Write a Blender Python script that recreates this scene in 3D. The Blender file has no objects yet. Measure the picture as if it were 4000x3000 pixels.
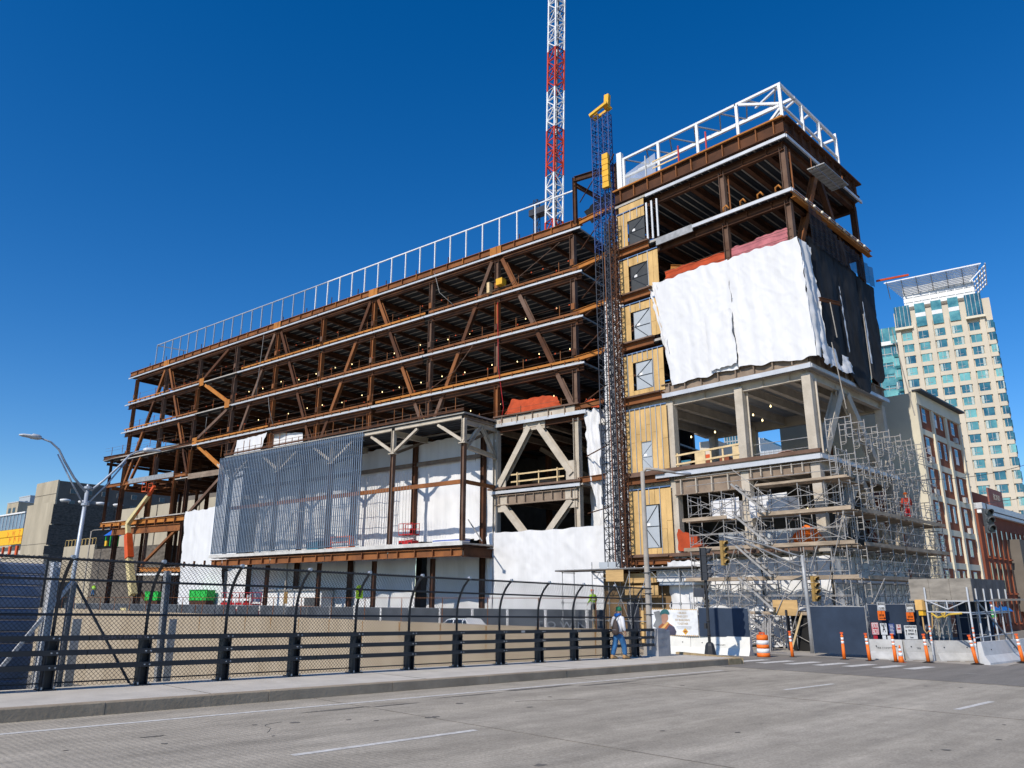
import bpy, math, random
from mathutils import Vector, Matrix, noise
RND = random.Random(11)
rad = math.radians
V = Vector
scene = bpy.context.scene
COL = scene.collection

# ------------------------------------------------------------------ camera, sky, sun, exposure
FPX, YAW, PITCH, CAMZ = 2980.0, rad(37.54), rad(15.58), 2.58
cd = bpy.data.cameras.new('camera'); cam = bpy.data.objects.new('camera', cd); COL.objects.link(cam)
cam.location = (0, 0, CAMZ); cam.rotation_euler = (rad(90) + PITCH, 0, YAW)
cd.sensor_width = 36; cd.lens = FPX / 4000 * 36; cd.clip_start = .1; cd.clip_end = 3000
scene.camera = cam
SUN_EL, SUN_AZ = rad(39), rad(89)           # shadows run towards 89 degrees from +X
to_sun = V((-math.cos(SUN_AZ) * math.cos(SUN_EL), -math.sin(SUN_AZ) * math.cos(SUN_EL), math.sin(SUN_EL)))
world = bpy.data.worlds.new('World'); scene.world = world; world.use_nodes = True
nt = world.node_tree; nt.nodes.clear()
sky = nt.nodes.new('ShaderNodeTexSky'); sky.sky_type = 'NISHITA'; sky.sun_disc = False
sky.sun_elevation = SUN_EL; sky.sun_rotation = math.atan2(to_sun.x, to_sun.y)
sky.air_density = 1.0; sky.dust_density = 0.15; sky.ozone_density = 4.0; sky.altitude = 300
hsv = nt.nodes.new('ShaderNodeHueSaturation'); hsv.inputs['Hue'].default_value = .507; hsv.inputs['Saturation'].default_value = 1.36
bg = nt.nodes.new('ShaderNodeBackground'); bg.inputs[1].default_value = 0.135
out = nt.nodes.new('ShaderNodeOutputWorld')
nt.links.new(sky.outputs[0], hsv.inputs['Color']); nt.links.new(hsv.outputs[0], bg.inputs[0]); nt.links.new(bg.outputs[0], out.inputs[0])
sl = bpy.data.lights.new('sun', 'SUN'); sl.energy = 4.35; sl.angle = rad(.53); sl.color = (1, .92, .80)
so = bpy.data.objects.new('sun', sl); COL.objects.link(so); so.rotation_euler = to_sun.to_track_quat('Z', 'Y').to_euler()
scene.view_settings.view_transform = 'Standard'; scene.view_settings.look = 'None'
scene.view_settings.gamma = 1; scene.view_settings.exposure = 0.0; scene.view_settings.use_curve_mapping = False
scene.cycles.max_bounces = 6; scene.cycles.diffuse_bounces = 3; scene.cycles.transparent_max_bounces = 12

# ------------------------------------------------------------------ surveying helpers: where a sight line meets a real plane
FW = V((-math.sin(YAW) * math.cos(PITCH), math.cos(YAW) * math.cos(PITCH), math.sin(PITCH)))
RT = V((math.cos(YAW), math.sin(YAW), 0)); UP = RT.cross(FW); CP = V((0, 0, CAMZ))
def hit(px, py, p, n):
    d = FW + RT * ((px - 2000) / FPX) - UP * ((py - 1500) / FPX)
    return CP + d * ((p - CP).dot(n) / d.dot(n))
AB = rad(6.25); SB = -.021                                   # bridge direction and its fall
BD = V((math.sin(AB), math.cos(AB), 0)); BN = V((math.cos(AB), -math.sin(AB), 0))
W7 = rad(7.5)                                                # corner wing axes
WX = V((math.cos(W7), -math.sin(W7), 0)); SY = V((math.sin(W7), math.cos(W7), 0)); Z = V((0, 0, 1))
K = V((-11.74, 41.87, 0))                                    # corner column of the wing
YM, YB = 50.3, 46.0                                          # planes of the long frame and of its projecting box
def main(px, py, Y=YM):
    p = hit(px, py, V((0, Y, 0)), V((0, 1, 0))); return p.x, p.z
def wing(px, py, v=0):
    p = hit(px, py, K + SY * v, SY); return (p - K).dot(WX), p.z
def side(px, py, u=0):
    p = hit(px, py, K + WX * u, WX); return (p - K).dot(SY), p.z
def gnd(px, py, z=0): return hit(px, py, V((0, 0, z)), Z)
def WP(u, v, z): return K + WX * u + SY * v + Z * z
LF, LC, ZR = -17.3, -14.67, CAMZ - 1.82                      # fence line, kerb line, road height below the camera
def road_z(t): return ZR + SB * min(t, 36.2)
def BP(lat, t, h=0): return BN * lat + BD * t + Z * (road_z(t) + h)
def fence(px, py, lat=LF):
    p = hit(px, py, BN * lat, BN); t = p.dot(BD); return t, p.z - road_z(t)

# ------------------------------------------------------------------ materials
MATS = {}
def M(name, col, rough=.75, metal=0, var=.18, scale=1.5, bump=0, bscale=None, col2=None, stretch=(1, 1, 1), detail=5, spec=.3, trans=0, alpha=1, emit=None, ramp=(.35, .65)):
    m = bpy.data.materials.new(name); m.use_nodes = True; t = m.node_tree; b = t.nodes['Principled BSDF']
    b.inputs['Roughness'].default_value = rough; b.inputs['Metallic'].default_value = metal
    b.inputs['Specular IOR Level'].default_value = spec
    g = t.nodes.new('ShaderNodeNewGeometry'); mp = t.nodes.new('ShaderNodeMapping'); mp.inputs['Scale'].default_value = stretch
    t.links.new(g.outputs['Position'], mp.inputs['Vector'])
    n = t.nodes.new('ShaderNodeTexNoise'); n.inputs['Scale'].default_value = scale; n.inputs['Detail'].default_value = detail
    n.inputs['Roughness'].default_value = .62
    t.links.new(mp.outputs[0], n.inputs['Vector'])
    r = t.nodes.new('ShaderNodeValToRGB'); r.color_ramp.elements[0].position = ramp[0]; r.color_ramp.elements[1].position = ramp[1]
    a = [c * (1 - var) for c in col]; d = [min(1, c * (1 + var)) for c in col] if col2 is None else col2
    if col2 is not None: a = col
    r.color_ramp.elements[0].color = (*a, 1); r.color_ramp.elements[1].color = (*d, 1)
    t.links.new(n.outputs['Fac'], r.inputs[0]); t.links.new(r.outputs[0], b.inputs['Base Color'])
    if bump:
        bn = t.nodes.new('ShaderNodeTexNoise'); bn.inputs['Scale'].default_value = bscale or scale * 6; bn.inputs['Detail'].default_value = 4
        t.links.new(mp.outputs[0], bn.inputs['Vector'])
        bb = t.nodes.new('ShaderNodeBump'); bb.inputs['Strength'].default_value = bump; bb.inputs['Distance'].default_value = .05
        t.links.new(bn.outputs['Fac'], bb.inputs['Height']); t.links.new(bb.outputs[0], b.inputs['Normal'])
    if trans: b.inputs['Transmission Weight'].default_value = trans
    if alpha < 1: b.inputs['Alpha'].default_value = alpha
    if emit: b.inputs['Emission Color'].default_value = (*emit[0], 1); b.inputs['Emission Strength'].default_value = emit[1]
    MATS[name] = m; return m
RUST = M('rusty steel', (.16, .062, .026), .85, 0, scale=.55, col2=(.30, .115, .038), bump=.15, detail=7)
RUSTD = M('dark rusty steel', (.05, .023, .014), .85, 0, scale=.7, col2=(.12, .048, .022), bump=.1, detail=7)
RUSTG = M('grey weathered steel', (.105, .055, .035), .8, 0, scale=.6, col2=(.185, .12, .09), bump=.1, detail=6)
RUSTO = M('fresh orange rust', (.36, .14, .03), .85, 0, scale=.8, col2=(.50, .20, .045), detail=6)
FIREP = M('fireproofed beige steel', (.44, .39, .32), .95, 0, scale=1.3, col2=(.56, .50, .42), bump=.35, bscale=14)
FIREB = M('fireproofed brown steel', (.20, .15, .115), .95, 0, scale=1.1, col2=(.30, .235, .18), bump=.3, bscale=12)
GALV = M('galvanised edge', (.55, .57, .60), .5, .25, var=.1, scale=1.2)
GALVD = M('dull galvanised tube', (.34, .345, .35), .55, .35, var=.22, scale=2.2)
WSTEEL = M('white primed steel', (.78, .79, .80), .55, 0, var=.05, scale=1.0)
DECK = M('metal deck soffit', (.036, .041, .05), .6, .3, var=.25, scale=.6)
CONC = M('concrete slab', (.40, .375, .34), .9, 0, var=.15, scale=1.0, bump=.15)
TARP = M('white tarpaulin', (.71, .715, .73), .5, 0, var=.06, scale=1.3, bump=.06, bscale=3.0, stretch=(1, 1, .08))
NET = M('black debris netting', (.016, .017, .02), .85, 0, var=.4, scale=1.2, bump=.3, bscale=4, stretch=(1, 1, .3))
ORNET = M('orange debris netting', (.42, .062, .018), .8, 0, var=.2, scale=1.5, bump=.3, bscale=5)
PINKNET = M('faded pink netting', (.45, .15, .17), .8, 0, var=.2, scale=1.5, bump=.3, bscale=5)
OSB = M('yellow wall sheathing', (.60, .395, .165), .8, 0, var=.2, scale=1.3, stretch=(1, 1, .4), detail=8)
PLY = M('plywood', (.52, .34, .15), .8, 0, var=.2, scale=1.5, stretch=(.5, .5, 3), detail=8)
PLYG = M('weathered grey plywood', (.27, .245, .21), .85, 0, var=.25, scale=1.3, stretch=(1, 1, 3), detail=8)
LUMB = M('new lumber', (.66, .50, .28), .8, 0, var=.12, scale=2)
SCAF = M('scaffold tube', (.36, .345, .33), .5, .25, var=.2, scale=2.5)
PLANK = M('scaffold plank', (.36, .285, .21), .9, 0, var=.3, scale=1.0, stretch=(1, 1, 4), detail=8)
STUD = M('steel stud', (.36, .38, .40), .5, .4, var=.1)
DKGREY = M('dark window board', (.055, .06, .065), .6, 0, var=.15)
LTPANE = M('milky window sheet', (.42, .46, .50), .45, 0, var=.06)
BLACKP = M('black powder coat', (.018, .021, .027), .5, 0, var=.25, scale=1.4, spec=.5)
BOLT = M('steel bolt', (.45, .46, .48), .45, .6, var=.1)
NAVY = M('navy screen fabric', (.028, .044, .075), .85, 0, var=.15, scale=1.0, bump=.15, bscale=3)
NAVYG = M('faded blue grey screen fabric', (.075, .085, .10), .85, 0, var=.3, scale=.5, bump=.15, bscale=3)
WALLC = M('tan retaining wall concrete', (.35, .28, .195), .92, 0, scale=.45, col2=(.43, .355, .26), bump=.2, bscale=4, stretch=(1, 1, .35), detail=8)
KERBC = M('kerb concrete', (.34, .275, .20), .9, 0, var=.16, scale=1.2, bump=.15, bscale=14)
WALKC = M('pavement concrete', (.56, .52, .455), .9, 0, var=.1, scale=1.6, bump=.1, bscale=20, detail=9)
JWHITE = M('white painted concrete', (.72, .71, .66), .7, 0, var=.07, scale=2, bump=.15, bscale=9)
JGREY = M('grey barrier concrete', (.45, .45, .44), .85, 0, var=.14, scale=2, bump=.2, bscale=10)
WHITE = M('white paint', (.80, .80, .80), .5, 0, var=.03)
BLACK = M('black paint', (.012, .012, .012), .6, 0, var=.2)
RED = M('red paint', (.42, .018, .022), .45, 0, var=.1)
ORANGE = M('safety orange', (.85, .17, .02), .5, 0, var=.08)
ORANGED = M('orange red paint', (.62, .09, .02), .5, 0, var=.15)
YELLOW = M('yellow paint', (.75, .42, .03), .5, 0, var=.08)
BLUEM = M('blue mast paint', (.035, .07, .22), .5, 0, var=.2)
MASTD = M('dark mast steel', (.045, .05, .065), .6, .2, var=.3)
CREAM = M('cream boom paint', (.62, .52, .27), .5, 0, var=.1)
GREEN = M('bright green paint', (.03, .48, .07), .55, 0, var=.1)
LIME = M('fluorescent yellow green', (.55, .85, .03), .5, 0, var=.03)
POLEC = M('grey pole concrete', (.36, .33, .295), .85, 0, var=.12, scale=3, bump=.1)
POLEM = M('pale blue grey pole', (.42, .46, .52), .45, .3, var=.08)
SIGD = M('dark signal housing', (.03, .035, .045), .5, 0, var=.15)
SIGY = M('yellow bronze signal housing', (.36, .23, .075), .5, 0, var=.1)
LENS = M('dark lens', (.03, .025, .02), .2, 0, var=.1, spec=.6)
GLASSD = M('dark glass', (.02, .03, .04), .08, 0, var=.2, spec=.8)
GLASST = M('teal glass', (.035, .16, .20), .12, .0, scale=.35, col2=(.13, .36, .38), spec=.8)
GLASSB = M('deep blue teal glass', (.012, .07, .12), .1, 0, scale=.3, col2=(.05, .19, .24), spec=.8)
TOWERC = M('tower beige panel', (.60, .535, .43), .8, 0, var=.06, scale=.15)
BRICKR = M('red brick', (.27, .085, .042), .9, 0, var=.2, scale=.5, bump=.1)
BROWNST = M('brown red masonry', (.22, .065, .035), .9, 0, var=.16, scale=.6, bump=.1)
PILC = M('cream pilaster', (.70, .64, .50), .85, 0, var=.06, scale=.6)
BLANKC = M('cream stucco wall', (.64, .59, .47), .9, 0, var=.07, scale=.4)
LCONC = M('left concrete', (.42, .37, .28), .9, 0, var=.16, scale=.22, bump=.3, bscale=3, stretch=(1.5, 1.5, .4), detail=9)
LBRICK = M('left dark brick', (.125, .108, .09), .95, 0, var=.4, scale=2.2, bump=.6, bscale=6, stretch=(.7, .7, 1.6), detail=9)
LBRICK2 = M('left grey brown brick', (.16, .14, .12), .95, 0, var=.12, scale=.5)
BULB = M('lit work bulb', (1, .85, .5), .4, emit=((1, .78, .38), 3.5))
CABLE = M('grey cable', (.22, .22, .22), .6, 0, var=.1)
REDST = M('tower crane red', (.55, .055, .02), .5, 0, var=.12)
SKIN = M('skin', (.42, .24, .16), .6, 0, var=.08)
DENIM = M('blue denim', (.035, .13, .30), .9, 0, var=.25, scale=7, bump=.2)
SHIRT = M('white grey sweatshirt', (.68, .69, .72), .9, 0, var=.05, scale=5, bump=.2, bscale=16)
HOODB = M('bright blue hood', (.01, .11, .42), .85, 0, var=.15, scale=9)
KNIT = M('green knit', (.025, .17, .09), .9, 0, var=.35, scale=30)
BOOT = M('tan boot leather', (.42, .25, .11), .8, 0, var=.15, scale=9)
BAG = M('brown grey bag', (.055, .042, .04), .7, 0, var=.3, scale=8, bump=.2)

# ------------------------------------------------------------------ object helpers
WM = {}
def put(o, Mx, parent=None):
    COL.objects.link(o)
    if parent is not None:
        o.parent = parent; o.matrix_parent_inverse = WM[parent.name].inverted()
    o.matrix_basis = Mx; WM[o.name] = Mx.copy(); return o
def tag(o, label, cat, group=None, kind=None):
    if label: o['label'] = label
    if cat: o['category'] = cat
    if group: o['group'] = group
    if kind: o['kind'] = kind
    return o
def thing(name, label, cat, loc=(0, 0, 0), group=None, rot=None):
    o = bpy.data.objects.new(name, None); o.empty_display_size = .3
    put(o, Matrix.Translation(V(loc)) @ (rot.to_4x4() if rot else Matrix.Identity(4))); return tag(o, label, cat, group)
def mesh_from(name, vs, fs, mat, smooth=False):
    me = bpy.data.meshes.new(name); me.from_pydata(vs, [], fs); me.materials.append(mat)
    if smooth: me.polygons.foreach_set('use_smooth', [True] * len(me.polygons))
    me.update(); return me
def _cube():
    c = [(-.5, -.5, -.5), (.5, -.5, -.5), (.5, .5, -.5), (-.5, .5, -.5), (-.5, -.5, .5), (.5, -.5, .5), (.5, .5, .5), (-.5, .5, .5)]
    return c, [(0, 3, 2, 1), (4, 5, 6, 7), (0, 1, 5, 4), (1, 2, 6, 5), (2, 3, 7, 6), (3, 0, 4, 7)]
def _tube(n=8, r1=1.0):
    vs = []; fs = []
    for i in range(n):
        a = 2 * math.pi * i / n; vs += [(-.5, math.cos(a) * .5, math.sin(a) * .5), (.5, math.cos(a) * .5 * r1, math.sin(a) * .5 * r1)]
    for i in range(n):
        j = (i + 1) % n; fs.append((2 * i, 2 * i + 1, 2 * j + 1, 2 * j))
    fs += [tuple(2 * i for i in range(n)), tuple(2 * i + 1 for i in reversed(range(n)))]
    return vs, fs
def _ibeam():
    tf, tw = .07, .05
    pr = [(-.5, -.5), (.5, -.5), (.5, -.5 + tf), (tw, -.5 + tf), (tw, .5 - tf), (.5, .5 - tf), (.5, .5), (-.5, .5), (-.5, .5 - tf), (-tw, .5 - tf), (-tw, -.5 + tf), (-.5, -.5 + tf)]
    vs = [(-.5, y, z) for y, z in pr] + [(.5, y, z) for y, z in pr]; n = len(pr)
    fs = [(i, (i + 1) % n, n + (i + 1) % n, n + i) for i in range(n)]
    for k in (0, n): 
        cap = [(0, 1, 2, 11), (3, 4, 9, 10), (5, 6, 7, 8)]
        for c in cap: fs.append(tuple(k + i for i in (reversed(c) if k == 0 else c)))
    return vs, fs
SHAPES = {'box': _cube(), 'tube': _tube(8), 'tube6': _tube(6), 'taper': _tube(12, .6), 'i': _ibeam(), 'rod': _tube(16)}
CACHE = {}
def shape_mesh(sh, mat):
    k = (sh, mat.name)
    if k not in CACHE:
        CACHE[k] = mesh_from(sh, *SHAPES[sh], mat, smooth=sh in ('tube', 'tube6', 'taper', 'rod'))
        if sh in ('tube', 'tube6', 'taper', 'rod'):
            me = CACHE[k]; 
            for p in me.polygons:
                if len(p.vertices) > 4: p.use_smooth = False
    return CACHE[k]
def frame(a, b, up=(0, 0, 1)):
    x = (b - a); L = x.length; x = x / L; u = V(up)
    if abs(x.dot(u)) > .985: u = V((0, 1, 0)) if abs(x.y) < .9 else V((1, 0, 0))
    y = u.cross(x).normalized(); z = x.cross(y)
    m = Matrix((x, y, z)).transposed().to_4x4(); m.translation = (a + b) / 2; return m, L
def bar(name, parent, a, b, w, h, mat, sh='box', up=(0, 0, 1)):
    m, L = frame(V(a), V(b), up)
    o = bpy.data.objects.new(name, shape_mesh(sh, mat)); return put(o, m @ Matrix.Diagonal((L, w, h, 1)), parent)
def box(name, parent, c, size, mat, rot=None):
    o = bpy.data.objects.new(name, shape_mesh('box', mat))
    return put(o, Matrix.Translation(V(c)) @ (rot.to_4x4() if rot else Matrix.Identity(4)) @ Matrix.Diagonal((*size, 1)), parent)
def rotz(a): return Matrix.Rotation(a, 3, 'Z')
RW = Matrix((WX, SY, Z)).transposed()       # wing axes
RB = Matrix((BN, BD, Z)).transposed()       # bridge axes (x across, y along)
class MB:
    def __init__(s): s.v = []; s.f = []
    def add(s, sh, m):
        vs, fs = SHAPES[sh]; k = len(s.v); s.v += [m @ V(p) for p in vs]; s.f += [tuple(k + i for i in f) for f in fs]
    def bar(s, a, b, w, h=None, sh='box', up=(0, 0, 1)):
        a = V(a); b = V(b)
        if (a - b).length < 1e-6: return
        m, L = frame(a, b, up); s.add(sh, m @ Matrix.Diagonal((L, w, h or w, 1)))
    def box(s, c, size, rot=None): s.add('box', Matrix.Translation(V(c)) @ (rot.to_4x4() if rot else Matrix.Identity(4)) @ Matrix.Diagonal((*size, 1)))
    def poly(s, pts):
        k = len(s.v); s.v += [V(p) for p in pts]; s.f.append(tuple(range(k, k + len(pts))))
    def prism(s, pts, d):      # closed outline pushed along d
        k = len(s.v); n = len(pts); d = V(d); s.v += [V(p) for p in pts] + [V(p) + d for p in pts]
        s.f += [tuple(range(k + n - 1, k - 1, -1)), tuple(range(k + n, k + 2 * n))] + [(k + i, k + (i + 1) % n, k + n + (i + 1) % n, k + n + i) for i in range(n)]
    def path(s, pts, r, n=8, r_end=None):
        pts = [V(p) for p in pts]; k = len(s.v); m = len(pts); u0 = None
        for i, p in enumerate(pts):
            t = (pts[min(i + 1, m - 1)] - pts[max(i - 1, 0)]).normalized()
            if u0 is None: u0 = t.orthogonal().normalized()
            u0 = (u0 - t * u0.dot(t)).normalized(); w = t.cross(u0)
            rr = r if r_end is None else r + (r_end - r) * i / (m - 1)
            s.v += [p + (u0 * math.cos(2 * math.pi * j / n) + w * math.sin(2 * math.pi * j / n)) * rr for j in range(n)]
        for i in range(m - 1):
            for j in range(n): s.f.append((k + i * n + j, k + i * n + (j + 1) % n, k + (i + 1) * n + (j + 1) % n, k + (i + 1) * n + j))
        s.f += [tuple(k + j for j in reversed(range(n))), tuple(k + (m - 1) * n + j for j in range(n))]
    def lathe(s, prof, n=16, c=(0, 0, 0)):
        k = len(s.v); c = V(c)
        for r, z in prof: s.v += [c + V((r * math.cos(2 * math.pi * j / n), r * math.sin(2 * math.pi * j / n), z)) for j in range(n)]
        for i in range(len(prof) - 1):
            for j in range(n): s.f.append((k + i * n + j, k + i * n + (j + 1) % n, k + (i + 1) * n + (j + 1) % n, k + (i + 1) * n + j))
        s.f += [tuple(k + j for j in reversed(range(n))), tuple(k + (len(prof) - 1) * n + j for j in range(n))]
    def mesh(s, name, mat, smooth=False): return mesh_from(name, s.v, s.f, mat, smooth)
    def build(s, name, mat, parent=None, smooth=False, Mx=None):
        return put(bpy.data.objects.new(name, s.mesh(name, mat, smooth)), Mx or Matrix.Identity(4), parent)
def inst(name, me, parent, Mx): return put(bpy.data.objects.new(name, me), Mx, parent)
def cloth(name, parent, f, nx, ny, mat, n, amp=.12, sc=.5, folds=0, seed=0, hem=.0):
    """hanging sheet: f(s,t) gives the smooth surface, n its normal; folds run down it"""
    n = V(n); vs = []; fs = []
    for j in range(ny + 1):
        for i in range(nx + 1):
            s, t = i / nx, j / ny; p = V(f(s, t)); q = p * sc + V((seed * 7.3, seed * 3.1, 0))
            d = noise.noise(V((q.x * 1.5, q.y * 1.5, q.z * .16))) * amp + noise.noise(V((q.x * 3.4 + q.z * 1.1, q.y * 3.4 + q.z * .7, q.z * .8))) * amp * .16 + noise.noise(V((q.x * 8 - q.z * 2, q.y * 8 - q.z * 2, q.z * 1.2))) * amp * .1
            rg = 1 - abs(noise.noise(V((q.x * 2.1 + q.z * 1.5 + seed, q.y * 2.1 + q.z * 1.2, q.z * .5))) ) * 2.2; d += max(0, rg) ** 6 * amp * .28; rg = 1 - abs(noise.noise(V((q.x * 2.8 - q.z * 1.7 + seed * 2, q.y * 2.8 - q.z * 1.1, q.z * .4)))) * 2.4; d -= max(0, rg) ** 6 * amp * .22
            if folds: d += math.sin(s * folds * 2 * math.pi + noise.noise(q) * 3) * amp * .35
            p = p + n * d
            if hem and (j == 0 or j == ny): p = p + Z * (noise.noise(V((s * 9 + seed, j, .5))) * hem)
            if hem and (i == 0 or i == nx): p = p + (V(f(1, t)) - V(f(0, t))).normalized() * (noise.noise(V((t * 9 + seed, i, 4.5))) * hem)
            vs.append(p)
    for j in range(ny):
        for i in range(nx):
            a = j * (nx + 1) + i; fs.append((a, a + 1, a + nx + 2, a + nx + 1))
    return put(bpy.data.objects.new(name, mesh_from(name, vs, fs, mat, True)), Matrix.Identity(4), parent)
def quad(p00, p10, p11, p01):
    p00, p10, p11, p01 = map(V, (p00, p10, p11, p01))
    return lambda s, t: (p00 * (1 - s) + p10 * s) * (1 - t) + (p01 * (1 - s) + p11 * s) * t
def text(name, s, size, mat, parent, Mx, width=None, bold=0):
    cu = bpy.data.curves.new('t', 'FONT'); cu.body = s; cu.size = size; cu.align_x = 'CENTER'; cu.align_y = 'CENTER'; cu.extrude = .002; cu.resolution_u = 2; cu.offset = bold
    o = bpy.data.objects.new('t', cu); me = bpy.data.meshes.new_from_object(o); bpy.data.objects.remove(o)
    me.materials.clear(); me.materials.append(mat)
    if width:
        xs = [v.co.x for v in me.vertices]; k = width / (max(xs) - min(xs))
        for v in me.vertices: v.co.x *= k
    return put(bpy.data.objects.new(name, me), Mx, parent)
def face_m(p, right, up=(0, 0, 1)):         # text/board plane: x right, y up, z towards the viewer
    r = V(right).normalized(); u = V(up); n = r.cross(u).normalized(); u = n.cross(r)
    m = Matrix((r, u, n)).transposed().to_4x4(); m.translation = V(p); return m
# ================================================================== THE SETTING: ground, streets, bridge
def road_material(name, c0, c1, groove=0.0, dark=None):
    m = bpy.data.materials.new(name); m.use_nodes = True; t = m.node_tree; L = t.links; b = t.nodes['Principled BSDF']
    b.inputs['Roughness'].default_value = .9; b.inputs['Specular IOR Level'].default_value = .2
    g = t.nodes.new('ShaderNodeNewGeometry'); rot = t.nodes.new('ShaderNodeMapping'); rot.inputs['Rotation'].default_value = (0, 0, AB)
    L.new(g.outputs['Position'], rot.inputs['Vector'])
    def noi(s, d, stretch):
        mp = t.nodes.new('ShaderNodeMapping'); mp.inputs['Scale'].default_value = stretch; L.new(rot.outputs[0], mp.inputs['Vector'])
        n = t.nodes.new('ShaderNodeTexNoise'); n.inputs['Scale'].default_value = s; n.inputs['Detail'].default_value = d; n.inputs['Roughness'].default_value = .65; L.new(mp.outputs[0], n.inputs['Vector']); return n
    big = noi(.35, 6, (1, .25, 1)); fine = noi(28, 6, (1, 1, 1)); streak = noi(1.1, 5, (2.2, .12, 1))
    r = t.nodes.new('ShaderNodeValToRGB'); r.color_ramp.elements[0].position = .3; r.color_ramp.elements[1].position = .7
    r.color_ramp.elements[0].color = (*c0, 1); r.color_ramp.elements[1].color = (*c1, 1); L.new(big.outputs['Fac'], r.inputs[0])
    def mulby(src, n, lo, hi, f):
        rr = t.nodes.new('ShaderNodeMapRange'); rr.inputs['From Min'].default_value = .3; rr.inputs['From Max'].default_value = .7
        rr.inputs['To Min'].default_value = lo; rr.inputs['To Max'].default_value = hi; L.new(n, rr.inputs['Value'])
        mx = t.nodes.new('ShaderNodeMix'); mx.data_type = 'RGBA'; mx.blend_type = 'MULTIPLY'; mx.inputs[0].default_value = f
        L.new(src, mx.inputs[6]); L.new(rr.outputs[0], mx.inputs[7]); return mx.outputs[2]
    if dark:      # tyre-worn bands along the lanes, broken up by noise
        sp_ = t.nodes.new('ShaderNodeSeparateXYZ'); L.new(rot.outputs[0], sp_.inputs[0])
        wob = noi(.5, 4, (1, .3, 1)); ad = t.nodes.new('ShaderNodeMath'); ad.operation = 'MULTIPLY_ADD'; ad.inputs[1].default_value = 1.3; L.new(wob.outputs['Fac'], ad.inputs[0]); L.new(sp_.outputs['X'], ad.inputs[2])
        sn = t.nodes.new('ShaderNodeMath'); sn.operation = 'MULTIPLY'; sn.inputs[1].default_value = 3.3; L.new(ad.outputs[0], sn.inputs[0]); si = t.nodes.new('ShaderNodeMath'); si.operation = 'SINE'; L.new(sn.outputs[0], si.inputs[0])
        mr = t.nodes.new('ShaderNodeMapRange'); mr.inputs['From Min'].default_value = -1; mr.inputs['From Max'].default_value = 1; mr.inputs['To Min'].default_value = .42; mr.inputs['To Max'].default_value = .58; L.new(si.outputs[0], mr.inputs['Value'])
        blot = noi(2.2, 7, (1, .5, 1)); pits = noi(70, 3, (1, 1, 1))
    c = mulby(r.outputs[0], fine.outputs['Fac'], .72, 1.22, 1); c = mulby(c, streak.outputs['Fac'], .84, 1.12, 1)
    if dark: c = mulby(c, mr.outputs[0], .78, 1.12, 1); c = mulby(c, blot.outputs['Fac'], .82, 1.12, 1); c = mulby(c, pits.outputs['Fac'], .88, 1.08, 1)
    L.new(c, b.inputs['Base Color'])
    bm = t.nodes.new('ShaderNodeBump'); bm.inputs['Strength'].default_value = .35; bm.inputs['Distance'].default_value = .02; L.new(fine.outputs['Fac'], bm.inputs['Height'])
    if groove:
        w = t.nodes.new('ShaderNodeTexWave'); w.bands_direction = 'Y'; w.inputs['Scale'].default_value = 3.2; w.inputs['Distortion'].default_value = 1.2; w.inputs['Detail'].default_value = 2; L.new(rot.outputs[0], w.inputs['Vector'])
        b2 = t.nodes.new('ShaderNodeBump'); b2.inputs['Strength'].default_value = groove; b2.inputs['Distance'].default_value = .012; L.new(w.outputs['Fac'], b2.inputs['Height']); L.new(bm.outputs[0], b2.inputs['Normal']); L.new(b2.outputs[0], b.inputs['Normal'])
        c = mulby(c, w.outputs['Fac'], .975, 1.015, 1); L.new(c, b.inputs['Base Color'])
    else: L.new(bm.outputs[0], b.inputs['Normal'])
    return m
DECKROAD = road_material('grooved bridge concrete', (.395, .352, .282), (.49, .44, .36), .18, True)
ASPH = road_material('worn asphalt', (.20, .183, .16), (.27, .25, .22))
XROAD = road_material('grey asphalt', (.14, .137, .13), (.20, .195, .185))
GRNDM = road_material('bare ground', (.17, .15, .125), (.25, .22, .18))
PAINT = M('worn road paint', (.50, .48, .44), .8, 0, scale=9, col2=(.74, .72, .67), detail=8)
STAIN = M('dark road patch', (.13, .12, .105), .9, 0, scale=3, col2=(.2, .185, .16))
def struct(o, label=None):
    o['kind'] = 'structure'
    if label: o['label'] = label
    return o
WL0 = V((-27.4, 38.1, 0)); WLD = V((math.cos(rad(5)), -math.sin(rad(5)), 0)); WLN = V((math.sin(rad(5)), math.cos(rad(5)), 0))   # retaining wall line
def wallp(s, off=0, z=0): return WL0 + WLD * s + WLN * off + Z * z
def xz(p):      # height of the cross street: it falls to the left
    return -.52 * min(1, max(0, (-15 - p.x) / 14))
# ground beyond the retaining wall, to the horizon
mb = MB(); mb.poly([wallp(-1600, .1, -.6), wallp(6.4, .1, -.6), V((BP(-17.7, 29.5).x, BP(-17.7, 29.5).y, -.6)), V((BP(-14, 27).x, BP(-14, 27).y, -.6)), V((1600, -200, -.6)), V((1600, 1600, -.6)), V((-1600, 1800, -.6))])
struct(mb.build('ground', GRNDM))
mb = MB(); mb.poly([V((-400, -200, -7.2)), V((8, -200, -7.2)), V((8, 60, -7.2)), V((-400, 140, -7.2))]); struct(mb.build('highway', XROAD))
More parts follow.
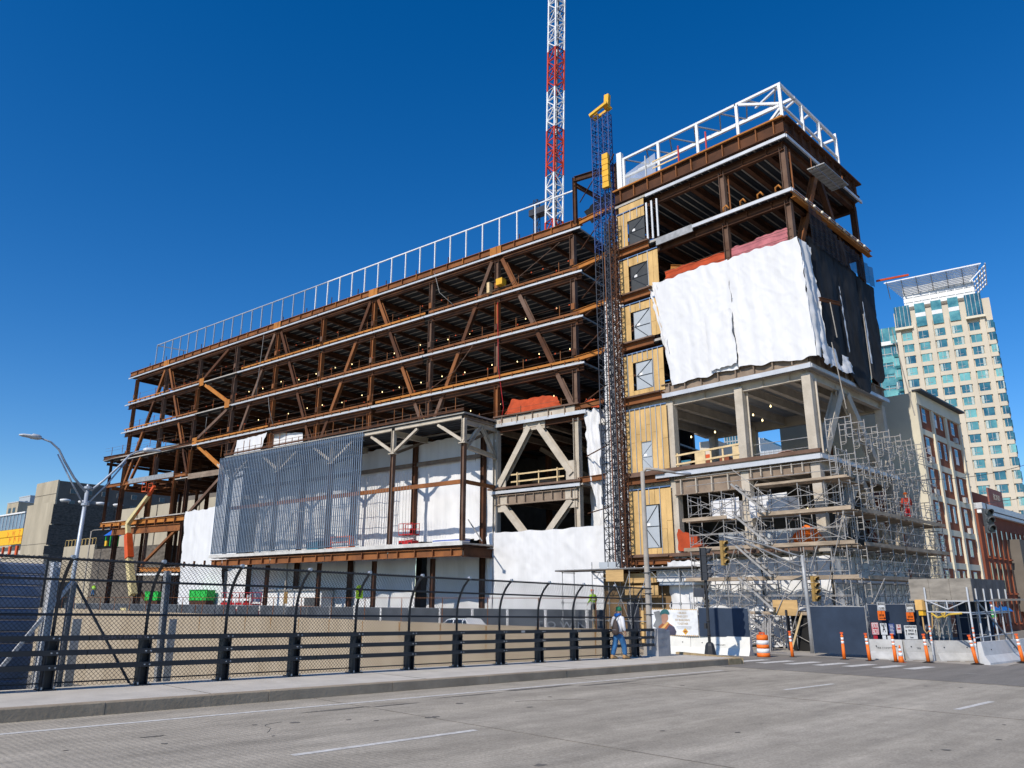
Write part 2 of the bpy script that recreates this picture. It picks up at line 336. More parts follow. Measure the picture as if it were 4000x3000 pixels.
# bridge roadway (concrete) then asphalt
mb = MB()
def strip(mb, l0, l1, t0, t1, h, n=14):
    for i in range(n):
        a, b = t0 + (t1 - t0) * i / n, t0 + (t1 - t0) * (i + 1) / n
        mb.poly([BP(l0, a, h), BP(l1, a, h), BP(l1, b, h), BP(l0, b, h)])
strip(mb, LC, 30, -40, 25.6, 0); struct(mb.build('bridge_road', DECKROAD))
mb = MB(); strip(mb, LC - 3.5, 60, 25.6, 36.2, -.002); strip(mb, LC - 3.5, 60, 36.2, 150, -.002); struct(mb.build('junction_road', ASPH))
mb = MB()     # cross street running left behind the retaining wall
for i in range(20):
    a, b = -150 + i * 7.6, -150 + (i + 1) * 7.6
    for j in range(4):
        o0, o1 = .2 + j * 2, .2 + (j + 1) * 2
        pts = [wallp(a + 16, o0), wallp(b + 16, o0), wallp(b + 16, o1), wallp(a + 16, o1)]
        mb.poly([p + Z * (xz(p) + .006) for p in pts])
struct(mb.build('cross_street', XROAD))
# pavement slab with kerb on the bridge
mb = MB(); prof = [(LC, 0), (LC, .185), (LC - .015, .2), (LF - .45, .2), (LF - .45, -.5)]
ts = [-40] + [i * 4 for i in range(-3, 7)] + [27.6]
for a, b in zip(ts, ts[1:]):
    for (l0, h0), (l1, h1) in zip(prof, prof[1:]): mb.poly([BP(l0, a, h0), BP(l0, b, h0), BP(l1, b, h1), BP(l1, a, h1)])
mb.poly([BP(l, 27.6, h) for l, h in prof]); PAVE = struct(mb.build('bridge_pavement', WALKC))
# kerb stones: separate lengths, butted in front of the slab
mb0 = MB(); L0 = 3.02
for i, t0 in enumerate([x * 3.05 - 13 for x in range(13)] + [26.65]):
    t1 = min(t0 + 3.035, 27.58) if t0 < 26.6 else 27.58
    if t0 >= 26.6 or t1 > 26.6: t1 = 26.63 if t0 < 26.6 else 27.58
    mb = MB(); e = RND.uniform(-.004, .004)
    mb.prism([BP(LC + .022 + e, t0, -.02), BP(LC + .022 + e, t0, .19 + e), BP(LC + .008 + e, t0, .208 + e), BP(LC - .17, t0, .208 + e), BP(LC - .17, t0, -.02)], BP(LC, t1) - BP(LC, t0))
    mb.build('kerb_stone', KERBC if t0 < 26.6 else M('tan granite kerb', (.42, .31, .17), .85, var=.2, scale=5), PAVE)
# kerb along the cross street at the pavement's end
for i in range(4):
    a = BP(LC - .02 - i * .95, 27.66 + i * .42, 0); b = BP(LC - .93 - i * .95, 27.66 + (i + .96) * .42, 0)
    bar('kerb_stone', PAVE, a + Z * .1, b + Z * .1, .2, .22, MATS['tan granite kerb'])
# expansion joints in the pavement (recessed dark strips sit 4 mm proud as sealant)
for t0 in (7.25, 12.6, 18.2, 23.4): bar('joint_seal', PAVE, BP(LF + .25, t0, .2025), BP(LC - .18, t0, .2025), .018, .004, STAIN)
# painted lines
mb = MB()
def line(l0, t0, l1, t1, w=.13):
    n = max(2, int((t1 - t0) / 2))
    for i in range(n):
        a, b = i / n, (i + 1) / n; ta, tb = t0 + (t1 - t0) * a, t0 + (t1 - t0) * b; la, lb = l0 + (l1 - l0) * a, l0 + (l1 - l0) * b
        mb.poly([BP(la, ta, .004), BP(la + w, ta, .004), BP(lb + w, tb, .004), BP(lb, tb, .004)])
line(-13.55, -30, -13.5, 24); line(-9.4, 5.71, -9.42, 8.94); line(-9.4, -4, -9.4, -1); line(-9.2, 19.31, -9.1, 22.03); line(-5.09, 18.24, -5, 20.6); line(-5.09, 6, -5, 9)
line(-10.1, 30.66, -9.6, 30.7, .5); line(-8.2, 29.8, -7.6, 29.85, .5)
for i in range(7): line(-15.6 + i * .95, 28.3 + i * .33, -15.5 + i * .95, 30.9 + i * .25, .42)
line(-16.5, 27.95, -14.9, 28.3, .0); struct(mb.build('road_marking', PAINT))
mb = MB(); strip(mb, -12.65, -12.62, 25.55, 25.66, .004, 1)
mb = MB()
for (l, t0, w, ln) in ((-13.2, 13.5, .28, 2.6), (-12.9, 15.8, .2, 2.8), (-13.1, 18.4, .14, 6), (-12.8, 7.9, .16, 1.6), (-12.7, 9.4, .12, 1.2), (-13.05, 11.2, .12, 2.2), (-10.9, 9.2, .18, .35), (-11.9, 4.8, .1, .4)):
    k = 7; up_ = []; dn = []
    for i in range(k + 1):
        t = t0 + ln * i / k; e = math.sin(math.pi * i / k) ** .5
        up_.append(BP(l + w * .5 * e * RND.uniform(.4, 1.1), t, .005)); dn.append(BP(l - w * .5 * e * RND.uniform(.4, 1.1), t, .005))
    mb.poly(dn + up_[::-1])
for (l, t, ln, ang) in ((-11.2, 6.4, 1.2, -.5), (-11.6, 12.2, 1.8, .15)):      # wandering cracks
    p = [(l, t)]; a = ang
    for _ in range(9): a += RND.uniform(-.55, .55); p.append((p[-1][0] + math.sin(a) * ln / 9, p[-1][1] + math.cos(a) * ln / 9))
    for (l0, t0), (l1, t1) in zip(p, p[1:]): mb.bar(BP(l0, t0, .003), BP(l1, t1, .003), RND.uniform(.005, .011), .004)
for _ in range(46):      # oil drips and gum spots
    l, t = RND.choice([RND.gauss(-11.4, .5), RND.gauss(-7.2, .5), RND.gauss(-3, .6)]), RND.uniform(3, 24); r = RND.uniform(.02, .075); mb.poly([BP(l + math.cos(2 * math.pi * j / 7) * r * RND.uniform(.7, 1.2), t + math.sin(2 * math.pi * j / 7) * r * RND.uniform(.8, 1.6), .0045) for j in range(7)])
struct(mb.build('road_patch', STAIN))
for t0 in (9.35, 17.6): bar('deck_joint', PAVE, BP(LC + .05, t0, .0035), BP(12, t0 - .3, .0035), .014, .005, STAIN)
bar('deck_joint', PAVE, BP(LC + .05, 25.6, .006), BP(20, 25.6, .006), .06, .012, STAIN)
# light concrete apron where the barriers stand
mb = MB()
mb.poly([WP(-5.2, -7.9, .012), WP(3.6, -7.6, .012), WP(8.5, -6.4, .012), WP(8.5, -.6, .012), WP(-5.2, -.6, .012)])
APRON = struct(mb.build('site_apron', M('dusty site concrete', (.36, .33, .29), .95, var=.14, scale=1.2, bump=.2)))

# ================================================================== retaining wall, its railing
rw = thing('retaining_wall', 'tan concrete retaining wall across the highway cutting, seen through the fence', 'wall', wallp(-30, 0, -7.2))
s0 = -110.0
def wtop(s): return .86 + .3 * min(1, max(0, -s / 80))
while s0 < 6:
    ln = 6.1 if s0 + 6.1 < 6.4 else 6.4 - s0; top = wtop(s0)
    mb = MB(); mb.prism([wallp(s0 + .012, 0, -7.2), wallp(s0 + .012, 0, top - .002), wallp(s0 + .012, .5, top - .002), wallp(s0 + .012, .5, -7.2)], WLD * (ln - .024)); mb.build('wall_panel', WALLC, rw); s0 += ln
mb = MB(); e0, e1 = wallp(6.38, .2), BP(-17.72, 27.4); e1.z = 0; mb.prism([V((e0.x, e0.y, -7.2)), V((e0.x, e0.y, -.1)), V((e0.x + .3, e0.y + .5, -.1)), V((e0.x + .3, e0.y + .5, -7.2))], e1 - e0); mb.build('abutment_wall', WALLC, rw)
# rust runs under the rail posts: thin stains with their own outline
RSTAIN = M('rust stain', (.27, .15, .055), .9, var=.3, scale=4)
rl = thing('wall_railing', 'thin rusty pipe railing standing on the tan retaining wall', 'railing', wallp(-20, .1, .9))
for i in range(22):
    s = 4.2 - i * 4.2; zt = wtop(s) - .02
    bar('post', rl, wallp(s, .12, zt), wallp(s, .12, 2.52), .06, .06, RUST, 'tube6')
    if i < 12:
        w = RND.uniform(.04, .13); h = RND.uniform(.5, 2.2)
        mb = MB(); mb.poly([wallp(s - w, -.004, zt - .03), wallp(s + w, -.004, zt - .03), wallp(s + w * .4, -.004, zt - h * .6), wallp(s + .02, -.004, zt - h), wallp(s - w * .5, -.004, zt - h * .7)]); mb.build('rust_stain', RSTAIN, rw)
for i in range(11): bar('rail', rl, wallp(4.2 - i * 8.4, .12, 2.5), wallp(-4.2 - i * 8.4, .12, 2.5), .045, .045, RUST, 'tube6')

# ================================================================== bridge fence
bf = thing('bridge_fence', 'black bridge railing with three beams and curved chain link screen above', 'fence', BP(LF, 14, .2))
POSTS = [24.65 - 1.776 * i for i in range(14)]
AO, H0 = .52, 1.42        # how far the top leans over the pavement; where the curve starts
def prof_pt(t, s):        # s metres up along the curved screen, starting at the pavement
    if s <= H0: return BP(LF - .06, t, .2 + s)
    a = (s - H0) / 1.12; a2 = a * rad(62)
    return BP(LF - .06 + AO / (1 - math.cos(rad(62))) * (1 - math.cos(a2)), t, .2 + H0 + 1.03 / math.sin(rad(62)) * math.sin(a2))
SMAX = H0 + 1.12
mbp = MB()
for i, t in enumerate(POSTS):
    p = MB(); a, b = BP(LF, t, .2), BP(LF, t, 1.14)
    # tapered wide-flange post: two flanges and a web
    for sgn in (-1, 1):
        p.prism([a + BD * (sgn * .085 - .012) + BN * -.13, a + BD * (sgn * .085 + .012) + BN * -.13, a + BD * (sgn * .085 + .012) + BN * .1, a + BD * (sgn * .085 - .012) + BN * .1], (b - a))
    p.box((a + b) / 2 + BN * -.02, (.02, .16, .94), RB); p.box(a + BN * -.02 + Z * .012, (.36, .3, .024), RB)
    po = p.build('post', BLACKP, bf)
    q = MB()
    for du in (-.1, .1):
        for dv in (-.11, .11): q.add('tube6', Matrix.Translation(a + BN * (du + .03) + BD * dv + Z * .045) @ Matrix.Rotation(rad(90), 4, 'Y') @ Matrix.Diagonal((.05, .035, .035, 1)))
    for zz in (.42, .685, .955):
        for dv in (-.05, .05): q.add('tube6', Matrix.Translation(BP(LF + .205, t + dv, .2 + zz - .005)) @ RB.to_4x4() @ Matrix.Diagonal((.03, .032, .032, 1)))
    q.build('bolt_set', BOLT, po)
    c = MB(); c.path([prof_pt(t, s) for s in (.7, H0, H0 + .2, H0 + .4, H0 + .6, H0 + .8, H0 + 1.0, SMAX)], .034); c.build('curved_pipe', BLACKP, bf, True)
    c = MB(); c.add('rod', Matrix.Translation(prof_pt(t, SMAX) + Z * .03) @ Matrix.Diagonal((.08, .08, .08, 1))); c.build('pipe_cap', BOLT, bf)
segs = [POSTS[-1] - 1.5, POSTS[11] + .6, POSTS[8] + .5, POSTS[5] + .45, POSTS[2] + .6, 25.62]
for zz in (.42, .685, .955):
    for a, b in zip(segs, segs[1:]):
        r = MB(); r.box((BP(LF + .14, a, .2 + zz - .005) + BP(LF + .14, b, .2 + zz - .005)) / 2, (.1, (b - a) - .012, .098), Matrix((BN, (BP(0, b) - BP(0, a)).normalized(), Z)).transposed()); r.build('rail', BLACKP, bf)
for s in (H0 - .03, H0 + .6, SMAX - .02):
    for a, b in zip(segs, segs[1:]): bar('pipe', bf, prof_pt(a, s), prof_pt(min(b, 25.2), s), .05, .05, BLACKP, 'tube')
bar('bottom_rail', bf, BP(LF - .06, segs[0], .32), BP(LF - .06, 25.2, .32), .03, .03, BLACKP, 'tube6')
w = MB(); PIT = .088; tmin, tmax = segs[0], 25.2
lev = [.04, .5, 1.0, H0, H0 + .28, H0 + .56, H0 + .84, SMAX + .05]
n = int((tmax - tmin + SMAX) / PIT)
for sg in (1, -1):
    for i in range(n):
        c = tmin - (SMAX if sg == 1 else 0) + i * PIT
        pts = []
        for s in lev:
            t = c + sg * s
            if tmin <= t <= tmax: pts.append(prof_pt(t, s) + BN * (.004 * sg))
        for a, b in zip(pts, pts[1:]): w.bar(a, b, .0062, .0062)
o = w.build('chain_link', BLACKP, bf); o['kind'] = 'stuff'
# end pier
pr = thing('fence_end_pier', 'squat grey concrete pier where the bridge railing ends', 'pier', BP(LF, 26, .2))
m2 = MB(); m2.prism([BP(LF - .2, 25.66, .2), BP(LF + .32, 25.66, .2), BP(LF + .32, 25.66, 1.12), BP(LF + .26, 25.66, 1.16), BP(LF - .14, 25.66, 1.16), BP(LF - .2, 25.66, 1.12)], BP(LF, 26.5) - BP(LF, 25.66)); m2.build('block', M('pier concrete', (.33, .33, .34), .9, var=.15, scale=2, bump=.2), pr)
# shoes between rails and pier
for zz in (.42, .685, .955): box('rail_shoe', pr, BP(LF + .2, 25.9, .2 + zz), (.26, .5, .085), MATS['pier concrete'], RB)
# small signs and stickers on the railing
st = thing('pedestrian_sign', 'small fluorescent yellow green sign plate hung on the chain link', 'sign', BP(LF, 13.2, 1.6))
t_, h_ = fence(1400, 2312)
mx = face_m(BP(LF + .05, t_, h_), BD); mb = MB(); mb.prism([V((-.11, -.17, 0)), V((.11, -.17, 0)), V((.11, .1, 0)), V((.06, .17, 0)), V((-.06, .17, 0)), V((-.11, .1, 0))], (0, 0, .006)); pl = mb.build('plate', LIME, st, Mx=mx)
mb = MB(); mb.prism([V((-.035, .0, .007)), V((.035, .0, .007)), V((.03, .06, .007)), V((.012, .095, .007)), V((-.012, .095, .007)), V((-.03, .06, .007))], (0, 0, .002)); mb.box((0, -.08, .008), (.15, .018, .002)); mb.box((0, -.12, .008), (.12, .018, .002)); mb.build('emblem', BLACK, st, Mx=mx)
tag(box('sticker', None, BP(LF + .195, 18.35, 1.155), (.008, .16, .06), JGREY, RB), 'small grey sticker on the top rail of the bridge railing', 'sticker')
gm = face_m(BP(LF + .197, 6.35, 1.155), BD)
g = text('graffiti', 'SORYBABY', .09, M('faint silver ink', (.11, .10, .12), .5), None, gm, 1.0); tag(g, 'faint scribbled tag on the top beam of the railing', 'graffiti')
# lone posts and braces behind the railing on the left
br = thing('brace_frame', 'galvanised posts and diagonal struts behind the bridge fence on the left', 'frame', BP(-18.2, 6, .1))
LB = -18.2
bar('post', br, BP(LB, 5.6, -.6), BP(LB, 5.6, 2.25), .1, .1, GALVD, 'i', (0, 1, 0)); bar('post', br, BP(LB, 7.62, -.6), BP(LB, 7.55, 2.55), .12, .12, GALVD, 'i', (0, 1, 0))
bar('post', br, BP(LB, 5.22, -.6), BP(LB, 5.22, 2.62), .14, .14, GALV, 'i', (0, 1, 0))
for t0 in (5.75, 7.75): box('base_plate', br, BP(LB + .12, t0, .82), (.03, .17, 1.35), JGREY, RB)
bar('strut', br, BP(LB, 5.66, 2.2), BP(LB, 7.04, .12), .055, .055, M('dark grey strut', (.05, .06, .075), .5, .3), 'tube'); bar('strut', br, BP(LB, 5.59, 2.25), BP(LB, 4.3, .2), .07, .07, GALV, 'box')
cb = thing('corrugated_barrier', 'blue grey corrugated metal panel wall at the far left behind the fence', 'barrier', BP(-19.2, 3, 0))
CORR = M('blue grey corrugated steel', (.19, .225, .30), .45, .3, var=.2, scale=.8)
mz = -.9
while mz < 2.62:
    mb = MB(); h = .235
    mb.prism([BP(-19.2, -2, mz), BP(-19.165, -2, mz + .03), BP(-19.165, -2, mz + h - .05), BP(-19.2, -2, mz + h - .004), BP(-19.24, -2, mz + h - .004), BP(-19.24, -2, mz)], BP(0, 5.3) - BP(0, -2)); mb.build('panel_rib', CORR, cb); mz += h
for t0 in (4.35, 5.42): bar('post', cb, BP(-19.1, t0, -.9), BP(-19.1, t0, 2.68), .12, .12, GALVD, 'i', (0, 1, 0))
# ================================================================== the long steel frame over the highway
mf = thing('steel_frame_building', 'long rusty steel building frame with open floors and diagonal braces', 'building frame', (-70, YM, 0))
CX = [-32.1 - 8.18 * i for i in range(10)]            # column lines, right to left
LV = [16.72, 20.76, 24.74, 28.72, 32.72]              # silver floor edges
YD = 72.0                                             # back of the frame
def P(x, z, y=YM): return V((x, y, z))
def col(x, z0, z1, y=YM, w=.42, mat=RUST, parent=mf): return bar('column', parent, (x, y, z0), (x, y, z1), w, w, mat, 'i', (1, 0, 0))
# --- columns: front row in storey lengths so that each length has its own weathering
shade = [RUSTG, RUST, RUSTG, RUST, RUSTG, RUST, RUSTG, RUST, RUSTG, RUST]
for i, x in enumerate(CX):
    for k in range(4):
        m = RND.choice([RUST, RUSTG, RUSTG, RUST, RUSTO]) if i in (0, 4) else shade[(i + k * (i % 3)) % 10]
        col(x, LV[k] + .02, LV[k + 1] - .45, w=.40 if i % 2 else .44, mat=m)
    for yy in (58.0, 65.0, YD):
        col(x, -.5 if i < 8 else 3, LV[4] - .3, yy, .4, RUSTD)
# --- decks: corrugated soffit + slab, one per floor; girders and joists below
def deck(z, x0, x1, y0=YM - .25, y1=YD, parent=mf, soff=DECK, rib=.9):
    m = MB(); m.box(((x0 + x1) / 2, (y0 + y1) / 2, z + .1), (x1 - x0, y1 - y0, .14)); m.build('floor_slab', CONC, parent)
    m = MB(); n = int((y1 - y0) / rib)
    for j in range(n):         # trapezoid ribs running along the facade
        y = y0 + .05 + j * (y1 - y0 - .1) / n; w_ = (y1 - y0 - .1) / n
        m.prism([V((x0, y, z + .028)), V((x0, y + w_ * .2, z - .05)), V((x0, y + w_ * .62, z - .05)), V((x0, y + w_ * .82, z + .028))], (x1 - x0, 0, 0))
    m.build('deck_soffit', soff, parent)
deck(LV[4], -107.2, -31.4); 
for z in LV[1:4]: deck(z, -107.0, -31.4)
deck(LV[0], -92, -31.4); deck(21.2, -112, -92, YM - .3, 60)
for k, z in enumerate(LV):
    for i, x in enumerate(CX):
        if k == 0 and i > 7: continue
        bar('girder', mf, (x, YM + .25, z - .36), (x, YD, z - .36), .3, .58, RUSTD, 'i')
        if i < 9:
            for j in (1, 2):
                xx = x - 8.18 * j / 3; bar('joist', mf, (xx, YM + .2, z - .24), (xx, YD, z - .24), .2, .36, RUSTD, 'i')
    for yy in (58.0, 65.0, YD): bar('girder', mf, (CX[0], yy, z - .38), (CX[9] if k else CX[7], yy, z - .38), .25, .6, RUSTD, 'i')
# --- silver floor edges and rusty spandrel beams, per bay lengths
for k, z in enumerate(LV):
    xr, xl = -31.0, -107.6
    if k == 4:
        cuts = [xr, -48.0, -65.5, -81.0, -97.0, xl]
        for a, b in zip(cuts, cuts[1:]):
            bar('edge_channel', mf, (a - .03, YM - .42, z - .08), (b + .03, YM - .42, z - .08), .1, .16, GALV)
            bar('spandrel', mf, (a - .02, YM - .2, z + .52), (b + .02, YM - .2, z + .52), .34, .62, RUST, 'i')
        x = xr - 1
        while x > xl + .5:           # stiffeners on the roof beam
            box('stiffener', mf, (x, YM - .31, z + .5), (.06, .22, .66), RUSTO if RND.random() < .4 else RUST); x -= 2.04
    else:
        segs_ = [(xr, -48.3), (-48.4, -65.2), (-65.3, -80.3)] if k == 0 else [(xr, -49.0), (-49.1, -64.8), (-64.9, -81.9 + k * .6), (-88.6, -97.5), (-97.6, xl)]
        if k == 0: segs_ = [(xr, -40.2)]
        if k == 1: segs_ = [(xr, -56), (-56.1, -73.2), (-73.3, -88.5)]
        for a, b in segs_:
            bar('edge_channel', mf, (a, YM - .42, z - .06), (b, YM - .42, z - .06), .1, .15 if k else .28, GALV)
            bar('spandrel', mf, (a, YM - .22, z + .42), (b + .4, YM - .22, z + .42), .05, .2, RUSTO if RND.random() < .3 else RUST)
            bar('edge_beam', mf, (a - .3, YM, z - .34), (b + .3, YM, z - .34), .3, .5, RUSTD, 'i')
            x = a - .6
            while x > b + .4: box('stiffener', mf, (x, YM - .31, z + .2), (.05, .12, .36), RUST); x -= 1.36
bar('edge_beam', mf, (CX[0], YM, LV[4] - .3), (CX[9], YM, LV[4] - .3), .3, .5, RUSTD, 'i')
for i in (1, 3, 5, 8): box('gusset', mf, (CX[i], YM - .36, LV[4] + .42), (1.3, .05, .8), RUSTO)
# --- diagonal braces: A shapes from the roof down four storeys, interrupted at the floors
def diag(x0, z0, x1, z1, w=.37, m0=RUSTG, parent=mf):
    zs = sorted([z for z in LV if z1 + .5 < z < z0 - .5], reverse=True); cuts = [z0] + [c for z in zs for c in (z + .55, z - .55)] + [z1]
    f = lambda z: x0 + (x1 - x0) * (z0 - z) / (z0 - z1)
    for a, b in zip(cuts[::2], cuts[1::2]): bar('brace', parent, (f(a), YM, a), (f(b), YM, b), w, w, RND.choice([m0, RUST, RUSTD]), 'i', (0, 1, 0))
    for z in zs: bar('brace_joint', parent, (f(z + .6), YM + .02, z + .6), (f(z - .6), YM + .02, z - .6), w * .8, w * .8, RUSTD, 'box', (0, 1, 0))
for i, dirs in ((1, (-1, 1)), (3, (-1, 1)), (5, (-1, 1)), (8, (-1, 1))):
    for s in dirs: diag(CX[i] + s * .6, LV[4] - .45, CX[i] + s * (7.9 if i < 8 else 8.0), LV[0] + .55, m0=RUSTG if i < 8 else RUST)
zz_ = [(-83.0, 32.3, -88.2, 29.3), (-87.6, 28.4, -82.0, 25.3), (-82.1, 24.4, -88.2, 21.5), (-87.8, 20.6, -81.8, 17.1), (-82.0, 16.2, -89.0, 11.9)]
for k, (a, b, c, d) in enumerate(zz_):
    bar('brace', mf, (a, YM, b), (c, YM, d), .36, .36, [RUSTD, RUSTO, RUSTG, RUSTO, RUSTG][k], 'i', (0, 1, 0))
for (x, z) in ((-88.4, 21.2), (-82.0, 25.1), (-88.3, 28.9)): box('gusset', mf, (x, YM - .25, z), (1.0, .05, 1.0), RUSTO)
col(CX[7], -.5, 17, mat=RUSTD); col(CX[6], 5, 17, mat=RUST)
for i, x in enumerate(CX):
    for k in range(1, 4):
        box('splice_plate', mf, (x, YM - .26, LV[k] + 1.05), (.34, .04, .55), RND.choice([RUSTG, RUSTD, RUST])); box('clip_angle', mf, (x + .3, YM - .05, LV[k] - .35), (.14, .2, .42), RUSTD)
for k in range(4):
    for a, b in zip(CX[:8], CX[1:9]): cloth('backlight_blocker', mf, quad((a, YD + .4, LV[k + 1] - .2), (b, YD + .4, LV[k + 1] - .2), (b, YD + .4, LV[k] + .2), (a, YD + .4, LV[k] + .2)), 6, 5, NET, (0, -1, 0), .2)  # added dark sheets behind the frame to cut light from the back
# --- guard cables and posts on each floor
for k, z in enumerate(LV[:4]):
    x = -33.5
    while x > -106:
        if not (k == 0 and x < -80): bar('guard_post', mf, (x, YM - .12, z + .2), (x, YM - .12, z + 1.45), .05, .05, RUST)
        x -= RND.uniform(3.4, 4.9)
    for h in (.75, 1.3): bar('guard_cable', mf, (-31.8, YM - .12, z + h), (-106 if k else -80, YM - .12, z + h), .022, .022, RUSTG, 'tube6')
    x = -32.5
    while x > (-80 if k == 0 else -100): box('flag_ribbon', mf, (x, YM - .16, z + RND.choice([.75, 1.3])), (.12, .02, .12), ORNET); x -= RND.uniform(1.2, 4.5)
    # string of work lamps below the soffit
    x = -34 - k; m = MB(); m.lathe([(.01, .09), (.035, .04), (.05, 0), (.035, -.04), (.01, -.06)], 6); LAMPME = m.mesh('work_lamp', BULB, True)
    while x > -84 and k < 3: inst('work_lamp', LAMPME, mf, Matrix.Translation(V((x, YM + 3.4 + RND.uniform(-.3, .3), LV[k + 1] - 1.1 + RND.uniform(-.15, .1))))); x -= RND.uniform(2.6, 3.9)
# loose cables hanging on the frame
for (pts, mt) in (([(-40.0, 28), (-39.9, 22), (-39.3, 18.2), (-39.6, 16.9)], RED), ([(-47.9, 33), (-47.2, 30.8), (-45.3, 29.0)], CABLE), ([(-73.6, 24.9), (-73.1, 23), (-72.2, 21.2)], CABLE), ([(-33.2, 31.9), (-38.6, 29.4), (-42, 29.2)], RUSTG), ([(-42.8, 24.6), (-45, 22.5), (-48.5, 21.1)], RUSTG), ([(-75.5, 32.5), (-75.8, 28), (-76, 25)], CABLE), ([(-86, 24), (-86, 22)], CABLE)):
    c = MB(); c.path([(x, YM - .35, z) for x, z in pts], .03, 6); c.build('loose_cable', mt, mf, True)
box('equipment_box', mf, (-39.6, YM - .4, 29.85), (.7, .6, .6), YELLOW); box('equipment_case', mf, (-40.9, YM - .4, 29.6), (.3, .5, 1.0), LUMB)
# --- link beams towards the corner wing
for k, z in enumerate([11.3] + LV): bar('link_beam', mf, (CX[0], YM - .1, z + (.45 if k else 0)), (CX[0] + 5.6, YM - 1.2, z + (.45 if k else 0)), .22, .42, RUSTO if k > 1 else RUST, 'i')
for z in LV[1:]: bar('link_beam', mf, (CX[0], YM + 5, z - .2), (CX[0] + 7, YM + 4.4, z - .2), .22, .42, RUSTD, 'i'); 
for k in range(1, 4): bar('link_brace', mf, (CX[0] + .4, YM + 1, LV[k] + .6), (CX[0] + 4.8, YM + 2, LV[k + 1] - .7), .2, .2, RUSTD, 'i')
col(CX[0] + 4.6, 0, 30, YM - .9, .3, RUST); pl_x, pl_z = main(2244, 693, YM - .6); pr_x, pr_z = main(2400, 640, YM - 2.2); bar('column', mf, (pl_x, YM - .6, 33), (pl_x, YM - .6, pl_z), .3, .3, RUSTD, 'i', (1, 0, 0)); bar('column', mf, (pr_x, YM - 2.2, 30), (pr_x, YM - 2.2, pr_z), .34, .34, RUSTD, 'i', (1, 0, 0))
bar('portal_beam', mf, (pl_x, YM - .6, pl_z - .2), (pr_x, YM - 2.2, pr_z - .3), .3, .45, RUSTD, 'i'); bar('portal_brace', mf, (pl_x, YM - .6, pl_z - .7), (pl_x + 4.0, YM + 3, 33.6), .3, .3, RUSTD, 'i')
bar('column', mf, (CX[0] + 6.4, YM + 4.4, 9), (CX[0] + 6.4, YM + 4.4, 34), .4, .4, RUSTD, 'i', (1, 0, 0))
m = MB()
cloth('net_scrap', mf, quad((CX[0] + .8, YM + .4, 34.6), (CX[0] + 5.6, YM - .6, 35.2), (CX[0] + 5.6, YM - .6, 33), (CX[0] + 1.6, YM + .4, 33.2)), 16, 8, NET, (0, -1, 0), .4, .8)
# --- bay under the braces, right end: fireproofed steel
for x in (CX[0], CX[1]): bar('column', mf, (x, YM, 6.5), (x, YM, 16.3), .5, .5, FIREP, 'i', (1, 0, 0))
bar('column', mf, (CX[0], YM, -.5), (CX[0], YM, 6.5), .5, .5, FIREP, 'i', (1, 0, 0)); bar('column', mf, (CX[1], YM, -.5), (CX[1], YM, 6.5), .5, .5, FIREB, 'i', (1, 0, 0))
box('fascia_beam', mf, ((CX[0] + CX[1]) / 2, YM - .2, 17.05), (8.2, .3, .5), FIREP); bar('fascia_cap', mf, (CX[1], YM - .3, 17.42), (CX[0] + .5, YM - .3, 17.42), .5, .12, RUSTG)
for j in range(5): box('stiffener', mf, (CX[1] + .9 + j * 1.6, YM - .4, 17.0), (.06, .2, .66), FIREB)
for (a, b, c, d) in ((-36.7, 16.2, -39.9, 11.5), (-35.8, 16.2, -32.6, 11.9), (-39.5, 9.9, -37.2, 7.4), (-32.7, 9.9, -35.0, 7.4)):
    bar('brace', mf, (a, YM - .05, b), (c, YM - .05, d), .5, .5, FIREP, 'i', (0, 1, 0))
box('gusset', mf, (-36.25, YM - .1, 16.25), (2.2, .1, .7), FIREP)
for (x, z, sx, sz) in ((-39.6, 11.6, .8, 1.0), (-32.7, 12.2, .9, 1.5), (-39.5, 10.0, 1.0, 1.3), (-32.7, 10.0, 1.1, 1.5)): box('gusset', mf, (x, YM - .12, z), (sx, .1, sz), FIREP)
deck(10.9, CX[1] - .3, CX[0] + .6, YM - .3, YD, mf, FIREB); bar('edge_channel', mf, (CX[1] - .4, YM - .42, 10.95), (CX[0] + .4, YM - .42, 10.95), .1, .24, GALV)
bar('edge_beam', mf, (CX[1], YM - .15, 10.3), (CX[0], YM - .15, 10.3), .36, .85, FIREB, 'i'); bar('slab_edge', mf, (CX[1] - .6, YM - .35, 11.28), (CX[0] + .5, YM - .35, 11.28), .35, .16, RUSTG)
for j in range(9): box('stiffener', mf, (CX[1] + .5 + j * .9, YM - .32, 10.35), (.05, .14, .7), FIREB)
for j in range(3): bar('girder', mf, (CX[1] + 1 + j * 2.6, YM, 10.4), (CX[1] + 1 + j * 2.6, YD, 10.4), .3, .6, FIREB, 'i')
for j in range(4): bar('girder', mf, (CX[1] + .5 + j * 2.4, YM, 16.2), (CX[1] + .5 + j * 2.4, 66, 16.2), .26, .5, FIREB, 'i')
for (a, b) in (((-39.8, 56, 15.6), (-36, 60, 12.6)), ((-36, 60, 12.6), (-33, 56, 15.4)), ((-39.9, 55, 12.6), (-34, 57, 12.0)), ((-37, 58, 15.9), (-33.5, 62, 12.4))): bar('inner_brace', mf, a, b, .34, .34, FIREB, 'i')
bar('column', mf, (-35.3, 58, 6), (-35.3, 58, 16), .5, .5, FIREB, 'i', (1, 0, 0))
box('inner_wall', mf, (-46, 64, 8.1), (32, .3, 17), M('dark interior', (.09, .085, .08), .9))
# wood guard on that floor
for z in (11.75, 12.35): bar('guard_rail', mf, (-38.6, YM - .2, z), (-33.3, YM - .2, z + .02), .04, .12, LUMB)
for x in (-37.9, -35.8, -33.9): bar('guard_stud', mf, (x, YM - .16, 11.3), (x, YM - .16, 12.5), .09, .04 if x == -35.8 else .3, LUMB)
